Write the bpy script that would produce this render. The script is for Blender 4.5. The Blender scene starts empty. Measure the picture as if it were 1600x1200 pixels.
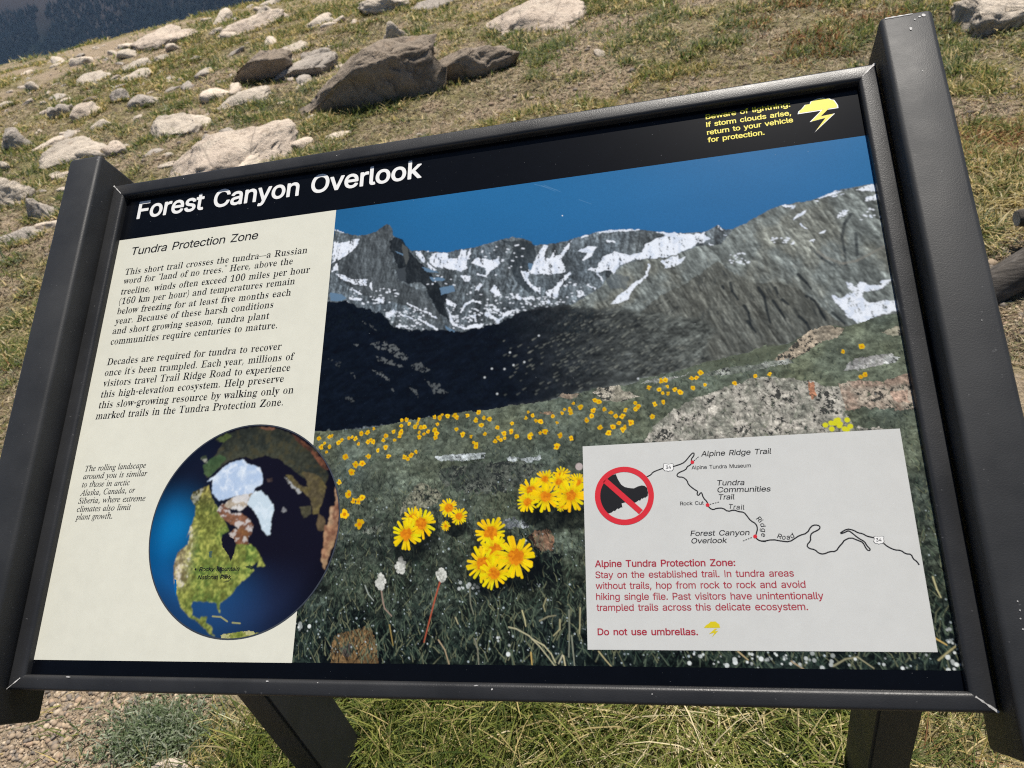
import bpy, bmesh, math, random
import numpy as np
from mathutils import Vector, Matrix, noise as mnoise
from mathutils.geometry import tessellate_polygon

# ================================================================ camera, sky, sun, exposure
S = bpy.context.scene
COL = S.collection
CAMR = [[0.969423, -0.075126, -0.233614], [0.136004, -0.627922, 0.766301], [-0.20426, -0.774642, -0.598505]]
CAMZ = 1.48
cam = bpy.data.cameras.new("camera"); camo = bpy.data.objects.new("camera", cam); COL.objects.link(camo)
m = Matrix.Identity(4)
for i in range(3):
    m[i][0], m[i][1], m[i][2] = CAMR[i][0], -CAMR[i][1], -CAMR[i][2]
m[2][3] = CAMZ
camo.matrix_world = m
cam.sensor_width = 36; cam.lens = 1180 / 1600 * 36
cam.clip_start = .02; cam.clip_end = 12000
cam.dof.use_dof = True; cam.dof.focus_distance = .86; cam.dof.aperture_fstop = 12.0
S.camera = camo

SUN = Vector((.13, .392, .911)).normalized()
world = bpy.data.worlds.new("World"); S.world = world; world.use_nodes = True
nt = world.node_tree; sky = nt.nodes.new("ShaderNodeTexSky"); sky.sky_type = 'NISHITA'; sky.sun_disc = False
sky.sun_elevation = math.asin(SUN.z); sky.sun_rotation = math.atan2(SUN.x, SUN.y); sky.altitude = 3500; sky.air_density = 1.0; sky.dust_density = .4
nt.nodes["Background"].inputs[1].default_value = .052
nt.links.new(sky.outputs[0], nt.nodes["Background"].inputs[0])
sun = bpy.data.lights.new("sun", 'SUN'); sun.energy = 4.6; sun.angle = math.radians(.53); sun.color = (1, .945, .865)
suno = bpy.data.objects.new("sun", sun); COL.objects.link(suno); suno.rotation_euler = SUN.to_track_quat('Z', 'Y').to_euler(); suno.location = SUN * 30
S.view_settings.view_transform = 'Standard'; S.view_settings.look = 'None'; S.view_settings.exposure = .62; S.view_settings.gamma = 1
S.cycles.filter_width = 1.1; S.cycles.use_denoising = False; S.cycles.max_bounces = 6; S.cycles.transparent_max_bounces = 8

# ================================================================ helpers
def tag(o, label=None, cat=None, group=None, kind=None):
    for k, v in (('label', label), ('category', cat), ('group', group), ('kind', kind)):
        if v: o[k] = v
    return o
def link(name, me, mat, parent=None):
    o = bpy.data.objects.new(name, me); COL.objects.link(o)
    if mat: me.materials.append(mat)
    if parent: o.parent = parent
    return o
def empty(name, loc):
    o = bpy.data.objects.new(name, None); COL.objects.link(o); o.location = loc; o.empty_display_size = .1; return o
def fast_mesh(name, V, F, smooth=False, col=None):
    """V (n,3), F (m,k) numpy arrays to a mesh."""
    me = bpy.data.meshes.new(name); V = np.ascontiguousarray(V, np.float32); F = np.ascontiguousarray(F, np.int32); k = F.shape[1]
    me.vertices.add(len(V)); me.vertices.foreach_set('co', V.ravel())
    me.loops.add(F.size); me.loops.foreach_set('vertex_index', F.ravel())
    me.polygons.add(len(F)); me.polygons.foreach_set('loop_start', np.arange(0, F.size, k, dtype=np.int32))
    if smooth: me.polygons.foreach_set('use_smooth', np.ones(len(F), bool))
    me.update(calc_edges=True)
    if col is not None:
        a = me.color_attributes.new('Col', 'FLOAT_COLOR', 'POINT'); c = np.ones((len(V), 4), np.float32); c[:, :3] = col; a.data.foreach_set('color', c.ravel())
    return me

class NT:
    """small node-tree writer"""
    def __init__(s, name):
        s.m = bpy.data.materials.new(name); s.m.use_nodes = True; s.t = s.m.node_tree; s.b = s.t.nodes['Principled BSDF']; s.out = s.t.nodes['Material Output']
    def n(s, typ, ins=(), **kw):
        nd = s.t.nodes.new(typ)
        for k, v in kw.items(): setattr(nd, k, v)
        for k, v in dict(ins).items():
            if isinstance(v, bpy.types.NodeSocket): s.t.links.new(v, nd.inputs[k])
            else: nd.inputs[k].default_value = v
        return nd
    def co(s): return s.n('ShaderNodeTexCoord').outputs['Object']
    def noise(s, scale, detail=6, rough=.6, vec=None, dist=0):
        return s.n('ShaderNodeTexNoise', {'Vector': vec or s.co(), 'Scale': scale, 'Detail': detail, 'Roughness': rough, 'Distortion': dist}).outputs['Fac']
    def ramp(s, fac, stops):
        r = s.n('ShaderNodeValToRGB', {'Fac': fac}); e = r.color_ramp.elements
        while len(e) < len(stops): e.new(.5)
        for el, (p, c) in zip(e, stops): el.position = p; el.color = (*c, 1) if len(c) == 3 else c
        return r.outputs['Color']
    def mix(s, fac, a, b, mode='MIX'):
        nd = s.n('ShaderNodeMix', data_type='RGBA', blend_type=mode)
        for k, v in ((0, fac), (6, a), (7, b)):
            if isinstance(v, bpy.types.NodeSocket): s.t.links.new(v, nd.inputs[k])
            else: nd.inputs[k].default_value = v if k == 0 else ((*v, 1) if len(v) == 3 else v)
        return nd.outputs[2]
    def bump(s, h, strength, dist):
        b = s.n('ShaderNodeBump', {'Height': h, 'Strength': strength, 'Distance': dist}); s.t.links.new(b.outputs[0], s.b.inputs['Normal']); return b
    def set(s, **kw):
        for k, v in kw.items():
            k = k.replace('_', ' ')
            if isinstance(v, bpy.types.NodeSocket): s.t.links.new(v, s.b.inputs[k])
            else: s.b.inputs[k].default_value = (*v, 1) if isinstance(v, tuple) and len(v) == 3 else v
        return s.m
    def attr(s, name='Col'): return s.n('ShaderNodeAttribute', attribute_name=name).outputs['Color']

# ---------------------------------------------------------------- the printed pictures on the panel
# Everything here is laid out in the panel's own plane, metres from the top left of the printed area.
HOM = np.array([0.001244096, 0.000252241, -0.318731044, 0.000168932, 0.001197755, -0.48110627, 0.00035687, 0.000471647, 1.0]).reshape(3, 3)          # maps reference marks (read off the sign) to panel metres
def pm(pts):
    p = np.asarray(pts, float); w = p @ HOM[2, :2] + HOM[2, 2]
    return np.stack([(p @ HOM[0, :2] + HOM[0, 2]) / w, (p @ HOM[1, :2] + HOM[1, 2]) / w], -1)
ZM = {'A': (480, 320, 16/3), 'B': (760, 320, 16/3), 'C': (1040, 320, 16/3), 'D': (1160, 270, 4.8), 'E': (460, 500, 16/3),
      'F': (740, 500, 16/3), 'G': (1000, 500, 16/3), 'H': (1200, 480, 5), 'J': (460, 680, 16/3), 'K': (680, 680, 4.8),
      'L': (440, 860, 6), 'M': (680, 860, 6), 'N': (900, 850, 3.81), 'Q': (1300, 680, 3.158), 'S': (900, 670, 16/3),
      'T': (1160, 670, 5.217), 'U': (220, 650, 5), 'V': (220, 820, 5), 'W': (140, 340, 3.749), 'X': (100, 700, 9.231),
      'Y': (1080, 110, 16/3), '0': (0, 0, 1)}
def zp(k, flat):
    a = np.asarray(flat, float).reshape(-1, 2); x, y, s = ZM[k]
    return pm(np.stack([x + a[:, 0] / s, y + a[:, 1] / s], 1))
def zz(*parts):
    return np.concatenate([zp(k, f) for k, f in parts])
def lin(c):
    c = np.asarray(c, float) / 255
    return np.where(c <= .04045, c / 12.92, ((c + .055) / 1.055) ** 2.4)
def vnoise(x, y, seed):
    r = np.random.RandomState(seed); n = 256; lat = r.rand(n, n).astype(np.float32)
    xi = np.floor(x).astype(int); yi = np.floor(y).astype(int); fx = (x - xi); fy = (y - yi)
    fx = fx * fx * (3 - 2 * fx); fy = fy * fy * (3 - 2 * fy); xi %= n; yi %= n; x1 = (xi + 1) % n; y1 = (yi + 1) % n
    return (lat[xi, yi] * (1 - fx) + lat[x1, yi] * fx) * (1 - fy) + (lat[xi, y1] * (1 - fx) + lat[x1, y1] * fx) * fy
def fbm(x, y, seed, o=5, g=.55):
    s = 0; a = 1; t = 0
    for k in range(o):
        s = s + a * vnoise(x, y, seed + k * 17); t += a; a *= g; x = x * 2.03 + 11.3; y = y * 2.03 + 5.7
    return s / t
def ridged(x, y, seed, o=5):
    s = 0; a = 1; t = 0
    for k in range(o):
        s = s + a * (1 - np.abs(2 * vnoise(x, y, seed + k * 13) - 1)); t += a; a *= .55; x = x * 2.07 + 3.1; y = y * 2.07 + 9.2
    return s / t
def sst(a, b, x):
    t = np.clip((x - a) / (b - a), 0, 1); return t * t * (3 - 2 * t)

def blur(c, k=1):
    for _ in range(k):
        p = np.pad(c, ((1, 1), (1, 1), (0, 0)), 'edge'); c = (p[:-2, 1:-1] + p[2:, 1:-1] + 2 * p[1:-1, 1:-1]) / 4
        p = np.pad(c, ((1, 1), (1, 1), (0, 0)), 'edge'); c = (p[1:-1, :-2] + p[1:-1, 2:] + 2 * p[1:-1, 1:-1]) / 4
    return c

# ================================================================ ground, crest, canyon and the far forested slope
rng = np.random.RandomState(11)
CR_P, CR_N = np.array([-7.0, 10.15]), np.array([-.36, .933])
def crest(x, y): return (x - CR_P[0]) * CR_N[0] + (y - CR_P[1]) * CR_N[1]
def ground_z(x, y):
    x = np.asarray(x, float); y = np.asarray(y, float); s = crest(x, y) + .5 * (fbm(x * .35 + 40, y * .35 + 40, 500, 3) - .5)
    away = sst(.9, 2.6, np.hypot(x + .25, y - .6))
    z = away * (.16 * (fbm(x * .7 + 50, y * .7 + 50, 510, 4) - .5) + .5 * (fbm(x * .13 + 50, y * .13 + 50, 520, 2) - .5) * sst(2, 9, np.hypot(x, y))) + .022 * (fbm(x * 4 + 90, y * 4 + 90, 530, 3) - .5)
    d = np.where(s > 0, .62 * (np.sqrt(s * s + 9) - 3), 0)
    return np.maximum(z - d, -330 + 6 * fbm(x * .01 + 70, y * .01 + 70, 540, 3))
def bare(x, y):
    """0 turf .. 1 bare sandy soil"""
    x = np.asarray(x, float); y = np.asarray(y, float)
    b = .6 * fbm(x * .8 + 30, y * 1.1 + 30, 550, 4, .6) + .4 * fbm(x * 3.1 + 30, y * 3.6 + 30, 555, 3)
    v = sst(.52, .59, b)
    v = np.maximum(v, sst(-1.02, -1.16, x + .25 * (fbm(x * 4 + 9, y * 4 + 9, 556, 3) - .5)) * sst(1.35, 1.1, y) )       # gravel path beside the sign
    v = np.maximum(v, sst(.92, 1.05, x) * sst(2.75, 2.3, y) * sst(.9, 1.3, y) * .9)
    return np.where(np.hypot(x + .35, y - .85) < .55, v * .25, v)
def axis(lo, hi, c, n, k):
    t = np.linspace(-1, 1, n); a = np.sinh(k * t) / np.sinh(k); return np.where(a < 0, c + a * (c - lo), c + a * (hi - c))
gx = axis(-1500, 900, -2.0, 620, 8.2); gy = axis(-500, 1300, 4.0, 620, 7.9)
GX, GY = np.meshgrid(gx, gy); GZ = ground_z(GX, GY)
idx = np.arange(GX.size).reshape(GX.shape)
F = np.stack([idx[:-1, :-1].ravel(), idx[:-1, 1:].ravel(), idx[1:, 1:].ravel(), idx[1:, :-1].ravel()], 1)
B = bare(GX, GY).ravel(); FARD = sst(25, 120, np.hypot(GX, GY)).ravel()
me = fast_mesh('ground', np.stack([GX.ravel(), GY.ravel(), GZ.ravel()], 1), F, True, np.stack([B, FARD, B * 0], 1))
g = NT('tundra_soil'); sep = g.n('ShaderNodeSeparateColor', {'Color': g.attr()}); n1 = g.noise(1.3, 8, .65); n2 = g.noise(14, 8, .7); n3 = g.noise(90, 4, .7)
turf = g.ramp(n2, [(.32, (.07, .062, .03)), (.44, (.20, .165, .088)), (.54, (.37, .295, .185)), (.66, (.56, .46, .33))])
turf = g.mix(g.ramp(n1, [(.42, (0, 0, 0)), (.62, (.7, .7, .7))]), turf, (.27, .245, .105))
soil = g.ramp(n3, [(.28, (.18, .14, .09)), (.5, (.41, .32, .22)), (.74, (.62, .51, .38))])
soil = g.mix(g.ramp(n2, [(.4, (0, 0, 0)), (.6, (.5, .5, .5))]), soil, (.46, .35, .24))
colr = g.mix(sep.outputs[0], turf, soil); colr = g.mix(sep.outputs[1], colr, (.030, .045, .026))
g.bump(g.n('ShaderNodeMath', {0: n2, 1: n3}, operation='ADD').outputs[0], .9, .035)
ground = tag(link('ground', me, g.set(Base_Color=colr, Roughness=.95, Specular_IOR_Level=.15)), kind='structure')

# far wall of the canyon
hx = np.linspace(-6200, 3000, 360); hy = np.linspace(0, 1, 200)
HX, HT = np.meshgrid(hx, hy); spur = 330 * (ridged(HX * .0009 + 20, HT * .8 + 20, 600, 4) - .5)
HY = 1900 + HT * 2300 + spur * (1 - .3 * HT); HZ = -560 + HT * 1500 + 90 * (fbm(HX * .002 + 60, HT * 6 + 60, 610, 4) - .5)
idx = np.arange(HX.size).reshape(HX.shape)
F = np.stack([idx[:-1, :-1].ravel(), idx[:-1, 1:].ravel(), idx[1:, 1:].ravel(), idx[1:, :-1].ravel()], 1)
me = fast_mesh('canyon_slope', np.stack([HX.ravel(), HY.ravel(), HZ.ravel()], 1), F, True)
g = NT('canyon_slope'); v = g.n('ShaderNodeMapping', {'Vector': g.co(), 'Scale': (1, .35, .35)}).outputs[0]
k1 = g.noise(.006, 8, .65, v); k2 = g.noise(.06, 6, .7, v)
c = g.ramp(k2, [(.35, (.006, .010, .012)), (.55, (.011, .017, .018)), (.75, (.030, .034, .033))])
c = g.mix(g.ramp(k1, [(.52, (0, 0, 0)), (.62, (1, 1, 1))]), c, (.07, .062, .062))
hgt_ = g.n('ShaderNodeMapRange', {'Value': g.n('ShaderNodeSeparateXYZ', {'Vector': g.co()}).outputs[2], 'From Min': -300, 'From Max': -190}).outputs[0]
c = g.mix(hgt_, c, (.07, .062, .062))
slope = tag(link('canyon_slope', me, g.set(Base_Color=c, Roughness=1.0, Specular_IOR_Level=0.0)), kind='structure')
def slope_at(x, t):
    i = np.clip(((x + 6200) / 9200 * 359), 0, 358).astype(int); j = np.clip(t * 199, 0, 198).astype(int); return HY[j, i], HZ[j, i]
# the wood on it reads as one mass
n = 60000; tx = rng.uniform(-4600, 600, n); tt = rng.uniform(.04, .28, n)
dens = fbm(tx * .0035 + 30, tt * 22 + 30, 620, 4, .6); keep = (dens > .36 + .30 * sst(.19, .265, tt)) & (np.abs(tx + 2010 + (tt - .2) * 150 + 14 * np.sin(tt * 90)) > 24 + 8 * np.sin(tt * 130)); tx, tt = tx[keep], tt[keep]; n = len(tx)
ty, tz = slope_at(tx, tt); hgt = rng.uniform(9, 19, n); rad = hgt * rng.uniform(.20, .30, n)
ang = np.arange(5) * 1.2566
V = np.zeros((n, 6, 3))
for k in range(5):
    V[:, k, 0] = tx + rad * np.cos(ang[k]); V[:, k, 1] = ty + rad * np.sin(ang[k]); V[:, k, 2] = tz - 3
V[:, 5] = np.stack([tx, ty, tz + hgt], 1)
T = [(k, (k + 1) % 5, 5) for k in range(5)]
F = (np.array(T)[None] + (np.arange(n) * 6)[:, None, None]).reshape(-1, 3)
cc = np.repeat(np.array([.0042, .0082, .0115])[None] * rng.uniform(.55, 1.7, (n, 1)), 6, 0)
me = fast_mesh('forest', V.reshape(-1, 3), F, False, cc); g = NT('conifer_wood')
tag(link('forest', me, g.set(Base_Color=g.attr(), Roughness=1.0, Specular_IOR_Level=.05)), 'dark conifer forest covering the far slope of the canyon', 'forest', kind='stuff')

class Canvas:
    def __init__(s, x0, y0, x1, y1, step, seed):
        s.x0, s.y0, s.st = x0, y0, step
        s.nx = int(round((x1 - x0) / step)) + 1; s.ny = int(round((y1 - y0) / step)) + 1
        s.X, s.Y = np.meshgrid(x0 + np.arange(s.nx) * step, y0 + np.arange(s.ny) * step)
        s.c = np.zeros((s.ny, s.nx, 3)); s.rs = np.random.RandomState(seed)
        f = 1 / .004
        s.wx = (fbm(s.X * f, s.Y * f, seed + 1, 4, .6) - .5); s.wy = (fbm(s.X * f, s.Y * f, seed + 5, 4, .6) - .5)
    def mask(s, P, warp=0.0):
        m = np.zeros((s.ny, s.nx), bool); pad = warp + s.st
        lo = P.min(0) - pad; hi = P.max(0) + pad
        i0 = max(0, int((lo[0] - s.x0) / s.st)); i1 = min(s.nx, int((hi[0] - s.x0) / s.st) + 2)
        j0 = max(0, int((lo[1] - s.y0) / s.st)); j1 = min(s.ny, int((hi[1] - s.y0) / s.st) + 2)
        if i1 <= i0 or j1 <= j0: return m
        x = s.X[j0:j1, i0:i1] + warp * 2 * s.wx[j0:j1, i0:i1]; y = s.Y[j0:j1, i0:i1] + warp * 2 * s.wy[j0:j1, i0:i1]
        r = np.zeros(x.shape, bool); n = len(P)
        for k in range(n):
            ax, ay = P[k]; bx, by = P[(k + 1) % n]
            if ay == by: continue
            r ^= ((ay > y) != (by > y)) & (x < (bx - ax) * (y - ay) / (by - ay) + ax)
        m[j0:j1, i0:i1] = r; return m
    def put(s, m, col, a=1.0):
        col = np.asarray(col, float)
        if m.dtype == bool and col.ndim == 1: s.c[m] = s.c[m] * (1 - a) + col * a
        else:
            w = (m.astype(float) * a)[..., None]; s.c = s.c * (1 - w) + col * w
    def stroke(s, P, w, col, w2=None, a=1.0):
        P = np.asarray(P); w2 = w if w2 is None else w2; n = len(P) - 1
        for k in range(n):
            A, B = P[k], P[k + 1]; wm = max(w, w2)
            lo = np.minimum(A, B) - wm; hi = np.maximum(A, B) + wm
            i0 = max(0, int((lo[0] - s.x0) / s.st)); i1 = min(s.nx, int((hi[0] - s.x0) / s.st) + 2)
            j0 = max(0, int((lo[1] - s.y0) / s.st)); j1 = min(s.ny, int((hi[1] - s.y0) / s.st) + 2)
            if i1 <= i0 or j1 <= j0: continue
            x = s.X[j0:j1, i0:i1]; y = s.Y[j0:j1, i0:i1]; d = B - A; L = max(d @ d, 1e-12)
            t = np.clip(((x - A[0]) * d[0] + (y - A[1]) * d[1]) / L, 0, 1)
            ww = w + (w2 - w) * (k + t) / n
            al = np.clip((ww - np.hypot(x - A[0] - t * d[0], y - A[1] - t * d[1])) / s.st + .5, 0, 1)[..., None] * a
            s.c[j0:j1, i0:i1] = s.c[j0:j1, i0:i1] * (1 - al) + np.asarray(col) * al
    def dot(s, p, r, col, a=1.0, sq=1.0): 
        i0 = max(0, int((p[0] - r - s.x0) / s.st)); i1 = min(s.nx, int((p[0] + r - s.x0) / s.st) + 2)
        j0 = max(0, int((p[1] - r - s.y0) / s.st)); j1 = min(s.ny, int((p[1] + r - s.y0) / s.st) + 2)
        if i1 <= i0 or j1 <= j0: return
        al = np.clip((r - np.hypot((s.X[j0:j1, i0:i1] - p[0]) * sq, s.Y[j0:j1, i0:i1] - p[1])) / s.st + .5, 0, 1)[..., None] * a
        s.c[j0:j1, i0:i1] = s.c[j0:j1, i0:i1] * (1 - al) + np.asarray(col) * al

def flower(cv, c, R, rc, seed, sq=1.0):
    r = np.random.RandomState(seed); n = int(17 + 6 * r.rand()); rc = rc * .84; t0 = r.rand() * 6
    for k in range(n):
        t = t0 + k * 6.2832 / n + (r.rand() - .5) * .25; L = R * (.82 + .25 * r.rand())
        d = np.array([np.cos(t) * sq, np.sin(t)]); nrm = np.array([-d[1], d[0]])
        b = c + d * rc * .7; e = c + d * L; w = R * (.078 + .045 * r.rand())
        col = lin((246 - r.rand() * 26, 188 + r.rand() * 26, 6 + r.rand() * 16))
        mid = b + (e - b) * .45 + nrm * R * .05 * (r.rand() - .5); cv.stroke([b, mid], w * .7, col * np.array([.86, .74, .8]), w * .95); cv.stroke([mid, e], w * .95, col, w * (.7 + .4 * r.rand())); cv.stroke([mid + nrm * w * .5, e + nrm * w * .4], w * .22, col * 1.12, w * .2, .6)
        cv.stroke([b, (b + e) / 2], R * .022, lin((205, 140, 10)), R * .01, .7)
    for k in range(60):
        t = r.rand() * 6.2832; q = np.sqrt(r.rand()) * rc
        g = r.rand(); cv.dot(c + np.array([np.cos(t) * sq, np.sin(t)]) * q, rc * .26, lin((196 + 34 * g, 108 + 36 * g, 14 + 8 * g)))

def paint_photo(step):
    cv = Canvas(.3085, 0, .905, .508, step, 3); X, Y, r = cv.X, cv.Y, cv.rs
    # sky
    g = sst(.0, .16, Y)
    sky = lin((38, 106, 158)) * (1 - g[..., None]) + lin((34, 94, 146)) * g[..., None]
    sky = sky * (1 + (.10 * (fbm(X * 12, Y * 22, 40, 3) - .5) + .10 * (r.rand(*X.shape) - .5))[..., None])
    left = sst(.45, .31, X)[..., None]; cv.c[:] = sky * (1 - .18 * left)
    # rock of the far range
    h = fbm(X * 70, Y * 60, 50, 6, .6); h2 = ridged(X * 55 + Y * 20, Y * 26, 60, 5); fine = fbm(X * 420, Y * 420, 70, 3, .7)
    v = .35 * h + .35 * h2 + .45 * fine
    rock = lin((84, 92, 97)) * np.exp((v - .62) * 3.4)[..., None]
    rock = rock * (1 + .10 * (fbm(X * 30, Y * 30, 80, 3) - .5)[..., None] * np.array([1.2, .2, -1.2]))
    def relief(seed, fx, fy, sk, lx, ly, o=6):
        hf = ridged(X * fx + Y * sk, Y * fy, seed, o) + .35 * fbm(X * fx * 3, Y * fy * 3, seed + 3, 4, .6)
        gy_, gx_ = np.gradient(hf); sh_ = gx_ * lx + gy_ * ly; return np.clip(sh_ / (2.2 * sh_.std()), -1.3, 1.3)
    rl1 = relief(52, 60, 34, 12, .9, -.6); rl2 = relief(92, 24, 15, -10, .8, -.8, 4) * .8 + relief(97, 70, 44, -30, .8, -.7, 4) * .5; rl3 = relief(122, 80, 18, -34, 1, -.2, 5)
    rock = rock * np.exp(.75 * rl1)[..., None]
    ridge = zz(('A', (232,205,300,235,420,258,530,245,590,215,635,175,665,160,690,172,710,205,720,260,780,290,830,350,870,385,980,375,1010,390,1170,398,1290,370,1400,355,1492,325)),
               ('B', (0,325,150,285,230,268,300,280,380,305,387,338,500,330,680,300,800,262,900,235,1000,215,1150,205,1280,208,1400,220,1480,232)),
               ('C', (0,230,200,235,330,225,400,190,440,172,500,210,560,200,680,150,760,100,850,50,940,5)),
               ('D', (230,265,300,245,400,228,540,200,640,160,760,120,900,95,1100,80,1200,75)))
    m = cv.mask(np.concatenate([ridge, [[.93, .5], [.28, .5]]]), .0012)
    cv.put(m, rock)
    # right-hand mountain, greener and smoother
    mr = cv.mask(np.concatenate([zz(('B', (500,1067,640,860,800,790,950,690,1050,570,1150,500,1300,455,1480,450)), ('C', (0,445,150,395,300,340,470,325,560,200,680,150,760,100,850,50,940,5)), ('D', (230,265,540,200,900,95,1200,75))), [[.93, .5], [.40, .5]]]), .002)
    gr = ridged(X * 62 - Y * 24, Y * 20 + X * 14, 90, 5); crag = fbm(X * 150, Y * 90, 95, 4, .62)
    rm = lin((112, 119, 117)) * np.exp((.22 * gr + .40 * crag + .34 * fine - .54) * 2.4)[..., None]
    rm = rm * (1 + .12 * sst(.45, .7, fbm(X * 40, Y * 30, 99, 3))[..., None] * np.array([.9, .3, -.4]))
    rm = rm * np.exp(.80 * rl2)[..., None]
    cv.put(mr, rm)
    # cliffs with dark gullies on the nearer face
    mc = cv.mask(zz(('C', (-40,760,200,640,430,470,560,560,740,660,900,640,1100,690,1250,800,1400,930,1560,1030)), ('G', (1130,215,900,270,600,340,300,430,0,470)), ('F', (1100,420,1180,100))), .002)
    gl = ridged(X * 75 - Y * 30, Y * 16, 120, 4)
    cv.put(mc, lin((92, 94, 88)) * np.exp((.4 * gl + .4 * fine - .58) * 2.0 + .60 * rl3 + .40 * rl2)[..., None], .85)
    for p in ([545,650,560,720,610,790],[660,840,700,900,715,990],[780,690,830,770,850,880,880,980],[900,800,960,880,1010,960],[1120,930,1180,980,1220,1060],[1180,760,1250,800,1330,940],[1110,580,1180,650,1220,700],[920,690,940,740],[980,790,1030,830],[480,680,490,700],[690,970,760,1060],[1300,890,1340,960],[1400,900,1500,990]):
        q = zp('C', p); cv.stroke(q, .0016, lin((26, 32, 36)), .0010, .85)
    for p in ([815,310,770,380,750,480,770,580,780,690],[855,455,860,540,865,620],[520,560,600,640,680,690]):
        cv.stroke(zp('D', p), .0016, lin((36, 42, 46)), .0012, .7)
    cv.stroke(zp('D', [570,590,640,640,760,680,860,660,960,610,1100,535]), .0016, lin((128, 126, 118)), .001, .55)
    for i in range(150):
        p = zp('C', [200 + 1300 * r.rand(), 150 + 830 * r.rand()])[0]; L = .002 + .006 * r.rand(); sl = .35 + .5 * r.rand() if p[0] > .74 else -.2 + .9 * r.rand(); g = r.rand()
        if mr[min(cv.ny - 1, int((p[1] - cv.y0) / step)), min(cv.nx - 1, int((p[0] - cv.x0) / step))]: cv.stroke([p, p + np.array([L * .35 * sl, L * .5]), p + np.array([L * .8 * sl, L])], .0004 + .0006 * r.rand(), lin((40, 46, 50)) if g < .55 else lin((136, 138, 130)), .0003, .45)
    # main peak
    pk = cv.mask(zp('A', (210,490,300,420,400,350,460,270,590,215,635,175,665,160,690,172,710,205,720,260,700,330,720,400,700,560,760,640,960,720,1100,900,1150,1000,1000,940,830,840,640,790,500,760,380,700,300,640,260,570)), .0015)
    cv.put(pk, lin((86, 93, 97)) * np.exp((.55 * ridged(X * 90 - Y * 25, Y * 24, 130, 5) + .45 * fine - .68) * 2.2 + .55 * rl1)[..., None])
    sh = cv.mask(zp('A', (690,300,740,270,800,300,860,390,960,500,1060,600,1120,680,1180,760,1140,830,1190,960,1100,900,960,640,840,660,800,640,760,520,720,420,690,350)), .002)
    cv.put(sh, lin((18, 23, 28)), .88)
    cv.put(cv.mask(zp('A', (790,320,840,360,855,440,830,500,800,420)), .0012), lin((80, 84, 84)))
    cv.put(cv.mask(zp('A', (740,540,820,520,830,640,770,640)), .0015), lin((62, 68, 73)))
    for p in ((200,420,230,380,270,440,300,560,250,520), ):
        cv.put(cv.mask(zp('B', (130,300,300,300,400,330,420,420,380,540,330,600,400,720,360,740,250,640,180,470,230,360)), .002), lin((38, 46, 52)), .75)
    cv.put(cv.mask(zp('B', (1000,640,1060,570,1200,600,1160,700,1040,700)), .002), lin((88, 98, 106)), .5)
    # snow
    W = lin((226, 233, 243)); SB = lin((96, 124, 150))
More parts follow.
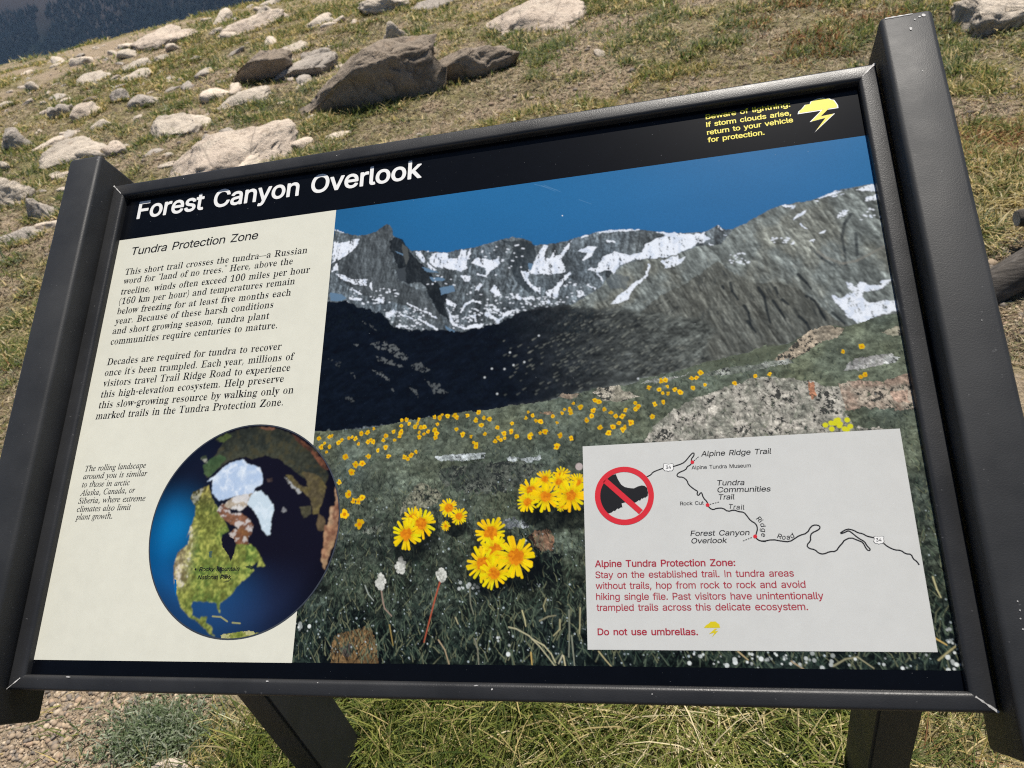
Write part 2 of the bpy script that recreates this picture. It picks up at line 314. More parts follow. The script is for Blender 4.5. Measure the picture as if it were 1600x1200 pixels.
    for k, P in (('A', (228,310,300,320,380,290,440,282,430,320,400,360,330,420,210,485)), ('A', (232,205,310,232,310,240,232,214)), ('A', (205,560,240,490,265,490,262,540)), ('A', (235,570,300,580,370,620,510,620,500,680,420,665,300,630)), ('A', (515,680,540,630,545,715)),
                 ('A', (385,700,460,740,455,752,380,712)), ('A', (350,770,460,780,460,796,350,788)), ('A', (555,795,600,775,650,800,640,815)), ('A', (900,390,945,385,990,470,1080,540,1040,545,960,470)),
                 ('A', (1015,450,1060,410,1090,400,1170,400,1180,450,1260,440,1290,370,1330,375,1330,430,1370,360,1370,400,1330,470,1335,530,1290,560,1180,530,1080,520,1030,490)), ('A', (1370,480,1440,435,1540,465,1600,450,1600,510,1510,565,1490,530,1400,500)),
                 ('A', (1280,590,1360,590,1360,630,1310,640)), ('A', (1410,570,1500,585,1500,600,1410,580)), ('A', (1400,710,1440,650,1470,660,1430,715)), ('A', (1530,710,1560,665,1600,700,1600,760)), ('A', (1155,780,1250,830,1245,860,1200,850,1165,820)), ('A', (1280,890,1310,830,1380,790,1460,810,1455,825,1385,805,1330,845,1290,900)),
                 ('A', (1165,850,1200,910,1220,980,1330,1020,1400,990,1470,1000,1440,1035,1320,1035,1210,1000)), ('A', (1490,890,1600,960,1600,990,1480,910)), ('A', (1350,920,1420,920,1400,960)), ('A', (650,920,720,870,745,890,690,935)), ('A', (750,885,890,950,890,962,750,895)), ('A', (830,815,1080,930,1080,945,830,825)), ('A', (930,940,1100,1030,1095,1045,925,955)), ('A', (730,1010,850,1005,840,1020,740,1022)),
                 ('B', (0,470,60,460,115,490,30,565,0,590)), ('B', (30,710,80,665,110,720,130,755,80,755)), ('B', (430,420,480,335,510,335,480,440,540,440,575,375,580,385,565,440,620,410,670,340,710,305,690,370,620,450,660,520,650,570,520,580,370,575,350,540,400,490)),
                 ('B', (290,540,360,560,350,610,400,680,455,690,455,745,410,720,330,640)), ('B', (490,720,560,700,620,630,700,555,715,565,620,680,590,770,520,765)), ('B', (765,720,800,715,825,760,770,765)), ('B', (850,670,915,700,910,712,850,685)), ('B', (840,545,880,520,920,530,980,430,1080,390,1200,420,1300,400,1330,330,1420,280,1500,260,1600,270,1600,410,1440,445,1230,460,1110,510,1060,585,1040,545,930,560)),
                 ('B', (750,385,860,345,925,345,870,440,800,475,840,400)), ('B', (200,740,260,735,300,770,410,780,400,790,270,785)), ('B', (500,820,520,785,560,830)), ('B', (0,880,60,930,100,970,140,930,110,890,160,900,250,875,140,950,100,985,0,910)), ('B', (795,265,850,252,850,262,800,280)), ('B', (905,232,980,215,1145,204,1280,205,1280,212,1140,222,990,228)), ('B', (1400,220,1580,235,1570,250,1500,250)), ('B', (1000,290,1085,305,1080,318,1005,305)),
                 ('B', (1035,830,1110,750,1190,685,1330,590,1350,490,1378,490,1340,600,1225,700,1190,780,1080,830)), ('B', (1450,470,1600,420,1600,510,1520,530)), ('B', (930,560,985,640,975,640,925,575)), ('B', (730,655,760,680,735,672)),
                 ('C', (0,230,80,232,230,245,330,228,340,260,380,285,250,340,130,400,0,440)), ('C', (0,470,180,430,120,500,20,530,0,530)), ('C', (440,175,490,212,440,195)), ('C', (470,240,510,250,500,258)), ('C', (360,320,400,330,380,340)), ('C', (1058,122,1100,80,1180,48,1170,75)), ('C', (1125,150,1185,205,1180,210,1120,165)), ('C', (975,10,1040,0,1080,5,1050,50,1060,15)), ('C', (1425,100,1440,75,1530,40,1490,90,1430,130)), ('C', (1280,240,1340,200,1320,235)), ('C', (1200,300,1250,290,1240,310)), ('C', (1040,325,1080,305,1075,330)), ('C', (980,290,1020,295,1000,302)),
                 ('D', (300,250,340,238,330,258)), ('D', (370,245,405,240,385,275)), ('D', (570,185,700,140,745,138,700,165,580,190)), ('D', (660,178,770,155,700,182)), ('D', (540,210,580,200,570,214)), ('D', (850,130,950,95,1030,92,1035,150,980,140)), ('D', (925,190,1000,165,1045,155,1045,200,930,210)), ('D', (730,290,800,275,770,330,735,310)), ('D', (955,320,985,325,970,340)), ('D', (930,285,950,290,935,300)),
                 ('D', (675,910,740,940,805,910,790,820,870,835,890,815,960,840,1040,845,1060,810,1130,800,1100,825,1030,870,960,885,910,900,905,940,960,970,1100,955,1190,965,1198,1030,1050,1060,960,1110,880,1130,800,1070,710,980)), ('D', (780,1055,850,1095,840,1105,775,1070))):
        q = zp(k, P); mm = cv.mask(q, .0019); mm &= ~((rl1 < -.55) & (fine > .47)); cv.put(mm, W * (1 + .10 * np.clip(rl1, -1, .4))[..., None])
        cv.put(mm & (fbm(X * 160, Y * 160, 140, 3) > .60), lin((196, 208, 226)), .6)
    for k, P in (('A', (960,520,1080,550,1100,570,1000,560)), ('A', (1020,600,1140,610,1150,630,1050,640)), ('A', (1110,690,1220,670,1240,720,1120,750)), ('A', (190,730,290,745,330,780,300,800,200,800)), ('A', (1150,1000,1240,1050,1230,1067,1170,1040)), ('A', (730,385,800,410,795,425)), ('B', (350,485,400,490,360,560))):
        cv.put(cv.mask(zp(k, P), .0011), SB)
    # speckled snow in the basin
    for k, (x0, y0, x1, y1), n in (('A', (330,690,760,830), 40), ('A', (640,860,1000,1060), 70), ('A', (1180,860,1600,1030), 70), ('B', (0,760,640,930), 130), ('B', (640,640,860,800), 15), ('C', (880,270,1040,320), 12), ('C', (540,400,720,500), 20), ('A', (1000,380,1600,760), 45), ('B', (0,330,300,560), 20), ('D', (880,260,1040,380), 8)):
        for i in range(n):
            p = zp(k, [x0 + r.rand() * (x1 - x0), y0 + r.rand() * (y1 - y0)])[0]; L = .0004 + .0022 * r.rand() ** 2
            cv.stroke([p, p + np.array([L, L * (.5 - .9 * r.rand() + .25)])], .00045 + .0005 * r.rand(), W, None, .9)
    # wooded valley: dark on the left, opening to grey scree on the right
    vm = cv.mask(zz(('A', (150,812,330,800,400,840,520,870,600,900,660,930,690,990,750,1030,900,1045,1150,1045)), ('B', (-200,1060,0,1010,100,985,230,920,400,860,560,840,680,830,860,860,1060,860)), ('C', (-40,900,120,930,330,960,420,1040)), ('G', (560,200,620,330,300,430,0,490)), ('F', (1400,505,900,605,500,690,0,770)), ('E', (1150,810,800,870,400,915,100,935))), .003)
    dd = sst(.52, .80, X + .25 * (Y - .26) * -1 + .02 * (h - .5))
    al_, ac_ = X * .80 - Y * .60, X * .60 + Y * .80
    tex = np.exp((.45 * fbm(al_ * 55, ac_ * 230, 150, 4, .6) + .35 * fbm(X * 190, Y * 190, 151, 3, .6) + .5 * ridged(X * 60 + Y * 90, Y * 120 - X * 40, 155, 4) - .66) * (1.7 + 1.5 * dd))
    base = lin((9, 15, 25))[None, None] * (1 - dd[..., None]) + lin((82, 86, 82))[None, None] * dd[..., None]
    vs = blur(vm[..., None].astype(float), 14)[..., 0]; wv = sst(.56, .74, X + .3 * Y); vm = vm * (1 - wv) + vs ** 1.2 * wv
    cv.put(vm, base * (tex * np.exp((.25 + .6 * dd) * relief(158, 38, 34, 30, .5, -.9, 4)))[..., None])
    for P, a in (((640,200,720,170,850,210,960,320,900,330,780,260,700,240), .5), ((690,290,760,320,900,370,920,400,800,370,700,340), .45), ((960,380,1050,340,1150,420,1060,440), .4), ((640,410,740,440,830,520,740,480), .55), ((1090,490,1200,540,1300,610,1180,610), .42), ((780,540,840,560,820,590), .4), ((960,550,1050,620,1040,660), .4), ((430,650,480,640,540,710), .28), ((500,190,540,210,530,235), .5), ((470,425,520,470,515,490), .4), ((280,320,390,360,380,400), .2), ((570,0,690,80,690,95,570,15), .5), ((345,470,385,520), .3)):
        mm = cv.mask(zp('E', P), .003) & (fbm(X * 420, Y * 420, 160, 3, .7) > .47); cv.put(mm, lin((128, 134, 134)), a)
    for k, x0, y0, x1, y1, n in (('F', 250,120,1000,640, 200), ('F', 700,0,1500,460, 260), ('G', 0,150,560,420, 110), ('B', 700,800,1600,1067, 160)):
        for i in range(n):
            p = zp(k, [x0 + r.rand() * (x1 - x0), y0 + r.rand() * (y1 - y0)])[0]; L = .0012 + .003 * r.rand()
            g = r.rand(); cv.stroke([p, p + np.array([L, -L * .55])], .0005 + .0006 * r.rand(), lin((92 + 50 * g, 97 + 48 * g, 92 + 44 * g)) if r.rand() < .5 else lin((18, 24, 30)), .0003, .5)
    # single conifers in the wooded valley
    for i in range(5200):
        k, bx = (('A', (190, 830, 900, 1060)), ('E', (200, 20, 1580, 860)), ('F', (0, 60, 1000, 720)), ('B', (60, 880, 900, 1067)))[i % 4]
        p = zp(k, [bx[0] + (bx[2] - bx[0]) * r.rand(), bx[1] + (bx[3] - bx[1]) * r.rand()])[0]; j_, i_ = min(cv.ny - 1, max(0, int(p[1] / step))), min(cv.nx - 1, max(0, int((p[0] - cv.x0) / step)))
        if vm[j_, i_] < .5: continue
        lit = float(dd[j_, i_]); L = .0009 + .0012 * r.rand(); g = r.rand()
        cv.stroke([p, p - np.array([0, L])], .00050, lin((5, 9, 15)) * (1 + 2.0 * lit) if g < .6 else lin((26, 36, 42)) * (.6 + 2.2 * lit), .00012, .35 + .35 * g)
    for p in ((160,405),(310,270),(340,375),(205,615),(100,478),(550,130),(1380,488),(430,350),(265,408)):
        cv.dot(zp('F', p)[0], .0010, lin((215, 222, 226)), .9)
    cv.c = blur(cv.c, 1)
    # flower meadow
    top = zz(('E', (100,938,190,930,400,915,600,905,800,870,880,850,1000,830,1150,810,1400,770,1492,755)), ('F', (0,770,250,725,500,690,700,655,900,605,1020,570,1300,540,1386,512)), ('G', (0,490,300,430,600,340,900,270,1066,205)), ('H', (0,310,150,290,300,210,420,150,480,140,620,155,850,80,1050,40,1200,20)))
    md = cv.mask(np.concatenate([top, [[.93, .52], [.28, .52]]]), .0015)
    near = sst(.27, .50, Y)
    mt = fbm(X * 220, Y * 300, 170, 5, .68); cl = fbm(X * 36, Y * 60, 180, 4)
    meadow = (lin((94, 102, 88)) * (1 - near[..., None]) + lin((27, 35, 31)) * near[..., None]) * np.exp((1.0 * mt + .6 * cl - .83) * (2.2 + 2.6 * near))[..., None]
    meadow = meadow * (1 + .14 * (fbm(X * 25, Y * 25, 190, 3) - .5)[..., None] * np.array([1.6, .6, -1.8]))
    cv.put(md, meadow)
    cv.put(cv.mask(zp('G', (280,450,600,340,900,270,1130,200,1250,200,1130,320,800,400,400,470)), .003), lin((86, 92, 74)), .5)
    # stone outcrops in the meadow
    RLX = relief(205, 60, 60, 20, .6, -1, 4)
    def outcrop(k, P, c1, c2, lo=.40, dk=(38, 42, 42), w=.002, f=210, a=1.0):
        mm = cv.mask(zp(k, P), w); n1 = fbm(X * f * 1.5, Y * f * 1.5, 200, 5, .7); n2 = fbm(X * f * .35, Y * f * .35, 210, 4); lo = lo - .02
        t = sst(.35, .65, n2)[..., None]; cc = lin(c1) * (1 - t) + lin(c2) * t
        cv.put(mm, cc * np.exp((n1 - .5) * 2.4 + .30 * RLX)[..., None], a); cv.put(mm & (n1 * .6 + n2 * .4 < lo), lin(dk), .85 * a)
    outcrop('H', (60,400,150,340,250,250,330,190,420,150,490,140,600,170,560,230,440,260,330,340,200,410,80,440), (160, 148, 130), (132, 124, 110), .42)
    outcrop('H', (900,200,1000,150,1080,130,1110,230,1000,220), (150, 146, 130), (130, 128, 112), .40)
    outcrop('H', (590,490,680,400,820,375,960,365,1035,390,1000,430,860,460,700,490), (172, 176, 174), (150, 150, 148), .34)
    outcrop('G', (520,460,700,400,950,370,1250,320,1300,360,1000,410,700,460), (150, 154, 148), (110, 116, 108), .42)
    outcrop('G', (30,530,70,500,200,480,360,470,440,440,340,470,250,510), (150, 152, 148), (120, 124, 118), .4)
    outcrop('F', (1000,600,1060,560,1220,550,1260,590,1400,630,1200,690,1080,660), (170, 164, 150), (140, 136, 122), .42)
    outcrop('F', (710,640,760,610,890,615,880,640,800,660), (160, 140, 122), (130, 120, 106), .38)
    outcrop('F', (560,765,680,765,660,790), (160, 130, 104), (140, 118, 98), .3)
    outcrop('G', (40,1030,130,880,300,740,460,650,640,595,760,545,830,530,950,480,1130,470,1300,490,1460,510,1560,560,1700,560,1850,620,2100,640,2500,660,2500,1100,40,1100), (166, 162, 152), (132, 132, 122), .40, (34, 38, 38))
    outcrop('H', (330,580,370,590,390,700,350,720,320,640), (166, 118, 92), (158, 112, 88), .3)
    outcrop('H', (560,600,700,570,900,580,1150,500,1180,800,1100,830,900,790,640,860), (158, 148, 134), (146, 128, 114), .41, (44, 46, 44))
    outcrop('H', (960,660,1100,650,1110,740,1010,740), (168, 146, 130), (156, 128, 114), .32)
    mm = cv.mask(zp('H', (600,830,760,780,1000,800,1230,790,1330,1250,1040,1250,1000,950,700,930)), .004); cv.put(mm, meadow * .9)
    outcrop('J', (1170,180,1250,165,1400,160,1520,150,1600,150,1600,190,1400,215,1200,210), (178, 186, 188), (140, 148, 148), .34)
    outcrop('J', (890,660,920,560,1000,440,1040,405,1130,410,1250,490,1200,560,1100,610,950,650), (118, 118, 102), (98, 102, 90), .42, w=.003)
    outcrop('K', (540,170,600,160,660,185,800,150,810,180,690,205,560,200), (190, 198, 200), (150, 158, 160), .32)
    outcrop('K', (40,260,300,200,640,200,840,220,700,330,560,420,260,440,60,360), (92, 96, 88), (66, 72, 66), .47, w=.005)
    outcrop('K', (490,640,600,620,700,640,720,690,540,700), (148, 154, 158), (110, 116, 120), .42, w=.003)
    outcrop('K', (715,770,760,715,860,710,910,760,900,860,800,870,740,830), (140, 104, 80), (112, 92, 76), .42, w=.003)
    outcrop('J', (580,800,640,760,760,740,740,800,620,830), (108, 112, 102), (90, 96, 88), .42, w=.003)
    cv.put(cv.mask(zp('K', (690,760,730,720,760,800,800,870,880,900,960,900,960,1150,760,1150,640,1060,700,960)), .004), lin((6, 9, 13)), .85)
    outcrop('L', (470,1075,490,870,520,800,600,765,700,745,800,715,850,730,910,840,915,960,940,1075), (122, 98, 66), (104, 82, 54), .40, (40, 38, 36), w=.0018)
    cv.put(cv.mask(zp('L', (560,920,650,860,700,900,660,1000,600,990)), .003), lin((62, 64, 68)), .75)
    cv.put(cv.mask(zp('L', (915,840,990,800,1040,1075,925,1075)), .002), lin((4, 6, 9)), .9); cv.put(cv.mask(zp('L', (400,860,480,800,475,1075,370,1075)), .002), lin((6, 9, 13)), .8)
    # foreground grasses
    for i in range(3800):
        x = .309 + .595 * r.rand(); y = .225 + .16 * r.rand()
        if not md[min(cv.ny - 1, int(y / step)), min(cv.nx - 1, int((x - cv.x0) / step))]: continue
        L = .0012 + .0035 * r.rand() * (y - .18) / .1; a = -1.5708 + (r.rand() - .5) * 1.9; p = np.array([x, y]); g = r.rand()
        cv.stroke([p, p + L * np.array([np.cos(a), np.sin(a)])], .0003 + .0005 * r.rand(), lin((26, 34, 32)) if g < .5 else (lin((66, 80, 68)) if g < .8 else lin((112, 120, 98))), .0003, .55)
    for i in range(8000):
        x = .309 + .595 * r.rand(); t = r.rand() ** .75; y = .30 + .208 * t
        if not md[min(cv.ny - 1, int(y / step)), min(cv.nx - 1, int((x - cv.x0) / step))]: continue
        a = -1.5708 + (r.rand() - .5) * 1.7; L = (.003 + .010 * r.rand()) * (.2 + 1.25 * t); b = (r.rand() - .5) * 1.3
        p = np.array([x, y]); m1 = p + L * .55 * np.array([np.cos(a), np.sin(a)]); m2 = m1 + L * .45 * np.array([np.cos(a + b), np.sin(a + b)])
        g = r.rand()
        col = lin((5, 8, 9)) if g < .40 else (lin((46, 62, 52)) if g < .66 else (lin((88, 102, 84)) if g < .88 else lin((118, 122, 94))))
        cv.stroke([p, m1, m2], .00030 + .0003 * t, col, .0002, .5 + .35 * r.rand())
    for i in range(700):
        t = r.rand() ** .6; p = np.array([.31 + .59 * r.rand(), .33 + .175 * t]); cv.dot(p, .0004 + .0007 * r.rand() ** 3, lin((190, 204, 208)), .35 + .5 * r.rand())
    for k, P, c in (('M', (710,720,780,735,900,800,1000,900,1080,1000,1150,1090), (176, 172, 140)), ('M', (930,830,1040,890,1110,970,1150,1050), (186, 180, 144)), ('M', (835,565,860,650,870,710), (190, 184, 140)), ('M', (1215,985,1180,1060), (190, 186, 160)), ('M', (1225,990,1245,1090), (200, 190, 150)), ('M', (1275,560,1280,760,1275,1000), (130, 134, 116)), ('M', (1380,540,1375,780), (170, 164, 126)), ('M', (1300,800,1330,1090), (136, 140, 122)), ('M', (1190,650,1190,740,1130,800), (170, 164, 126)), ('M', (340,330,350,500,380,600), (120, 122, 104)), ('M', (50,840,110,930,155,1075), (170, 150, 120)), ('M', (210,630,235,690), (170, 164, 130)), ('M', (390,830,420,930,430,1080), (130, 128, 110)), ('M', (1060,450,1035,520,1050,570), (150, 146, 110)), ('M', (1000,660,1080,620,1150,610), (140, 136, 110)), ('M', (920,960,930,1070), (200, 170, 100)), ('L', (800,330,830,410,880,470), (150, 158, 150)), ('Q', (510,700,530,760,550,800), (190, 184, 140)), ('Q', (560,580,585,640,590,680), (160, 160, 130)), ('Q', (520,1000,580,1035), (200, 170, 100)), ('Q', (540,1110,600,1060,640,1030), (170, 160, 116)), ('Q', (20,1140,80,1105,140,1095,220,1150), (150, 146, 116)), ('N', (150,640,190,690,230,735), (170, 160, 120)), ('N', (980,640,1040,690), (180, 160, 120)), ('N', (1300,700,1380,750), (170, 150, 120))):
        cv.stroke(zp(k, P), .0007, lin(c), .0005, .9)
    cv.stroke(zp('L', (1505,285,1460,440,1400,680,1355,860)), .0008, lin((168, 84, 60)), .0006, 1); cv.stroke(zp('L', (950,360,970,490,985,545,1050,615)), .0008, lin((150, 130, 116)), .0006, .9); cv.stroke(zp('L', (1030,700,1065,890)), .0007, lin((150, 130, 76)), .0005, .9)
    for cx, cy, w, hh in ((945,292,44,75), (1132,140,46,80), (1515,228,44,62)):
        for i in range(90):
            t = r.rand() * 6.283; q = np.sqrt(r.rand()); cv.dot(zp('L', (cx + np.cos(t) * q * w * (1 - .35 * (np.sin(t) * q < -.4)), cy + np.sin(t) * q * hh))[0], .0009 + .0006 * r.rand(), lin(np.array((226, 228, 220)) - 70 * r.rand()))
    for k, x0, y0, x1, y1, n in (('N', 690,650,1560,740, 44), ('Q', 580,950,690,1160, 22), ('Q', 0,1080,480,1160, 8), ('M', 540,760,740,980, 6), ('L', 130,680,280,760, 12), ('M', 240,300,430,360, 14), ('K', 0,980,90,1100, 0)):
        for i in range(n): cv.dot(zp(k, [x0 + r.rand() * (x1 - x0), y0 + r.rand() * (y1 - y0)])[0], .0007 + .0013 * r.rand() ** 2, lin(np.array((222, 228, 226)) - 80 * r.rand()))
    cv.dot(zp('K', (1090,235))[0], .0036, lin((196, 182, 180)), .8)
    for x, y, R in ((430, 800, 150), (400, 1000, 150), (640, 960, 150), (860, 520, 150), (1040, 520, 130), (720, 520, 100), (150, 620, 90)):
        for q in range(7): cv.dot(zp('K', (x + 20, y + 30 + 9 * q))[0], R / 4.8 * .00078 * (1 - .08 * q), lin((8, 11, 12)), .20)
    for x, y, R in ((960, 860, 150), (1080, 790, 120)):
        for q in range(6): cv.dot(zp('J', (x + 20, y + 30 + 9 * q))[0], R / 5.333 * .0008 * (1 - .08 * q), lin((8, 11, 12)), .20)
    for k, P in (('E', FL_E), ('F', FL_F), ('G', FL_G), ('H', FL_H), ('J', FL_J)):
        a = np.asarray(P, float).reshape(-1, 2)
        for x, y in a:
            c = zp(k, (x, y))[0]; R = .0021 * (1 + 1.25 * sst(.26, .42, c[1])) * (.65 + .55 * r.rand())
            dk = .62 + .38 * r.rand(); cv.dot(c, R, lin((244, 190 + 20 * r.rand(), 18)) * dk, 1, 1 + .6 * r.rand())
            for i in range(5): t = r.rand() * 6.283; cv.dot(c + R * .85 * np.array([np.cos(t), np.sin(t)]), R * .36, lin((246, 200, 20)) * dk)
            cv.dot(c + np.array([0, .1 * R]), R * .40, lin((206, 118, 12)), .9)
    for x, y in np.asarray((460,920,505,905,530,905,560,880,575,910,630,880,510,950,610,950,655,930,630,955,545,885,570,925)).reshape(-1, 2): cv.dot(zp('H', (x, y))[0], .0024, lin((208, 206, 40)))
    for x, y, R, rc in ((960,530,34,10), (1085,355,60,18), (960,295,52,16), (940,350,60,20), (835,330,58,20), (730,415,78,28), (705,500,64,24), (1030,450,98,31), (840,460,92,32), (190,608,52,22), (113,545,58,26), (90,680,30,6), (430,735,98,42), (460,865,96,42), (620,915,122,48), (370,965,106,40), (455,1035,95,34)):
        flower(cv, zp('K', (x, y))[0], R / 4.8 * .00073, rc / 4.8 * .00078, int(x + y))
    for x, y, R, rc in ((1000,695,78,30), (1070,735,100,40), (945,825,104,42)):
        flower(cv, zp('J', (x, y))[0], R / 5.333 * .00075, rc / 5.333 * .00081, int(x * y))
    # scratches and grit on the print
    for a, b in (((835, 288), (872, 297)), ((846, 290), (868, 299)), ((850, 289), (876, 300)), ((905, 312), (925, 319))): cv.stroke(pm([a, b]), .00022, lin((130, 172, 205)), .0001, .35)
    cv.dot(pm([(879, 337)])[0], .0007, lin((235, 240, 242)))
    for i in range(60): cv.dot(np.array([.31 + .59 * r.rand(), .505 * r.rand()]), .0002 + .0004 * r.rand() ** 3, lin((200, 206, 208)), .3)
    cv.c *= (1 + .10 * (r.rand(*X.shape) - .5))[..., None]
    return cv

GC, GR = np.array([.2376, .3738]), .1117
def paint_globe(step):
    cv = Canvas(GC[0] - GR, GC[1] - GR, GC[0] + GR, GC[1] + GR, step, 9); X, Y, r = cv.X, cv.Y, cv.rs
    u = (X - GC[0]) / GR; v = (Y - GC[1]) / GR
    def blob(cx, cy, s): return np.exp(-((u - cx) ** 2 + (v - cy) ** 2) / s ** 2)[..., None]
    deep = lin((18, 16, 30)); cv.c[:] = deep
    cv.c = cv.c * (1 - sst(.15, -.9, u)[..., None] * .0)
    blue = lin((8, 96, 160)); w = np.clip(sst(-.35, -.95, u) * sst(-.6, .2, v) * .85 + .9 * sst(.25, .75, v) * sst(.45, -.25, u), 0, 1)[..., None]
    cv.c = cv.c * (1 - w) + blue * w
    cv.c = cv.c * (1 - .8 * blob(-.72, -.02, .26)) + lin((12, 118, 180)) * .8 * blob(-.72, -.02, .26)
    w2 = (sst(.2, .8, v) * sst(.95, .1, u) * .7)[..., None]; cv.c = cv.c * (1 - w2) + lin((36, 54, 92)) * w2
    w3 = (sst(-.2, -.9, v) * sst(-.1, -.8, u))[..., None]; cv.c = cv.c * (1 - .5 * w3) + lin((18, 36, 64)) * .5 * w3
    f1 = fbm(X * 160, Y * 160, 300, 5, .65); f2 = fbm(X * 60, Y * 60, 310, 4); f3 = fbm(X * 380, Y * 380, 320, 3, .7)
    def land(k, P, c1, c2, c3=None, wp=.0016, lo=.58):
        m = cv.mask(zp(k, P), wp); t = sst(.36, .64, .6 * f2 + .4 * f1)[..., None]
        c = (lin(c1) * (1 - t) + lin(c2) * t) * np.exp((f3 - .5) * 1.3)[..., None]; cv.put(m, c)
        if c3: cv.put(m & (f1 > lo), lin(c3), .6)
        return m
    # Asia over the top, Europe to the right, north Africa on the rim
    land('U', (590,190,640,150,800,100,960,80,1120,110,1250,180,1380,270,1450,390,1480,470,1440,560,1440,640,1380,680,1340,620,1300,500,1150,380,1080,330,980,310,880,340,800,320,700,350,600,420,530,480,500,450,500,390,560,340,600,290,650,210), (46, 50, 44), (62, 64, 52), (70, 66, 46))
    land('U', (500,450,500,390,560,330,620,300,680,330,600,420,540,480), (72, 92, 60), (60, 82, 54)); land('U', (480,320,520,305,530,370,500,370), (70, 80, 62), (60, 70, 54), (190, 190, 180), lo=.5)
    land('U', (600,180,680,140,720,160,650,210), (86, 100, 56), (70, 84, 50))
    land('U', (930,85,1060,90,1060,110,960,105), (150, 104, 80), (120, 84, 66)); land('U', (1190,140,1300,210,1370,280,1430,330,1480,420,1440,420,1330,280,1220,190), (130, 84, 62), (108, 70, 54), (40, 32, 30), lo=.56)
    land('U', (1140,460,1200,470,1250,540,1320,560,1270,440,1330,440,1420,480,1460,560,1440,640,1400,760,1360,770,1340,660,1290,600,1220,570), (84, 76, 56), (104, 94, 58)); land('U', (1130,470,1190,520,1270,600,1240,605,1160,530), (56, 54, 48), (70, 66, 56), (200, 204, 206), lo=.5)
    land('U', (1400,760,1450,800,1450,900,1400,900,1380,850), (98, 84, 62), (84, 72, 54)); land('U', (1250,710,1340,700,1340,760,1280,800), (76, 74, 56), (64, 62, 48)); land('U', (1110,740,1130,705,1150,740,1120,755), (120, 120, 124), (160, 164, 168)); land('U', (990,490,1040,480,1040,510,1000,515), (80, 64, 60), (60, 50, 50))
    land('U', (1530,550,1555,650,1560,760,1530,960,1490,1050,1440,1180,1420,1120,1440,1000,1480,830,1490,710,1530,700), (186, 156, 124), (160, 118, 92), (120, 78, 62), lo=.60)
    land('V', (1450,0,1560,0,1540,100,1490,220,1450,350,1430,320,1440,180), (186, 152, 116), (158, 116, 90), (120, 78, 62), lo=.60)
    # North America
    NA = zz(('U', (400,650,420,590,500,560,540,540,570,640,600,700,660,800,700,900)), ('V', (640,80,640,150,700,240,710,290,740,220,770,130,800,110,850,160,870,150,930,210,950,250,985,320,920,330,930,280,880,330,900,360,850,410,800,440,770,480,720,550,650,600,630,620,640,690,610,660,600,610,520,600,420,600,410,640,420,710,470,740,490,715,535,720,520,760,575,800,570,850,600,870,560,860,440,745,380,710,320,640,300,560,270,440,270,320,300,220,380,150,400,50)), ('U', (370,950,430,780,440,700)))
    mna = cv.mask(NA, .0012); t = sst(.36, .62, .55 * f2 + .45 * f1)[..., None]
    gcol = lin((148, 156, 76)) * (1 - t) + lin((84, 106, 48)) * t; north = sst(.02, -.45, v)[..., None]
    gcol = gcol * (1 - north) + (lin((62, 60, 36)) * (1 - t) + lin((92, 84, 50)) * t) * north
    east = sst(.12, .30, u)[..., None] * sst(.30, -.12, v)[..., None]; gcol = gcol * (1 - .7 * east) + lin((150, 124, 62)) * .7 * east
    west = np.clip(sst(-.42, -.66, u) * sst(-.16, .1, v) * sst(.62, .45, v), 0, 1)[..., None]; wc = lin((176, 160, 132)); gcol = gcol * (1 - .85 * west) + wc * .85 * west
    cv.put(mna, gcol * np.exp((f3 - .5) * 2.2 + (f1 - .5) * 2.6 + (f2 - .5) * 1.5)[..., None]); cv.put(mna & (west[..., 0] > .3) & (f1 > .56), lin((228, 220, 208)), .8); cv.put(mna & (west[..., 0] > .3) & (f1 < .42), lin((104, 92, 60)), .6)
    cv.put(mna * sst(.50, .66, f1 * .6 + f3 * .4) * .6, lin((190, 184, 96)))
    cv.put(mna & (sst(-.5, -.6, u + .35 * (v + .2)) > .3) & (v < -.02) & (f3 > .5), lin((190, 190, 180)), .5)
    # arctic islands, ice
    land('U', (600,740,650,680,680,700,720,760,800,760,860,800,890,850,880,920,840,960,780,880,720,850,650,800), (132, 92, 70), (108, 74, 60), (228, 228, 228), lo=.50)
    land('V', (740,40,800,20,860,60,840,160,790,110), (132, 92, 60), (118, 80, 50), None); land('U', (760,880,840,960,860,1000,760,1000,700,920), (140, 96, 66), (116, 78, 56), (225, 222, 218), lo=.56)
    land('U', (660,690,720,640,820,610,890,600,850,700,790,740,700,720), (176, 164, 146), (140, 122, 104), (232, 236, 240), lo=.46)
    ic = cv.mask(zp('U', (520,510,600,460,650,400,720,360,810,335,830,370,880,380,940,400,965,470,965,530,900,560,890,600,800,615,700,640,620,665,570,600,570,500)), .0014)
    cv.put(ic, lin((206, 220, 236))); cv.put(ic, lin((168, 192, 222)), .0); icw = (ic * sst(.40, .62, f2) * .75); cv.put(icw, lin((164, 188, 220))); cv.put(ic * sst(.5, .75, f1) * .7, lin((232, 240, 248)))
    gl = cv.mask(zp('U', (860,640,900,590,950,580,1000,630,1040,690,1055,720,1030,830,1025,920,1000,930,960,890,930,800,880,720,840,690)), .0014); cv.put(gl, lin((196, 214, 226))); cv.put(gl & (f1 > .54), lin((216, 230, 240)), .7)
    cv.c = blur(cv.c, 2)
    limb = sst(1.0, .80, np.hypot(u, v)); cv.c *= (.72 + .28 * limb)[..., None]
    # lakes, gulf islands, south America
    for P in ((640,110,690,80,740,110,750,160,740,220,715,290,700,240,650,170), (545,210,570,205,565,255,548,250)): cv.put(cv.mask(zp('V', P), .001), lin((20, 18, 32)) if P[0] == 640 else lin((70, 92, 84)))
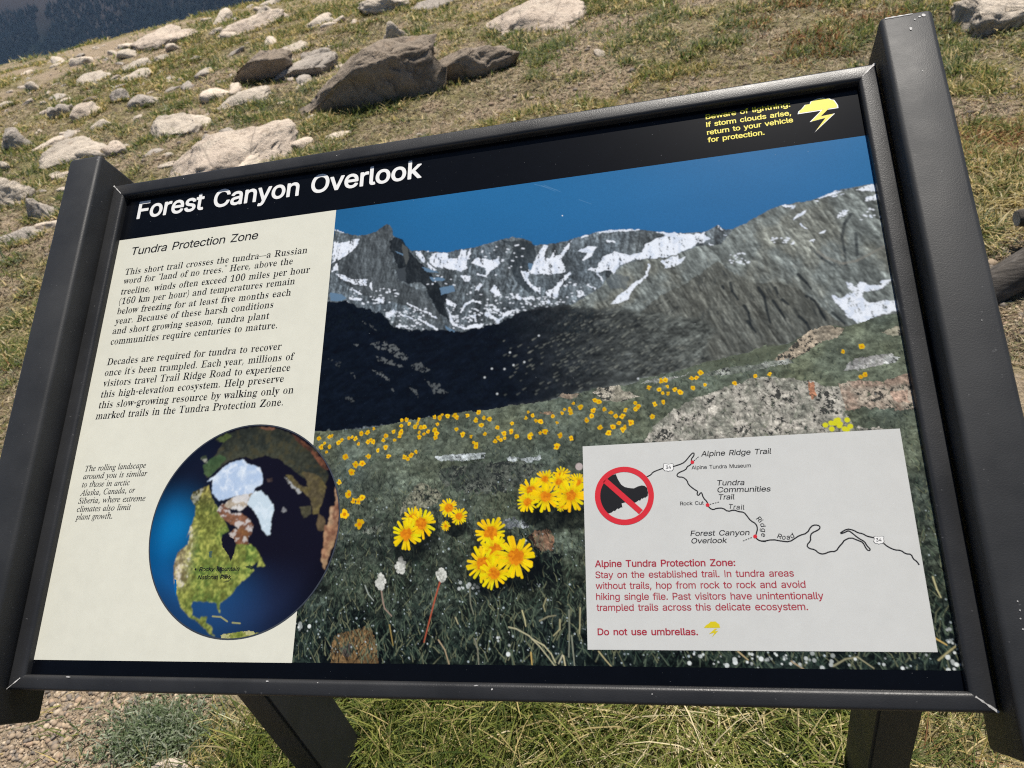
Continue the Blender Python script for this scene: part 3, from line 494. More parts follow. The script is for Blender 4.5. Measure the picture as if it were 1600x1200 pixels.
    for P in ((600,320,650,335,645,390,690,385,700,420,650,400), (650,450,720,425,700,445), (600,380,615,420,605,440), (820,330,860,315,900,330,880,350)): cv.put(cv.mask(zp('V', P), .0008), lin((26, 34, 40)), .85)
    for P in ((275,420,290,430,295,500,285,565,275,500),): cv.put(cv.mask(zp('V', P), .0006), lin((12, 96, 160)))
    land('V', (640,860,740,840,860,830,930,845,900,880,800,905,650,900), (110, 124, 50), (150, 150, 84), (200, 196, 150), lo=.55)
    for P in ((575,715,640,720,690,755), (730,765,790,770)): cv.stroke(zp('V', P), .0008, lin((150, 150, 104)), .0008)
    cv.c *= (1 + .08 * (r.rand(*X.shape) - .5))[..., None]
    return cv
FL_E = (215,985,260,1025,235,1055,305,1055,300,975,320,965,380,1020,405,1000,463,985,490,975,518,988,545,1030,568,945,617,938,672,905,625,1015,645,1000,670,1015,750,1000,768,965,845,1000,838,930,905,835,940,830,965,865,900,880,900,930,890,965,1045,830,1035,860,1012,890,1065,895,1095,890,1050,935,1090,950,1050,975,1125,930,1178,808,1200,870,1180,915,1195,945,1185,980,1240,790,1220,815,1285,800,1345,795,1365,815,1450,795,1360,910,1412,955,1483,970,1500,1020,1525,1045,1545,770,1520,830,1565,875,1590,815)
FL_F = (30,835,95,810,140,825,75,875,210,895,105,950,330,860,445,815,465,768,500,795,530,840,570,845,670,800,705,855,745,775,768,745,810,745,820,775,900,725,840,695,1010,755,995,800,950,835,1095,745,1155,770,1195,800,1250,800,1275,750,1220,858,1170,890,1270,890,1320,855,1255,915,1065,895,1020,668,1055,680,1360,690,1355,742,1380,720,1520,700,1500,808,325,930,190,1010,215,980,262,945,270,985,235,1000,365,970,485,955,475,975,565,940,605,930,735,960,825,985,705,1055,1135,940)
FL_G = (85,563,170,578,198,608,240,553,300,578,345,602,245,612,185,505,220,500,450,565,550,538,440,485,480,480,515,438,205,685,115,805,970,465,1090,450,800,525)
FL_H = (597,345,740,305,770,527,735,545,1238,1085)
FL_J = (705,125,770,100,625,175,795,175,925,180,955,195,985,165,1025,138,520,245,577,235,487,308,385,390,467,490,503,545,545,550,577,520,430,655,555,740,300,95,437,178,275,140)

GLYPHS = {}
# outlines of the sans letters: character code, advance, then closed contours of x, y
GLYPHS['sans'] = (
(44,131,((25,-88,59,-88,63,-85,100,48,100,52,98,54,48,55,43,52,22,-79,22,-84),)),
(46,131,((63,-8,78,-6,90,0,98,10,103,24,102,38,97,50,86,60,72,65,57,64,45,58,34,46,30,34,31,20,38,6,49,-3),)),
(51,317,((139,-9,164,-9,188,-6,207,0,228,10,243,20,259,37,269,53,276,70,280,100,279,119,271,145,258,166,244,181,228,192,216,198,197,205,167,209,264,320,265,356,262,360,50,361,46,360,44,357,44,317,48,312,190,312,192,311,106,212,105,174,107,170,110,169,148,169,176,164,191,159,209,146,219,132,222,122,225,108,225,94,223,82,219,73,214,64,198,51,179,43,154,39,137,41,113,48,98,58,87,72,81,93,78,96,31,97,28,95,26,92,28,74,35,54,45,37,61,21,76,10,96,0,117,-6),)),
(52,317,((196,-4,239,-5,243,-3,245,1,245,68,247,69,289,69,292,71,294,74,294,114,293,117,290,119,245,120,245,222,243,225,239,227,198,227,193,224,192,119,86,119,84,120,222,354,221,358,218,361,173,361,170,359,167,356,25,115,23,111,23,74,25,71,29,69,192,69,193,67,193,0),)),
(65,336,((10,-4,58,-5,63,-3,97,93,100,95,237,94,273,-3,277,-5,323,-5,328,-2,329,2,326,10,210,326,198,356,195,360,141,361,137,358,7,3,7,-1),(116,144,116,146,167,300,219,145,217,144),)),
(67,357,((175,-9,199,-9,232,-4,255,5,278,18,301,38,316,58,329,85,335,109,335,114,331,117,284,116,281,114,277,100,270,86,262,74,252,64,238,55,224,48,196,42,168,43,149,49,136,55,116,70,104,83,96,96,84,123,79,150,77,191,81,218,88,242,97,262,115,286,131,298,150,308,172,313,197,314,219,310,238,302,258,287,272,268,281,243,284,240,330,239,335,243,335,248,332,262,321,288,308,310,291,328,273,342,248,354,224,362,200,365,174,365,141,360,114,349,100,341,82,327,60,302,42,272,33,249,28,230,24,198,24,158,29,123,39,92,49,71,60,54,80,31,98,16,114,7,142,-4),)),
(70,287,((41,-4,87,-5,92,-1,93,150,242,150,245,151,247,154,247,194,244,199,92,200,92,310,94,311,260,312,262,314,263,317,263,356,261,360,43,361,38,358,37,1,38,-2),)),
(73,210,((21,-4,188,-5,193,-2,193,39,192,43,188,45,135,45,133,47,133,310,135,311,188,311,192,313,193,316,193,355,190,360,23,361,18,358,17,317,19,313,23,311,76,311,78,309,78,46,76,45,23,45,19,43,17,40,17,0),)),
(77,440,((41,-4,85,-5,88,-3,90,0,90,269,93,262,114,203,196,-2,200,-5,238,-5,242,-3,245,2,325,206,348,270,349,265,348,210,348,0,350,-3,353,-5,396,-5,401,-3,402,1,402,355,400,359,396,361,334,361,329,358,241,130,220,70,198,135,110,358,105,361,43,361,39,359,37,355,37,1,38,-2),)),
(79,373,((175,-9,206,-9,238,-2,270,13,293,30,313,52,324,70,333,87,344,123,349,158,350,180,349,205,345,229,341,248,329,278,312,304,293,326,281,336,264,347,232,360,200,365,174,365,141,360,114,349,102,342,82,327,60,303,43,273,37,261,29,234,24,198,24,158,29,121,33,106,42,84,51,67,60,53,83,28,102,14,114,7,142,-4,157,-7),(177,42,158,46,132,57,119,67,102,86,89,110,81,137,77,164,77,192,81,221,89,246,100,267,115,286,131,298,149,307,172,313,196,314,216,310,241,299,256,288,271,271,284,246,292,220,296,194,296,162,293,137,286,113,276,92,262,74,242,58,224,48,196,42),)),
(80,311,((41,-4,87,-5,92,-1,93,125,174,125,190,127,214,132,234,141,252,153,265,166,277,183,285,203,290,226,291,254,288,274,281,294,271,313,256,330,237,344,214,354,192,359,178,361,43,361,38,358,37,1,38,-2),(93,175,92,177,93,312,162,312,184,310,205,303,216,296,222,290,228,280,233,268,237,242,235,225,231,213,227,204,218,192,201,181,180,175),)),
(82,314,((41,-4,87,-5,92,-1,92,132,94,134,170,133,243,-3,248,-5,298,-5,303,-2,304,2,301,8,227,143,254,159,266,171,275,183,286,207,290,225,291,240,291,261,288,278,278,304,267,322,257,331,236,346,214,355,178,361,43,361,38,358,37,1,38,-2),(93,184,92,186,93,312,162,312,186,310,209,302,223,290,229,281,234,270,237,254,237,239,231,217,226,208,218,199,201,189,180,184),)),
(83,313,((141,-10,172,-11,197,-7,225,2,244,12,260,25,274,42,281,54,286,67,290,85,290,110,283,134,272,153,254,170,240,179,216,190,195,198,146,211,116,222,96,235,89,246,85,258,86,272,90,283,97,294,107,302,117,308,131,313,148,316,167,316,184,313,195,309,208,302,219,294,224,286,228,279,232,263,235,260,280,260,284,262,285,266,284,279,277,302,268,317,253,334,233,348,214,356,193,363,172,365,146,365,116,360,94,353,76,342,58,328,46,312,37,295,32,272,32,249,38,228,43,217,50,206,65,192,77,184,100,172,120,165,180,148,204,139,224,127,234,114,237,99,237,90,232,75,224,63,212,54,199,47,184,42,166,39,148,39,130,42,112,48,102,54,91,63,84,73,80,86,78,96,75,99,28,100,23,98,22,94,23,82,31,56,41,38,58,20,77,7,95,-1,120,-8),)),
(84,314,((133,-4,180,-5,183,-3,185,0,185,310,187,311,294,312,297,317,297,356,294,360,23,361,18,358,17,316,20,312,128,311,130,310,130,1,131,-2),)),
(90,307,((28,-4,278,-5,283,-2,284,40,283,43,280,45,94,44,92,45,120,85,281,320,283,324,283,355,280,360,29,361,24,358,23,316,25,313,28,311,212,312,215,311,26,36,25,0),)),
(97,272,((102,-10,128,-10,149,-5,172,7,188,22,189,0,192,-4,235,-5,238,-3,240,0,240,188,236,212,226,232,210,251,188,264,168,270,140,274,121,273,98,269,78,262,58,250,44,238,32,222,24,205,25,202,28,199,70,187,74,190,86,208,99,217,108,222,120,225,144,227,159,224,170,218,179,211,184,201,188,186,188,176,186,172,183,169,168,164,105,156,69,147,51,139,37,129,27,117,21,104,17,84,17,61,22,42,31,26,43,12,57,3,79,-6),(110,37,97,40,86,44,79,49,73,57,69,68,69,78,71,86,76,94,88,103,104,109,188,123,188,92,186,83,180,68,171,56,157,45,143,40,127,37),)),
(98,297,((157,-10,183,-9,202,-3,213,2,227,11,238,20,246,29,258,46,268,70,274,89,277,106,278,128,277,150,271,186,261,210,252,227,243,238,222,256,209,263,192,270,179,273,162,274,146,273,130,270,118,265,107,258,99,252,84,236,84,357,79,361,36,360,33,358,32,355,32,-1,37,-5,81,-4,83,0,84,29,99,12,117,-1,138,-8),(150,38,134,40,122,45,111,53,102,64,95,75,88,94,85,112,83,135,85,158,89,173,96,190,105,204,116,215,129,222,147,226,160,226,175,223,188,218,203,205,210,194,217,181,223,160,225,144,225,121,221,99,216,83,210,70,202,58,190,48,180,42,164,38),)),
(99,277,((142,-10,160,-10,182,-6,200,1,217,11,229,21,243,37,254,57,259,71,258,74,255,76,212,86,209,84,204,72,200,64,188,51,171,42,151,37,130,39,112,45,96,58,87,71,80,85,74,107,72,126,73,146,76,166,83,186,94,203,107,215,120,222,138,226,152,226,170,222,185,214,195,205,201,196,208,181,212,179,254,189,257,192,257,196,254,205,246,222,236,236,222,249,207,259,188,267,170,272,149,274,121,272,96,265,70,250,54,234,40,216,30,194,23,170,19,144,21,105,26,80,36,55,49,34,70,14,90,2,111,-6,126,-9),)),
(100,297,((134,-10,155,-9,175,-4,194,8,213,29,214,0,216,-4,260,-5,264,-1,265,355,264,358,261,360,218,361,213,357,212,237,199,251,189,259,168,270,140,274,124,273,108,270,84,261,62,246,45,226,29,196,26,184,21,160,19,118,25,82,34,56,51,29,61,18,75,8,87,1,105,-6,118,-9),(139,38,122,41,110,46,102,52,90,66,81,82,76,97,73,118,72,139,74,158,78,175,86,193,96,207,110,218,122,223,137,226,150,226,164,223,176,218,188,209,199,195,207,176,211,160,213,143,213,122,210,98,205,83,199,70,191,58,182,50,167,42,153,38),)),
(101,283,((145,-10,163,-10,184,-6,207,2,223,12,240,27,248,37,258,55,260,62,259,66,256,69,214,79,210,76,206,67,197,55,180,43,158,37,140,37,127,40,108,48,97,55,90,64,84,72,77,89,73,108,73,113,260,114,265,118,265,140,263,167,257,193,246,216,240,227,229,240,208,256,188,266,167,272,142,274,116,271,91,263,68,249,51,231,37,210,26,184,20,151,19,118,23,92,30,69,40,47,54,28,70,14,92,1,113,-7,133,-10),(74,160,74,168,80,185,88,198,95,207,105,215,116,221,130,225,144,226,157,225,170,222,181,216,190,208,198,197,204,186,211,161,208,159),)),
(102,178,((55,-4,99,-5,104,-1,104,223,106,224,160,224,163,226,164,230,164,265,163,268,158,270,105,270,104,272,105,303,110,317,120,324,137,327,158,323,163,325,175,364,173,368,166,371,144,375,122,375,103,372,84,363,70,352,62,342,57,331,52,312,52,271,5,270,0,266,0,230,2,225,6,224,50,224,52,222,52,1,53,-2),)),
(103,298,((131,-110,156,-110,175,-108,194,-104,214,-96,230,-86,244,-73,250,-64,259,-48,264,-28,265,-16,265,264,264,268,262,270,217,269,215,265,214,235,203,248,194,256,181,264,166,270,152,273,136,274,114,272,103,269,92,265,75,256,57,241,40,218,29,194,23,173,19,147,19,120,23,94,30,72,40,51,50,37,63,24,76,15,99,4,121,-1,146,-1,167,2,182,9,196,17,211,35,213,35,213,-6,212,-18,209,-30,200,-44,195,-48,182,-56,172,-60,152,-63,137,-63,119,-60,106,-56,93,-47,75,-26,71,-24,35,-43,31,-47,31,-50,34,-56,45,-72,55,-81,68,-91,86,-100,101,-105),(137,46,122,49,110,54,99,61,88,74,81,87,76,104,73,120,72,141,74,159,78,176,86,193,96,207,109,217,119,222,136,226,150,226,165,223,177,218,188,210,198,197,206,182,211,164,214,142,214,127,212,109,206,89,199,74,191,64,182,57,167,50,149,46),)),
(104,287,((35,-4,79,-5,83,-2,84,158,87,182,94,198,105,211,124,222,140,225,162,224,178,218,187,210,192,204,199,189,203,166,203,-2,208,-5,249,-5,252,-4,255,0,255,179,252,200,245,222,233,242,217,257,198,267,186,271,172,273,146,273,122,267,104,258,84,240,84,356,83,359,80,361,37,361,34,359,32,356,32,1,33,-2),)),
(105,117,((35,-4,79,-5,82,-3,84,0,84,264,83,268,80,270,37,270,34,269,32,266,32,1,33,-2),(53,306,64,305,77,310,88,320,92,331,93,345,88,356,79,365,68,370,54,371,41,367,30,357,25,346,25,332,30,320,40,310),)),
(107,266,((35,-4,79,-5,83,-2,84,95,107,117,203,-4,260,-5,263,-3,265,0,263,4,148,151,253,259,256,264,255,267,251,270,196,269,87,157,84,156,84,355,83,358,80,361,37,361,34,359,32,356,32,1,33,-2),)),
(108,132,((96,-6,124,-4,130,-1,131,2,124,35,122,41,118,43,99,41,92,43,87,48,85,59,84,356,82,359,79,361,36,361,33,358,32,355,32,56,33,42,36,31,41,20,48,11,54,5,72,-3),)),
(109,427,((35,-4,79,-5,83,-2,84,166,86,184,91,198,104,214,118,222,137,227,153,225,162,222,170,217,180,206,186,194,187,182,187,1,189,-3,193,-5,234,-5,239,-2,239,176,241,189,248,205,260,217,276,224,296,227,313,223,325,217,335,207,341,194,343,174,343,-2,348,-5,392,-4,395,1,395,182,393,200,390,213,387,224,378,239,368,251,354,262,336,270,316,275,289,274,264,267,252,260,242,253,232,243,223,231,211,248,198,261,190,267,172,273,164,275,144,275,124,270,102,258,84,240,83,266,81,269,34,269,32,264,32,1,33,-2),)),
(110,287,((35,-4,79,-5,83,-2,84,158,87,182,94,198,105,211,124,222,140,225,162,224,178,218,187,210,192,204,199,189,203,166,203,-2,208,-5,250,-5,254,-2,255,178,253,192,249,212,239,232,228,248,215,258,199,267,185,271,161,274,142,273,122,267,106,259,97,252,84,238,83,265,80,269,38,270,33,268,32,1,33,-2),)),
(111,291,((142,-10,170,-9,192,-2,212,8,232,23,250,46,260,68,268,93,271,120,270,158,265,182,257,204,242,228,224,247,201,262,180,270,146,274,121,272,96,265,70,250,53,234,40,216,30,194,23,170,19,144,21,105,26,80,36,55,49,34,70,14,90,2,111,-6,126,-9),(138,38,124,40,112,45,100,54,90,65,84,76,77,93,73,116,72,138,75,162,81,180,88,195,98,207,111,218,120,222,138,226,152,226,167,223,179,218,191,210,200,198,209,183,215,164,219,140,219,123,215,100,210,84,204,71,195,58,186,50,171,42,152,37),)),
(112,297,((35,-104,79,-105,84,-101,84,28,104,8,124,-4,148,-10,162,-11,183,-9,202,-3,212,1,230,13,240,23,252,37,264,59,274,89,277,114,277,150,271,186,262,210,247,234,230,251,209,263,192,270,174,273,157,274,136,272,118,265,107,258,94,247,84,235,83,265,81,269,37,270,33,267,32,-99,33,-102),(150,38,134,40,122,45,111,53,102,64,95,75,88,94,85,112,83,135,85,158,89,173,96,190,105,204,116,215,129,222,147,226,160,226,175,223,188,218,203,205,210,194,217,181,223,160,225,144,225,121,221,99,216,83,210,70,202,58,190,48,180,42,164,38),)),
(114,181,((35,-4,79,-5,83,-2,84,164,86,182,91,194,99,206,109,213,118,218,141,223,170,221,174,222,175,226,175,268,172,273,142,274,120,269,110,265,100,258,84,242,83,266,80,269,37,270,33,267,32,1,33,-2),)),
(115,255,((123,-10,142,-10,167,-6,190,3,203,11,218,24,226,36,234,53,237,72,235,93,229,108,220,121,210,130,196,139,180,146,102,167,90,174,84,182,81,196,83,204,87,212,100,221,120,227,143,227,160,222,170,214,178,203,184,192,187,189,227,198,231,201,231,205,229,212,218,233,212,241,198,254,189,260,171,268,152,273,134,274,110,273,87,267,69,259,54,248,39,230,31,214,28,196,30,173,35,160,41,149,51,139,64,129,94,117,158,101,174,92,180,84,183,76,183,68,179,58,169,48,157,42,141,37,120,37,100,41,84,50,76,62,70,76,67,79,26,71,22,69,20,66,24,50,31,36,40,23,56,9,69,1,86,-5,106,-9),)),
(116,159,((105,-7,129,-7,141,-6,151,-3,154,2,147,34,144,41,138,42,120,39,108,41,100,45,95,54,93,68,93,222,95,224,142,224,146,225,147,229,147,266,146,269,142,270,93,270,92,332,88,335,45,335,42,333,41,330,40,271,5,270,1,268,0,264,0,228,4,224,38,224,41,222,41,60,43,44,49,28,55,18,68,6,85,-3),)),
(117,287,((115,-8,139,-8,164,-2,183,8,203,28,204,0,206,-4,250,-5,254,-2,255,264,252,269,208,270,203,267,203,104,200,87,193,69,182,55,166,45,146,40,126,41,110,48,102,53,96,60,88,77,84,103,83,267,78,270,37,270,33,267,32,92,33,74,38,55,48,32,64,13,86,0,102,-6),)),
(118,272,((112,-4,158,-5,163,-2,264,262,264,266,262,269,214,270,209,267,152,110,136,61,123,102,63,268,59,270,14,270,9,267,9,260,109,-1),)),
(119,397,((95,-4,139,-5,143,-2,198,193,253,-1,258,-5,300,-5,304,-3,307,4,386,264,385,268,381,270,337,270,332,267,278,73,226,267,222,270,174,269,169,257,119,72,65,267,60,270,17,270,13,269,11,265,12,260,90,2,92,-2),)),
(121,272,((50,-106,80,-105,93,-102,107,-96,125,-81,139,-60,148,-42,264,262,264,266,262,269,214,270,210,268,152,110,136,62,123,102,63,268,59,270,14,270,9,267,9,260,108,-1,97,-32,92,-42,86,-51,78,-55,70,-58,59,-58,44,-55,39,-58,29,-98,30,-101,34,-102),)),
)
# outlines of the bold letters: character code, advance, then closed contours of x, y
GLYPHS['bold'] = (
(44,131,((25,-94,60,-95,66,-92,69,-88,107,49,105,56,101,60,95,61,48,61,41,59,38,55,35,48,15,-80,18,-90,20,-92),)),
(46,131,((63,-14,69,-15,80,-12,94,-5,103,6,107,14,110,24,110,33,108,41,102,54,97,60,89,66,80,70,71,72,62,72,54,70,40,63,32,55,29,50,26,44,23,33,23,24,25,17,33,2,45,-9,54,-12),)),
(58,131,((63,-14,69,-15,80,-12,94,-5,103,6,107,14,110,24,110,33,108,41,102,54,97,60,89,66,80,70,71,72,62,72,54,70,40,63,32,55,29,50,26,44,23,33,23,24,25,17,33,2,45,-9,54,-12),(63,178,70,178,80,180,93,187,103,198,108,208,110,217,110,226,108,236,104,244,99,251,85,261,71,265,62,265,55,263,40,256,30,244,26,236,23,226,23,217,25,210,33,194,45,184,53,180),)),
(65,336,((10,-11,59,-11,64,-10,68,-7,72,0,101,84,102,87,104,88,232,88,264,0,269,-8,277,-11,324,-11,330,-9,334,-5,335,2,332,12,204,359,202,363,198,366,192,367,141,367,134,365,131,361,1,5,0,0,2,-6,5,-9),(126,151,125,153,167,277,210,152,208,151),)),
(66,319,((41,-11,184,-11,214,-8,236,-2,258,9,271,18,279,26,289,40,299,62,303,82,304,101,303,115,300,128,291,149,281,164,266,177,251,187,270,203,277,212,283,223,289,246,289,276,284,299,272,322,259,337,240,351,228,357,214,362,194,366,181,367,42,367,36,365,33,362,31,355,31,1,33,-7),(100,52,99,54,99,148,100,150,181,150,195,148,210,142,218,136,227,128,232,118,236,109,237,100,237,92,236,84,232,75,227,68,214,58,194,53,181,51),(100,212,99,214,99,302,100,304,176,305,187,303,200,299,207,295,215,288,219,280,222,272,224,260,222,245,214,231,207,224,200,219,186,214,173,211),)),
(67,357,((175,-16,206,-15,235,-10,258,-1,282,12,295,23,306,34,321,54,329,68,335,82,342,109,341,115,339,119,336,122,331,123,286,123,281,122,276,117,271,102,265,90,257,78,248,69,234,60,222,54,210,51,196,49,178,49,168,50,152,55,140,60,127,69,115,80,101,100,90,126,85,150,84,164,84,191,87,218,94,240,103,259,119,281,138,295,158,304,177,307,197,307,216,304,234,297,253,283,266,264,276,240,281,234,287,233,330,233,337,235,341,240,342,248,338,265,328,290,314,313,295,334,277,347,251,360,224,368,200,372,168,371,138,366,110,354,96,346,78,333,63,317,54,306,46,294,36,274,27,252,22,230,17,198,17,158,23,121,33,89,43,67,54,50,76,25,94,11,110,2,125,-5,139,-10,158,-14),)),
(68,352,((41,-11,163,-11,188,-9,222,-1,252,12,272,26,291,44,307,66,315,82,324,106,333,144,335,182,333,213,330,230,320,265,312,282,302,299,289,315,277,327,253,344,238,352,223,358,205,363,179,367,43,367,37,366,33,362,31,355,31,1,33,-7),(100,52,99,54,99,304,101,305,166,305,190,301,208,295,225,285,239,273,253,252,262,228,267,204,268,190,268,168,264,137,255,110,246,93,234,79,216,66,200,59,182,54,160,51),)),
(70,287,((41,-11,88,-11,94,-9,98,-4,99,1,99,141,99,143,242,143,250,147,254,154,254,195,251,202,246,205,242,206,99,206,99,208,99,304,101,305,258,305,262,306,268,310,270,317,270,356,268,362,264,365,258,367,43,367,36,365,33,362,31,355,31,1,33,-7),)),
(73,210,((21,-11,188,-11,195,-9,199,-4,200,1,200,40,199,44,196,48,188,51,142,51,140,52,139,54,139,303,142,305,188,305,194,306,197,309,200,316,200,356,198,362,193,366,188,367,23,367,16,365,12,360,11,355,11,316,12,312,14,308,22,305,69,305,71,304,71,302,71,53,69,51,22,51,17,50,13,47,11,40,11,0,14,-7),)),
(77,440,((41,-11,86,-11,93,-8,96,-1,97,224,98,228,191,-6,194,-9,200,-11,238,-11,246,-9,251,-2,339,224,342,229,342,-3,346,-9,353,-11,397,-11,402,-10,405,-8,407,-4,409,1,409,355,407,360,405,364,397,367,334,367,328,365,324,362,235,132,220,91,204,138,116,362,112,365,105,367,42,367,38,366,34,364,32,360,31,355,31,1,33,-7),)),
(78,366,((41,-11,88,-11,95,-8,99,0,98,252,131,198,262,-7,266,-10,272,-11,324,-11,329,-10,333,-7,335,1,335,355,334,360,331,365,324,367,280,367,272,365,269,359,268,110,267,107,105,362,100,366,94,367,42,367,37,366,33,363,31,355,31,1,33,-7),)),
(79,373,((175,-16,206,-15,220,-13,241,-8,257,-1,274,7,297,25,309,37,318,48,329,66,339,84,347,106,351,123,356,158,357,180,355,212,352,229,347,250,335,280,318,308,297,331,285,341,268,352,250,360,235,366,217,370,200,372,168,371,138,366,110,354,98,348,78,332,64,319,55,307,45,292,37,276,31,262,23,234,17,198,17,158,23,118,27,104,36,82,46,63,55,49,64,38,79,23,98,8,110,2,125,-5,139,-10,157,-14),(177,49,158,52,146,57,136,62,123,72,115,80,105,93,95,113,87,138,84,164,84,192,87,214,94,240,101,256,115,276,128,288,139,295,151,301,172,307,196,307,214,304,228,299,238,294,252,283,266,267,278,244,286,220,289,194,289,162,286,137,280,116,270,96,257,78,248,69,237,62,221,54,196,49),)),
(80,311,((41,-11,88,-11,94,-9,97,-4,99,1,99,116,99,118,174,119,198,121,218,126,238,135,256,147,271,162,282,179,291,200,296,221,297,233,297,253,294,274,288,296,276,317,260,336,241,349,216,360,192,366,178,367,42,367,36,365,33,362,31,355,31,1,33,-7),(100,182,99,184,99,303,99,305,162,305,180,304,198,299,208,293,216,286,223,276,227,266,230,242,228,225,225,216,222,208,214,197,198,187,180,182),)),
(82,314,((41,-11,88,-11,94,-9,97,-4,99,1,99,125,99,127,101,127,164,127,166,126,237,-6,240,-9,247,-11,299,-11,305,-9,309,-6,311,0,309,6,236,140,237,141,249,148,263,158,271,167,280,180,287,193,292,204,297,225,298,241,297,261,295,278,290,292,283,308,272,326,261,336,248,346,240,351,218,360,200,365,178,367,42,367,36,365,33,362,31,355,31,1,33,-7),(100,190,99,192,99,303,99,305,162,305,186,303,206,296,218,286,224,278,228,266,230,254,230,239,225,220,221,212,214,204,206,199,198,195,180,191),)),
(84,314,((133,-11,180,-11,188,-8,191,0,192,304,194,305,291,305,298,307,301,310,303,316,303,355,301,362,296,366,291,367,23,367,16,365,12,360,11,355,11,316,13,310,17,306,23,305,121,305,123,304,123,1,126,-7),)),
(90,307,((28,-11,278,-11,284,-10,288,-6,291,0,291,40,288,46,283,50,278,51,107,51,105,52,287,316,289,324,289,356,287,362,284,365,277,367,29,367,23,366,19,362,17,356,17,316,19,310,24,306,29,305,199,305,202,304,20,39,18,33,18,0,21,-7),)),
(97,272,((102,-17,120,-17,143,-14,162,-6,181,5,185,-7,188,-10,194,-11,236,-11,243,-8,247,0,247,188,242,215,232,236,226,245,214,257,203,264,190,270,167,277,140,281,121,280,95,275,74,268,54,256,38,242,27,226,17,205,20,198,24,194,68,181,74,182,78,184,87,199,99,210,110,216,124,219,144,220,158,217,169,211,176,204,178,198,181,185,181,176,179,174,168,171,105,163,74,156,60,150,43,142,32,133,22,120,15,106,10,84,11,61,16,40,26,22,39,7,53,-2,76,-12),(110,44,100,46,90,49,84,54,78,61,76,68,76,79,78,84,82,91,92,98,110,104,154,110,179,115,181,115,181,92,180,84,175,72,166,60,153,51,140,46,127,43),)),
(98,297,((157,-17,184,-15,204,-9,217,-3,231,6,242,15,251,25,263,42,274,67,280,89,283,106,285,128,284,150,281,171,277,189,267,214,259,228,249,242,238,252,226,262,204,273,190,277,173,280,158,281,141,279,128,276,115,271,103,264,92,255,91,255,91,355,89,361,86,365,79,367,38,367,33,366,28,362,25,355,25,1,26,-4,30,-9,36,-11,79,-11,85,-9,88,-6,91,10,104,0,122,-10,138,-15),(150,44,137,46,126,51,115,59,106,70,99,82,94,97,91,118,90,135,91,153,95,170,101,186,110,200,120,210,132,216,147,219,160,219,172,217,184,212,197,201,205,190,211,178,216,160,218,144,218,121,215,99,210,86,205,74,197,62,186,53,177,48,164,45),)),
(99,277,((142,-17,160,-17,184,-12,203,-5,221,6,233,16,248,33,260,54,265,71,263,78,258,82,212,93,207,92,204,89,195,70,190,63,181,54,172,49,162,46,152,44,140,44,126,46,115,51,101,62,92,75,84,95,79,116,79,137,81,156,84,170,91,187,103,203,112,210,123,216,138,219,152,219,168,216,181,209,190,201,196,192,203,176,207,174,212,172,256,183,261,186,263,190,264,196,263,200,253,223,241,240,226,254,211,264,191,273,170,279,149,281,121,279,94,271,79,263,66,255,49,238,35,220,24,196,16,170,13,144,13,118,14,104,20,76,31,50,47,27,66,9,88,-5,111,-13,126,-16),)),
(100,297,((134,-17,155,-16,176,-10,193,0,206,10,209,-6,212,-9,218,-11,260,-11,267,-9,270,-4,271,1,271,355,269,362,264,366,259,367,218,367,212,365,208,362,206,355,206,256,204,255,185,270,171,276,160,279,135,281,118,279,102,276,80,267,72,262,58,251,48,241,39,230,33,219,23,198,19,184,14,160,13,145,13,118,14,104,18,82,29,52,38,36,46,25,57,13,72,1,84,-5,102,-12,118,-16),(139,44,124,47,114,51,106,57,95,70,87,85,82,100,79,118,79,139,81,158,84,172,91,189,101,203,114,212,124,217,137,219,150,219,162,217,172,213,183,204,194,191,201,174,205,160,207,143,207,122,205,105,199,86,194,74,185,62,177,54,164,48,153,45),)),
(101,283,((145,-17,169,-16,192,-11,210,-4,228,7,246,23,258,40,266,61,265,70,259,74,214,85,208,83,205,80,198,68,192,59,178,50,170,46,158,44,149,44,131,45,115,51,106,57,98,64,90,74,86,84,81,99,80,107,260,107,267,110,270,115,271,140,269,167,263,196,252,220,245,231,234,244,225,253,212,262,190,272,167,279,142,281,116,278,104,275,88,269,74,261,64,254,45,235,32,214,20,186,14,158,13,144,13,118,16,92,24,66,35,43,49,24,66,8,90,-5,113,-13,133,-17),(82,166,81,168,86,184,93,194,100,203,109,210,118,215,130,219,144,220,157,219,166,216,181,207,188,200,196,188,203,168,200,166),)),
(102,178,((55,-11,100,-11,106,-9,110,-4,111,1,111,216,113,217,160,218,168,222,171,230,171,265,168,272,164,275,159,277,112,277,111,279,111,303,116,314,124,319,144,320,159,317,164,318,168,321,170,326,181,364,178,372,169,377,144,382,122,382,100,378,80,368,65,356,57,346,51,334,45,312,45,277,4,277,-2,274,-6,269,-7,264,-7,229,-3,221,4,217,43,217,45,216,45,0,48,-7),)),
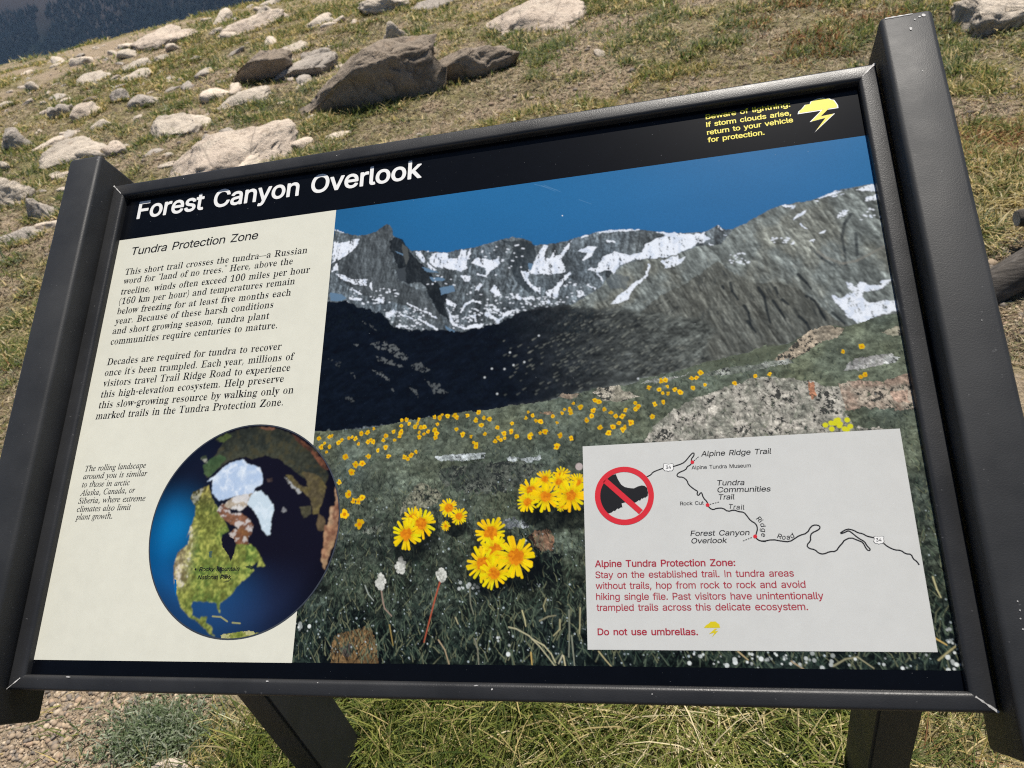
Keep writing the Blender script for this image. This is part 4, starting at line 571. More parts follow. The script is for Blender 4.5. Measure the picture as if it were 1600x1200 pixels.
(103,298,((131,-116,156,-117,175,-115,196,-110,217,-102,234,-91,249,-77,260,-61,265,-50,271,-28,272,-16,272,264,270,272,264,276,260,277,220,277,215,276,212,273,209,270,207,254,198,262,186,269,176,274,160,279,135,281,114,279,100,275,88,270,71,261,52,245,41,232,34,222,23,197,16,173,13,147,13,120,16,94,24,69,32,52,41,37,58,20,72,10,92,0,112,-6,130,-8,153,-7,170,-4,186,3,199,12,205,17,206,17,206,-14,202,-30,196,-38,192,-43,182,-49,172,-53,152,-57,137,-57,117,-53,106,-48,96,-41,79,-21,71,-17,63,-20,36,-35,30,-39,26,-43,24,-48,25,-52,31,-64,41,-76,58,-92,70,-100,91,-109,110,-114),(137,53,125,55,114,59,103,66,93,78,87,89,82,104,79,120,79,141,81,162,87,180,92,190,101,203,114,212,122,216,136,219,150,219,162,217,176,210,186,202,193,193,200,180,205,164,207,142,207,127,205,109,200,92,194,78,186,68,175,60,165,56,148,53),)),
(104,287,((35,-11,80,-11,86,-9,89,-4,91,1,91,158,93,178,99,194,109,206,123,214,140,219,159,218,174,212,179,209,186,200,193,186,196,166,196,1,198,-6,201,-9,207,-11,250,-11,258,-8,261,0,261,179,258,201,251,224,239,245,224,260,205,271,185,278,158,281,132,277,117,272,106,266,91,257,91,356,87,364,80,367,36,367,29,364,25,356,25,1,28,-7),)),
(105,117,((35,-11,80,-11,87,-8,91,0,91,265,87,273,80,277,36,277,29,273,25,266,25,0,28,-7),(53,299,63,299,70,300,80,305,86,309,93,316,96,322,100,336,98,351,93,360,89,365,83,370,76,374,63,378,54,378,47,376,34,370,24,360,20,352,18,345,17,337,20,326,26,314,37,305),)),
(107,266,((35,-11,79,-11,85,-9,88,-6,91,1,91,92,106,107,199,-9,206,-11,260,-11,268,-8,271,0,269,8,156,150,167,162,259,256,263,264,261,271,257,275,251,277,200,277,193,275,93,173,91,173,91,356,87,364,80,367,36,367,29,364,25,356,25,1,28,-7),)),
(108,132,((96,-13,110,-13,129,-9,135,-5,138,2,130,40,127,45,124,48,119,49,110,48,96,49,93,51,91,59,91,356,87,364,80,367,36,367,28,363,25,355,25,56,27,42,30,29,36,16,43,7,50,0,59,-5,69,-9,81,-12),)),
(109,427,((35,-11,80,-11,86,-9,89,-4,91,1,91,166,93,184,98,197,108,209,121,216,137,220,152,218,159,216,166,212,175,202,180,190,181,1,182,-4,185,-8,192,-11,234,-11,241,-9,244,-5,246,1,246,176,248,187,254,202,264,212,279,218,296,220,312,216,324,209,330,202,335,190,336,174,336,1,337,-4,341,-9,348,-11,390,-11,396,-9,400,-5,401,1,401,182,400,200,396,216,393,226,384,243,372,257,363,264,354,270,337,277,316,281,289,281,262,273,242,261,224,244,212,258,200,268,184,276,164,281,144,281,126,278,108,269,91,257,88,270,86,274,82,276,38,277,30,274,27,270,25,264,25,1,28,-7),)),
(110,287,((35,-11,80,-11,86,-9,89,-4,91,1,91,158,93,178,99,194,109,206,123,214,140,219,159,218,174,212,179,209,186,200,193,186,196,166,196,1,198,-6,202,-9,208,-11,250,-11,256,-9,259,-6,261,1,261,178,260,192,255,215,245,236,233,252,219,264,206,271,193,276,178,279,162,281,142,279,120,273,102,264,90,255,88,270,85,274,81,276,37,277,31,275,28,272,25,264,25,1,28,-7),)),
(111,291,((142,-17,170,-15,194,-8,216,3,237,19,247,31,255,42,266,65,275,93,278,120,278,143,277,158,271,184,263,206,255,221,247,232,228,252,214,262,204,268,180,276,165,279,146,281,121,279,94,271,79,263,66,255,48,238,35,220,24,196,16,170,13,144,13,118,14,104,20,76,31,50,47,27,66,9,88,-5,111,-13,126,-16),(138,44,126,46,115,51,104,59,96,69,88,83,82,100,79,117,79,138,82,162,87,178,94,191,103,203,115,212,124,216,138,219,152,219,164,217,176,212,189,202,198,189,204,176,209,160,212,140,212,123,209,103,204,86,199,75,190,62,181,54,168,47,152,44),)),
(112,297,((35,-111,80,-111,86,-109,89,-104,91,-99,91,9,93,9,100,2,115,-7,122,-11,138,-15,162,-17,183,-15,195,-12,217,-3,231,6,241,14,258,34,270,56,274,67,280,89,284,114,285,137,283,158,277,188,267,214,252,238,234,256,212,269,195,276,179,279,162,281,141,279,128,276,115,271,103,264,91,254,88,270,85,274,80,276,36,277,30,274,27,270,25,264,25,-99,28,-107),(150,44,137,46,126,51,115,59,106,70,99,82,94,97,91,118,90,135,91,153,95,170,101,186,110,200,120,210,132,216,147,219,160,219,172,217,184,212,197,201,205,190,211,178,216,160,218,144,218,121,215,99,210,86,205,74,197,62,186,53,177,48,164,45),)),
(114,181,((35,-11,80,-11,86,-9,89,-5,91,1,91,164,93,181,97,190,104,201,113,208,121,212,130,215,141,217,152,217,171,214,176,216,179,218,182,226,182,268,180,275,176,278,163,281,142,281,126,278,106,270,90,259,87,272,84,275,78,277,36,277,30,274,27,270,25,264,25,1,28,-7),)),
(115,255,((123,-17,149,-16,170,-12,193,-3,207,6,223,20,231,32,240,50,243,72,241,93,235,111,225,125,214,136,200,144,182,152,116,169,104,173,94,179,90,184,88,188,87,196,89,202,93,208,100,214,108,218,126,221,143,221,156,216,164,211,168,206,173,198,179,187,187,183,230,192,234,194,237,198,238,204,237,208,228,230,218,245,206,257,194,265,175,274,152,279,134,281,110,279,84,273,65,264,50,254,37,240,27,222,22,204,22,180,26,164,32,152,39,141,51,130,66,121,80,115,96,110,150,96,163,91,170,86,175,79,176,69,173,62,169,57,163,52,148,46,134,43,120,43,110,45,98,49,88,56,81,66,75,81,71,84,66,86,21,76,16,72,13,66,18,47,26,32,34,19,49,6,66,-4,83,-11,101,-15),)),
(116,159,((105,-14,130,-14,152,-10,158,-6,161,1,153,36,150,45,146,47,141,49,120,46,107,48,102,54,99,68,100,216,102,217,142,217,150,220,153,224,154,229,154,266,151,273,143,277,100,277,99,330,97,336,94,339,88,341,45,341,37,338,34,330,34,278,32,277,4,277,-1,275,-4,272,-7,265,-7,228,-4,222,1,218,32,217,34,216,34,60,36,44,43,26,50,14,64,0,82,-9),)),
(117,287,((115,-14,138,-15,160,-10,179,-2,196,10,199,-6,202,-9,208,-11,250,-11,256,-9,260,-5,261,1,261,264,259,271,255,275,249,277,208,277,201,274,198,270,196,264,196,104,194,88,188,73,178,60,164,51,146,47,129,47,114,53,106,58,101,64,97,72,93,80,91,103,91,264,89,271,86,274,80,277,38,277,31,275,27,270,25,264,25,92,27,74,32,52,43,28,51,16,60,7,70,0,83,-6,102,-12),)),
(118,272,((112,-11,158,-11,164,-9,168,-6,270,260,271,265,271,268,269,272,266,275,260,277,214,277,208,275,204,271,136,85,68,272,65,275,59,277,14,277,7,275,3,271,1,264,3,258,103,-4,106,-9),)),
(119,397,((95,-11,139,-11,145,-9,149,-6,198,166,200,164,212,120,248,-6,252,-9,258,-11,300,-11,308,-8,313,1,392,261,393,266,389,273,386,275,381,277,337,277,331,275,327,272,322,256,278,100,277,102,231,272,228,275,222,277,176,277,170,274,167,271,164,264,119,100,70,272,66,275,60,277,16,277,8,273,5,266,6,258,84,0,88,-7),)),
(121,272,((50,-112,80,-112,96,-108,111,-101,122,-93,130,-85,145,-64,154,-44,270,260,271,265,271,268,269,272,266,275,260,277,214,277,208,275,204,272,136,85,68,272,65,275,59,277,14,277,7,275,3,271,1,264,3,258,101,0,91,-30,87,-38,82,-45,76,-49,69,-51,59,-51,42,-49,36,-51,33,-56,22,-95,23,-101,26,-105,30,-108),)),
)
# outlines of the serif letters: character code, advance, then closed contours of x, y
GLYPHS['serif'] = (
(40,141,((96,-76,126,-77,128,-76,129,-73,122,-63,118,-63,117,-67,116,-68,104,-50,83,-10,70,23,62,55,56,86,53,119,54,152,61,202,70,236,76,255,91,288,101,306,116,329,117,328,119,324,123,325,129,334,129,337,126,338,96,337,84,323,64,291,49,258,38,225,30,186,27,153,26,122,28,88,34,51,42,22,49,1,63,-28,82,-58),)),
(41,141,((14,-76,45,-76,60,-57,77,-30,92,2,103,35,111,70,115,109,115,148,113,167,108,203,98,241,89,266,77,290,58,322,48,335,43,338,15,338,13,337,12,334,19,324,22,324,24,329,26,328,42,304,57,273,71,238,80,201,85,176,87,148,87,111,81,60,66,8,54,-18,39,-47,26,-67,22,-63,17,-65,12,-73),)),
(44,126,((18,-63,40,-63,44,-60,62,-14,78,29,83,48,82,52,78,57,53,57,50,56,41,5,27,-56,26,-57,22,-53,18,-54,17,-60),(48,-63,52,-62,51,-58,47,-59),(42,50,44,50,47,52,47,57,41,56,40,52),(87,50,90,50,91,53,89,57,86,57,83,54),)),
(45,151,((18,105,22,105,25,107,25,109,20,113,16,111,16,107),(28,105,124,105,126,108,126,144,122,147,28,146,25,144,25,108),(128,105,135,106,134,113,131,113,127,109,126,107),(18,138,20,138,25,142,24,146,17,146,16,141),(131,138,135,139,135,144,134,146,129,147,126,143),)),
(46,126,((59,-7,66,-7,78,2,82,9,85,19,85,33,81,44,74,53,64,58,57,56,47,49,44,42,41,32,41,18,45,6,50,-1),)),
(48,263,((123,-6,138,-7,147,-5,170,2,189,14,206,32,219,54,228,78,237,118,239,150,239,188,235,228,228,258,217,286,201,310,182,327,160,338,135,343,114,341,92,334,72,322,55,304,44,285,34,260,27,229,23,186,23,151,27,108,35,74,44,51,57,30,76,12,98,0),(120,29,108,33,99,42,93,54,87,78,82,134,81,178,83,226,90,270,95,286,100,296,106,302,114,306,124,307,140,307,155,303,162,298,170,284,174,268,179,235,181,188,181,149,179,108,174,67,170,52,162,39,156,33,148,30),)),
(49,263,((44,-2,49,-3,52,0,51,2,46,6,43,4,43,0),(54,-2,229,-3,233,0,233,24,232,27,193,27,183,29,176,33,171,44,171,337,168,340,133,340,92,310,74,298,56,289,29,280,27,278,28,265,33,254,39,246,48,241,56,245,65,252,98,287,112,287,115,286,114,44,110,34,102,29,93,27,54,27,52,24,52,0),(236,-2,242,-2,242,5,238,6,234,2,234,0),(44,19,47,19,51,23,50,27,43,26,43,22),(238,19,242,20,243,25,241,27,236,27,234,24),(19,273,22,273,24,275,24,278,22,280,20,280,18,278,17,275),(176,332,180,332,181,338,179,340,174,340,172,336),)),
(54,263,((131,-6,146,-7,162,-4,178,2,200,14,213,28,227,50,235,73,239,94,239,123,236,137,231,154,222,172,215,180,194,196,170,206,157,208,145,208,121,203,96,191,81,192,81,207,85,232,94,268,107,291,116,301,125,306,141,310,162,310,174,306,179,299,185,286,188,272,189,253,192,251,201,252,213,258,221,264,227,273,231,282,231,296,227,307,220,319,209,328,195,336,181,340,162,343,141,341,114,333,91,320,73,304,56,278,44,254,34,218,29,183,29,137,31,108,38,80,48,52,62,31,73,20,84,11,104,0),(125,30,116,33,106,41,96,57,91,69,83,102,80,152,83,157,92,163,114,173,124,175,151,174,161,170,169,165,175,156,180,144,185,115,185,91,183,72,178,52,171,40,164,34,153,29),(181,250,186,250,188,252,183,258,179,256,179,252),)),
(66,310,((10,-2,165,-3,196,0,220,6,241,15,260,29,271,41,281,62,285,84,283,112,276,130,261,147,244,159,222,168,205,173,234,185,249,195,262,211,268,226,270,247,266,269,256,288,240,301,214,313,184,319,150,321,12,321,9,320,8,307,10,304,34,303,44,301,51,296,57,283,59,268,59,43,54,28,50,23,46,20,32,16,24,17,10,14,9,0),(144,20,137,20,128,24,124,28,121,37,120,157,122,159,160,159,177,156,189,152,201,144,206,138,213,123,217,109,218,84,216,64,210,43,203,33,195,27,182,22,164,19),(121,179,120,181,120,278,124,295,127,298,134,301,158,301,174,300,188,294,194,290,200,279,204,268,207,249,205,222,203,212,197,198,187,189,171,182,153,179),)),
(68,347,((13,-2,153,-3,200,1,244,15,279,39,302,70,316,109,320,153,320,172,316,206,309,230,301,247,290,263,274,281,260,292,242,303,221,311,196,317,154,321,12,321,9,320,8,307,10,304,38,302,46,299,52,294,57,281,59,260,59,54,58,38,54,25,47,20,35,16,28,17,12,14,11,0),(145,20,132,21,126,25,122,32,120,46,120,274,123,290,128,297,143,301,164,301,194,295,214,285,230,266,243,238,251,200,253,164,252,135,248,102,243,81,236,64,224,44,214,35,204,28,192,24,174,20),)),
(69,309,((9,-2,270,-3,274,-1,289,73,288,76,286,77,283,76,268,55,252,42,235,32,214,26,182,22,138,23,132,24,125,28,122,34,121,43,121,152,150,153,171,149,187,141,193,134,200,122,204,122,205,125,205,206,204,209,200,208,193,196,186,187,172,179,148,175,121,176,121,278,124,292,129,296,144,299,181,299,216,294,234,288,248,281,259,270,267,257,270,256,272,260,273,318,271,321,12,321,9,320,9,308,10,305,27,303,34,303,48,298,55,290,59,278,60,265,60,50,58,35,52,23,45,19,37,16,9,14,7,12,7,1),(278,-2,282,-3,284,-1,284,5,280,5,277,2,277,0),(200,80,212,80,215,82,215,104,214,107,211,107,206,103,200,105,196,104,198,84),(298,89,300,89,302,91,303,98,303,102,300,103,286,102,283,96,283,93,286,92,292,94),(268,222,279,221,282,223,282,240,280,243,278,243,272,239,266,241,264,240,265,224),(211,222,214,222,215,224,215,242,212,244,200,244,199,242,196,226,200,224,206,226),(278,313,281,314,282,319,280,321,276,321,273,318),)),
(72,366,((10,-2,168,-3,171,-2,172,11,171,14,155,17,147,16,134,20,127,26,122,36,120,52,120,150,122,152,244,152,246,151,247,51,244,35,239,24,232,20,220,16,212,17,196,14,195,0,196,-2,356,-2,357,1,356,14,342,17,334,16,320,21,313,28,308,43,307,272,310,286,315,295,323,300,332,302,341,302,356,304,357,307,357,320,354,321,196,321,195,318,195,307,196,304,229,301,238,297,243,290,247,271,246,179,244,178,122,178,120,180,120,270,123,289,128,296,138,301,170,304,172,307,171,320,168,321,10,321,9,318,10,305,26,302,34,303,48,297,56,288,59,271,59,42,54,28,48,21,32,16,25,17,9,14,8,0),)),
(80,292,((10,-2,168,-3,171,-2,172,12,170,14,155,17,147,16,136,19,129,23,124,30,120,51,120,140,122,141,182,142,212,148,226,153,242,161,250,167,265,183,272,196,276,207,279,222,278,248,273,265,269,274,260,286,247,299,234,307,218,314,181,320,160,321,12,321,9,320,9,307,10,304,26,302,34,303,44,299,50,296,56,288,59,271,59,42,54,28,48,21,32,16,25,17,9,14,8,0),(121,164,120,166,120,280,123,292,128,297,140,299,170,299,186,294,196,288,201,280,206,270,211,251,212,232,211,217,208,200,204,187,193,174,187,171,175,166,154,163),)),
(82,331,((10,-2,168,-3,171,-2,172,11,171,14,155,17,147,16,134,20,127,25,123,34,120,52,120,144,122,146,150,145,245,-2,335,-3,338,-2,339,11,338,14,316,16,308,21,301,28,216,154,217,156,233,161,247,169,263,181,276,197,282,214,285,237,281,260,272,279,259,293,248,301,230,309,207,316,186,319,157,321,12,321,9,320,9,307,10,304,26,302,34,303,44,299,50,296,56,288,59,271,59,42,54,28,48,21,32,16,25,17,9,14,8,0),(121,166,120,168,120,274,122,286,125,293,130,297,138,299,165,299,183,297,196,292,206,284,213,272,219,252,220,234,219,218,216,204,210,191,204,183,198,178,182,170,163,167),)),
(84,296,((64,-2,228,-3,232,-1,231,14,211,17,204,16,189,21,183,26,178,41,177,58,177,299,178,301,197,301,220,299,242,291,258,280,269,266,274,255,278,253,280,256,281,318,278,321,18,321,14,318,15,255,17,252,20,254,26,266,33,276,44,286,55,292,68,297,83,300,114,301,117,299,117,58,115,42,111,29,107,24,102,20,89,16,82,17,63,14,62,0),(274,220,289,220,290,235,289,238,286,238,280,235,274,237,271,236,271,231),(6,220,22,221,23,223,24,235,21,236,15,233,8,237,6,236,5,223),(6,313,9,313,13,317,12,321,5,320,5,316),(286,313,289,314,290,319,288,321,284,321,281,318),)),
(90,309,((13,-2,284,-3,287,-2,288,4,285,7,285,11,293,94,298,99,299,114,297,117,283,116,279,104,280,98,280,95,270,74,262,62,247,45,226,33,204,26,185,23,112,23,109,24,280,304,282,307,287,309,286,321,41,321,38,320,37,316,41,311,34,239,30,236,29,228,29,221,31,219,42,219,45,220,49,230,47,236,60,262,73,278,89,288,104,294,125,297,188,298,191,297,18,14,16,11,12,9,11,0),)),
(97,241,((174,-8,181,-9,196,-3,208,4,222,17,223,17,224,13,227,13,233,19,232,22,225,32,214,27,202,27,199,30,197,44,197,160,195,175,190,188,184,198,176,207,160,216,147,221,132,224,111,225,90,222,70,216,59,210,49,203,39,192,34,184,31,173,31,158,34,148,37,142,46,135,55,132,66,137,76,148,79,157,79,166,76,173,66,191,66,194,69,198,76,202,86,204,118,204,134,199,139,196,142,190,145,181,147,170,146,136,138,133,132,134,116,129,112,125,89,116,64,104,44,91,29,74,22,56,21,40,25,22,33,10,42,1,53,-5,66,-8,83,-6,98,-1,111,6,131,21,136,18,141,21,146,21,148,20,153,6,158,-1,166,-6),(96,26,90,27,84,31,77,43,75,58,77,72,82,84,92,97,99,103,112,110,118,112,124,111,140,116,146,116,147,114,146,46,134,33,132,33,129,36,126,35,123,28,115,26),)),
(98,252,((29,-10,38,-10,41,-8,41,-6,32,0,29,0,27,-4,27,-8),(133,-9,146,-8,160,-4,181,7,202,26,218,50,228,80,232,108,231,139,224,166,213,188,202,201,184,215,163,224,152,225,140,222,122,213,108,200,106,200,105,203,102,204,96,198,90,198,89,320,86,321,4,321,3,318,3,306,16,303,21,304,32,300,35,294,37,280,38,1,40,-1,42,0,64,16,81,17,111,-2),(116,13,106,15,98,21,93,28,90,39,89,168,93,178,101,187,104,184,107,184,114,189,115,192,117,193,146,193,156,189,164,182,170,171,175,155,179,127,179,92,175,58,169,36,166,28,158,19,150,15,141,13),(95,313,99,314,99,319,98,321,93,321,90,318),)),
(99,205,((107,-9,117,-9,134,-5,150,3,166,13,186,34,188,34,190,30,193,30,202,42,195,50,189,53,179,44,180,38,168,32,152,29,125,30,111,35,101,41,89,54,83,65,76,87,73,103,71,138,72,152,76,172,81,187,88,197,98,203,111,205,133,205,141,201,145,193,145,171,147,157,152,150,160,143,168,142,175,146,181,152,185,160,187,179,183,192,177,202,168,210,154,218,144,222,128,225,110,224,89,217,67,204,51,189,40,174,30,156,24,137,21,118,21,92,24,73,31,53,41,34,57,15,70,4,86,-4),)),
(100,259,((155,-9,162,-8,165,-5,193,1,226,5,247,5,250,7,249,21,242,23,234,23,222,27,218,34,216,46,217,318,214,321,122,321,121,318,122,305,151,302,158,298,162,291,163,283,163,200,158,199,153,202,147,200,132,214,122,219,112,223,98,225,81,219,64,209,46,192,33,168,24,140,21,103,24,70,32,44,40,30,50,16,61,6,76,-3,93,-9,102,-9,112,-6,123,-1,140,14,146,22,149,18,152,17,158,24,162,24,163,22,163,-1,162,-2,158,1,154,1,153,-6),(105,23,94,28,88,34,83,44,79,58,76,78,75,107,76,136,79,156,86,178,91,185,96,189,106,193,113,194,138,193,140,192,141,188,145,184,148,184,150,188,156,184,160,178,163,169,163,54,160,44,154,36,151,33,148,37,145,37,139,30,140,26,139,25,132,23),(222,313,225,314,226,319,224,321,220,321,217,318),)),
(101,211,((100,-8,119,-8,135,-3,150,4,164,15,172,23,182,34,187,43,186,45,183,46,166,36,155,33,132,32,114,35,99,42,91,51,82,69,76,92,75,112,76,113,187,113,191,116,188,153,180,176,174,188,159,205,148,214,129,222,115,225,100,224,78,216,61,205,48,192,37,176,30,160,24,143,21,124,21,109,23,78,30,54,38,37,51,19,66,6,83,-3),(194,42,198,44,202,49,202,52,193,61,188,63,182,56,181,53,183,51,190,49),(194,114,200,114,200,121,196,122,192,118,192,116),(75,138,74,140,75,160,77,177,82,190,88,199,94,203,106,205,127,205,134,202,139,199,144,189,147,173,149,149,148,138),)),
(102,149,((10,-2,138,-3,142,-1,141,13,121,16,116,15,105,18,100,25,97,35,96,190,98,191,134,192,136,194,136,217,132,220,96,221,96,278,99,297,104,305,112,307,142,307,144,305,145,302,140,290,137,279,137,270,139,262,146,253,154,248,158,248,167,253,173,262,177,272,177,286,175,293,170,304,165,309,156,317,146,322,126,327,106,326,86,319,68,308,54,291,47,273,44,253,44,221,21,220,18,217,18,194,19,192,42,191,44,190,44,39,42,27,38,19,30,15,22,16,9,13,8,0),(10,192,15,191,18,194,17,196,12,200,9,198,9,194),(138,192,145,192,144,199,141,200,137,196,136,194),(10,212,13,212,17,216,16,219,9,219,9,214),(141,212,145,212,145,218,144,220,139,220,136,216),)),
(103,229,((93,-100,111,-101,131,-99,154,-94,170,-88,182,-82,194,-73,204,-60,210,-48,213,-33,213,-16,211,-4,204,10,192,22,174,30,155,35,134,37,92,37,74,39,66,43,63,50,66,59,74,66,80,63,82,65,82,69,85,70,126,70,143,74,162,82,172,89,181,98,192,117,197,136,195,159,191,172,184,184,214,186,215,188,215,212,213,215,156,215,138,221,119,225,109,225,93,223,72,217,53,206,37,192,28,177,24,164,23,148,24,133,29,117,37,104,48,92,73,77,44,59,33,48,27,38,24,27,24,16,27,6,33,-3,49,-17,32,-26,22,-37,17,-48,18,-61,21,-67,26,-75,42,-87,60,-95),(93,-78,77,-77,63,-72,54,-67,48,-61,44,-52,46,-42,51,-34,59,-27,160,-27,182,-31,187,-34,190,-39,191,-46,189,-56,184,-64,172,-71,159,-75,142,-78),(101,90,91,92,84,96,80,102,76,115,73,138,73,158,75,180,81,195,88,202,102,205,124,205,131,202,137,198,141,192,144,179,147,162,147,134,145,117,140,102,133,94,124,90),(218,185,224,186,224,193,220,193,216,189,216,187),(220,207,224,208,225,213,223,215,218,215,216,212),)),
(104,267,((12,-2,125,-3,128,-1,128,13,116,16,110,15,104,17,99,22,97,30,96,161,100,169,109,178,110,179,113,176,116,176,117,178,116,182,117,183,126,186,133,187,154,187,165,183,170,173,172,156,171,32,169,24,164,17,159,15,152,16,139,13,139,-1,142,-3,253,-3,257,0,256,13,244,16,238,15,232,17,227,22,225,29,224,151,223,170,217,191,208,206,196,217,192,219,180,223,166,225,151,220,136,212,124,203,112,190,105,191,100,189,96,190,97,318,94,321,14,321,11,319,11,306,22,303,28,304,37,301,42,294,44,282,44,35,42,24,38,18,29,15,23,16,11,13,10,0),(102,313,105,314,106,319,104,321,100,321,97,318),)),
(105,139,((12,-2,125,-3,128,-1,128,13,118,15,111,15,102,18,99,22,97,33,97,217,95,220,16,220,12,218,11,210,12,203,24,201,31,202,38,200,41,196,43,188,44,36,41,23,38,18,28,15,23,16,11,13,10,0),(102,212,106,212,107,218,105,220,100,220,98,216),(68,252,72,252,80,256,91,265,97,276,99,287,97,300,92,310,84,320,72,325,68,325,61,322,50,313,46,306,43,294,43,279,47,269,57,258),)),
(107,251,((11,-2,125,-3,128,-2,128,13,109,18,105,23,103,30,102,92,109,99,113,100,116,100,118,97,168,26,168,21,166,17,145,13,145,0,146,-2,262,-3,266,0,265,13,252,16,244,22,156,146,191,181,205,192,222,200,243,203,244,206,243,219,142,219,141,216,142,204,167,200,171,196,170,189,160,175,108,122,105,121,102,122,102,310,106,316,106,320,104,321,16,321,12,319,12,306,29,302,34,300,36,294,38,284,38,36,36,25,32,19,27,16,10,13,9,0),)),
(108,140,((12,-2,125,-3,129,0,128,13,118,15,111,15,102,18,99,22,97,33,97,318,94,321,15,321,11,319,12,306,25,303,31,304,38,301,42,294,44,283,44,34,41,23,38,18,28,15,23,16,11,13,10,0),(102,313,106,314,107,319,105,321,100,321,98,318),)),
(109,388,((12,-2,123,-3,126,-1,126,13,118,15,110,15,101,18,98,24,95,32,95,162,101,172,107,178,110,174,113,174,120,180,121,186,130,187,152,187,162,184,166,177,169,161,169,29,166,22,161,17,155,15,148,15,138,13,137,10,138,-2,248,-3,251,-2,252,10,251,13,240,16,234,15,228,17,224,20,221,28,220,164,228,175,230,175,232,171,235,172,242,179,242,184,243,185,254,187,275,187,282,186,288,182,292,174,294,161,294,34,292,24,287,18,280,15,272,15,262,13,262,-1,265,-3,376,-2,378,0,377,13,365,16,360,15,354,17,350,20,346,29,345,150,344,170,338,191,330,205,315,218,302,223,288,225,276,221,261,214,242,198,234,188,233,188,232,192,229,193,223,186,218,185,216,187,212,196,206,206,196,215,185,221,172,225,164,225,151,221,139,215,129,208,113,191,112,191,110,195,108,195,102,189,98,189,95,190,96,217,94,220,12,220,11,217,11,204,23,201,28,203,36,200,40,196,43,186,44,36,42,25,38,18,29,15,23,16,11,13,10,0),(101,212,105,212,105,218,104,220,99,220,96,216),)),
(110,267,((12,-2,125,-3,128,-1,128,13,116,16,110,15,104,17,99,22,97,30,96,161,97,164,104,174,113,181,125,186,133,187,154,187,165,183,170,173,172,156,171,32,169,24,164,17,159,15,152,16,139,13,139,-1,142,-3,253,-3,256,-2,257,10,256,13,244,16,238,15,232,17,227,22,225,29,224,151,223,170,217,191,207,207,196,217,192,219,180,223,166,225,153,221,140,216,129,208,112,190,98,190,96,192,97,217,94,220,14,220,11,219,11,204,23,201,28,203,37,199,42,192,44,180,43,30,41,23,37,18,29,15,23,16,11,13,10,0),(102,212,105,212,106,218,104,220,100,220,97,216),)),
(111,236,((115,-10,138,-6,155,0,172,11,186,25,198,42,207,60,212,78,215,101,213,130,209,151,201,170,192,184,178,200,164,210,146,219,128,225,107,225,89,219,74,212,57,200,43,184,31,162,24,140,21,120,21,96,25,71,31,53,44,32,57,16,74,4,96,-6),(106,11,93,15,87,20,82,29,78,44,75,82,75,132,77,166,83,188,86,194,92,202,99,205,108,207,133,206,141,203,148,196,153,188,157,171,160,147,161,109,159,49,153,28,149,20,144,16,130,11),)),
(112,260,((11,-100,139,-100,141,-97,140,-84,123,-81,116,-82,109,-80,103,-76,100,-70,96,-47,96,18,102,19,108,15,112,19,122,9,136,-2,154,-8,164,-9,182,-3,196,6,208,18,221,38,231,62,237,89,237,125,235,142,229,165,219,186,211,198,201,208,187,217,176,222,163,225,146,222,134,216,124,208,113,193,112,190,115,188,111,188,108,194,106,195,103,194,98,187,95,187,93,188,93,217,91,220,14,220,11,218,11,207,12,204,23,201,31,202,39,197,42,190,44,177,43,-66,41,-74,36,-80,28,-83,22,-82,10,-85,9,-97),(123,23,119,24,119,29,114,34,111,33,109,30,108,31,100,40,96,50,96,162,105,178,108,173,112,174,119,183,118,186,115,188,130,192,155,191,165,187,171,182,176,172,181,155,184,122,184,94,181,64,175,43,171,36,164,28,151,23),(98,212,102,212,103,218,101,220,96,220,94,216),)),
(113,255,((121,-100,247,-100,251,-98,250,-84,236,-81,231,-83,224,-80,220,-76,217,-65,217,214,214,217,211,216,190,201,173,200,152,214,131,223,116,225,92,220,70,208,52,191,36,167,28,146,23,124,21,108,21,93,24,70,29,51,37,35,45,22,55,11,66,3,76,-3,92,-8,101,-9,122,-2,132,3,148,17,152,13,158,17,164,16,164,-60,161,-73,158,-77,149,-81,121,-84,119,-86,119,-96),(113,24,102,26,92,32,86,40,81,52,77,72,75,94,75,126,77,150,84,181,88,189,96,197,102,201,110,203,140,203,151,200,156,196,160,188,163,178,164,48,160,37,152,29,146,32,141,28,140,25,138,24),(222,217,226,218,226,226,216,227,213,226,214,221),)),
(114,201,((12,-2,137,-3,140,-2,141,10,140,13,123,16,116,15,108,18,101,22,98,29,98,147,102,161,107,170,110,172,111,168,114,167,118,170,117,174,113,175,112,178,122,179,142,179,148,177,160,163,170,155,176,155,183,159,192,170,195,181,195,191,191,206,180,219,173,222,164,225,156,222,146,217,135,210,123,198,114,185,112,179,104,183,100,180,95,180,95,217,93,220,16,220,13,219,11,211,12,204,36,200,40,197,43,188,44,36,41,23,38,18,28,15,23,16,11,13,10,0),(100,212,104,212,105,218,103,220,98,220,96,216),)),
(115,202,((105,-9,120,-7,136,-1,150,9,158,18,164,27,170,44,173,59,173,74,167,98,160,110,152,118,134,131,80,159,70,169,66,180,67,187,70,194,78,201,92,205,116,205,126,203,137,198,147,191,158,177,161,175,163,178,163,214,160,216,139,216,104,225,96,225,82,222,68,217,60,211,47,198,39,184,34,168,33,148,35,138,44,120,58,104,76,92,122,68,134,59,139,52,141,46,140,32,135,22,124,16,114,13,83,13,72,17,58,25,48,34,37,52,34,53,32,50,32,5,35,2,40,3,64,3,87,-5),(24,-8,36,-9,38,-7,39,-4,38,-2,31,-2,24,2,22,-1,22,-6),(24,64,26,64,32,68,40,66,41,69,40,75,37,77,24,76,22,74,22,68),(158,153,172,153,173,156,173,166,170,167,164,163,158,165,156,165,155,160),(169,214,172,214,173,216,173,225,170,226,159,225,157,222,158,219,165,217),)),
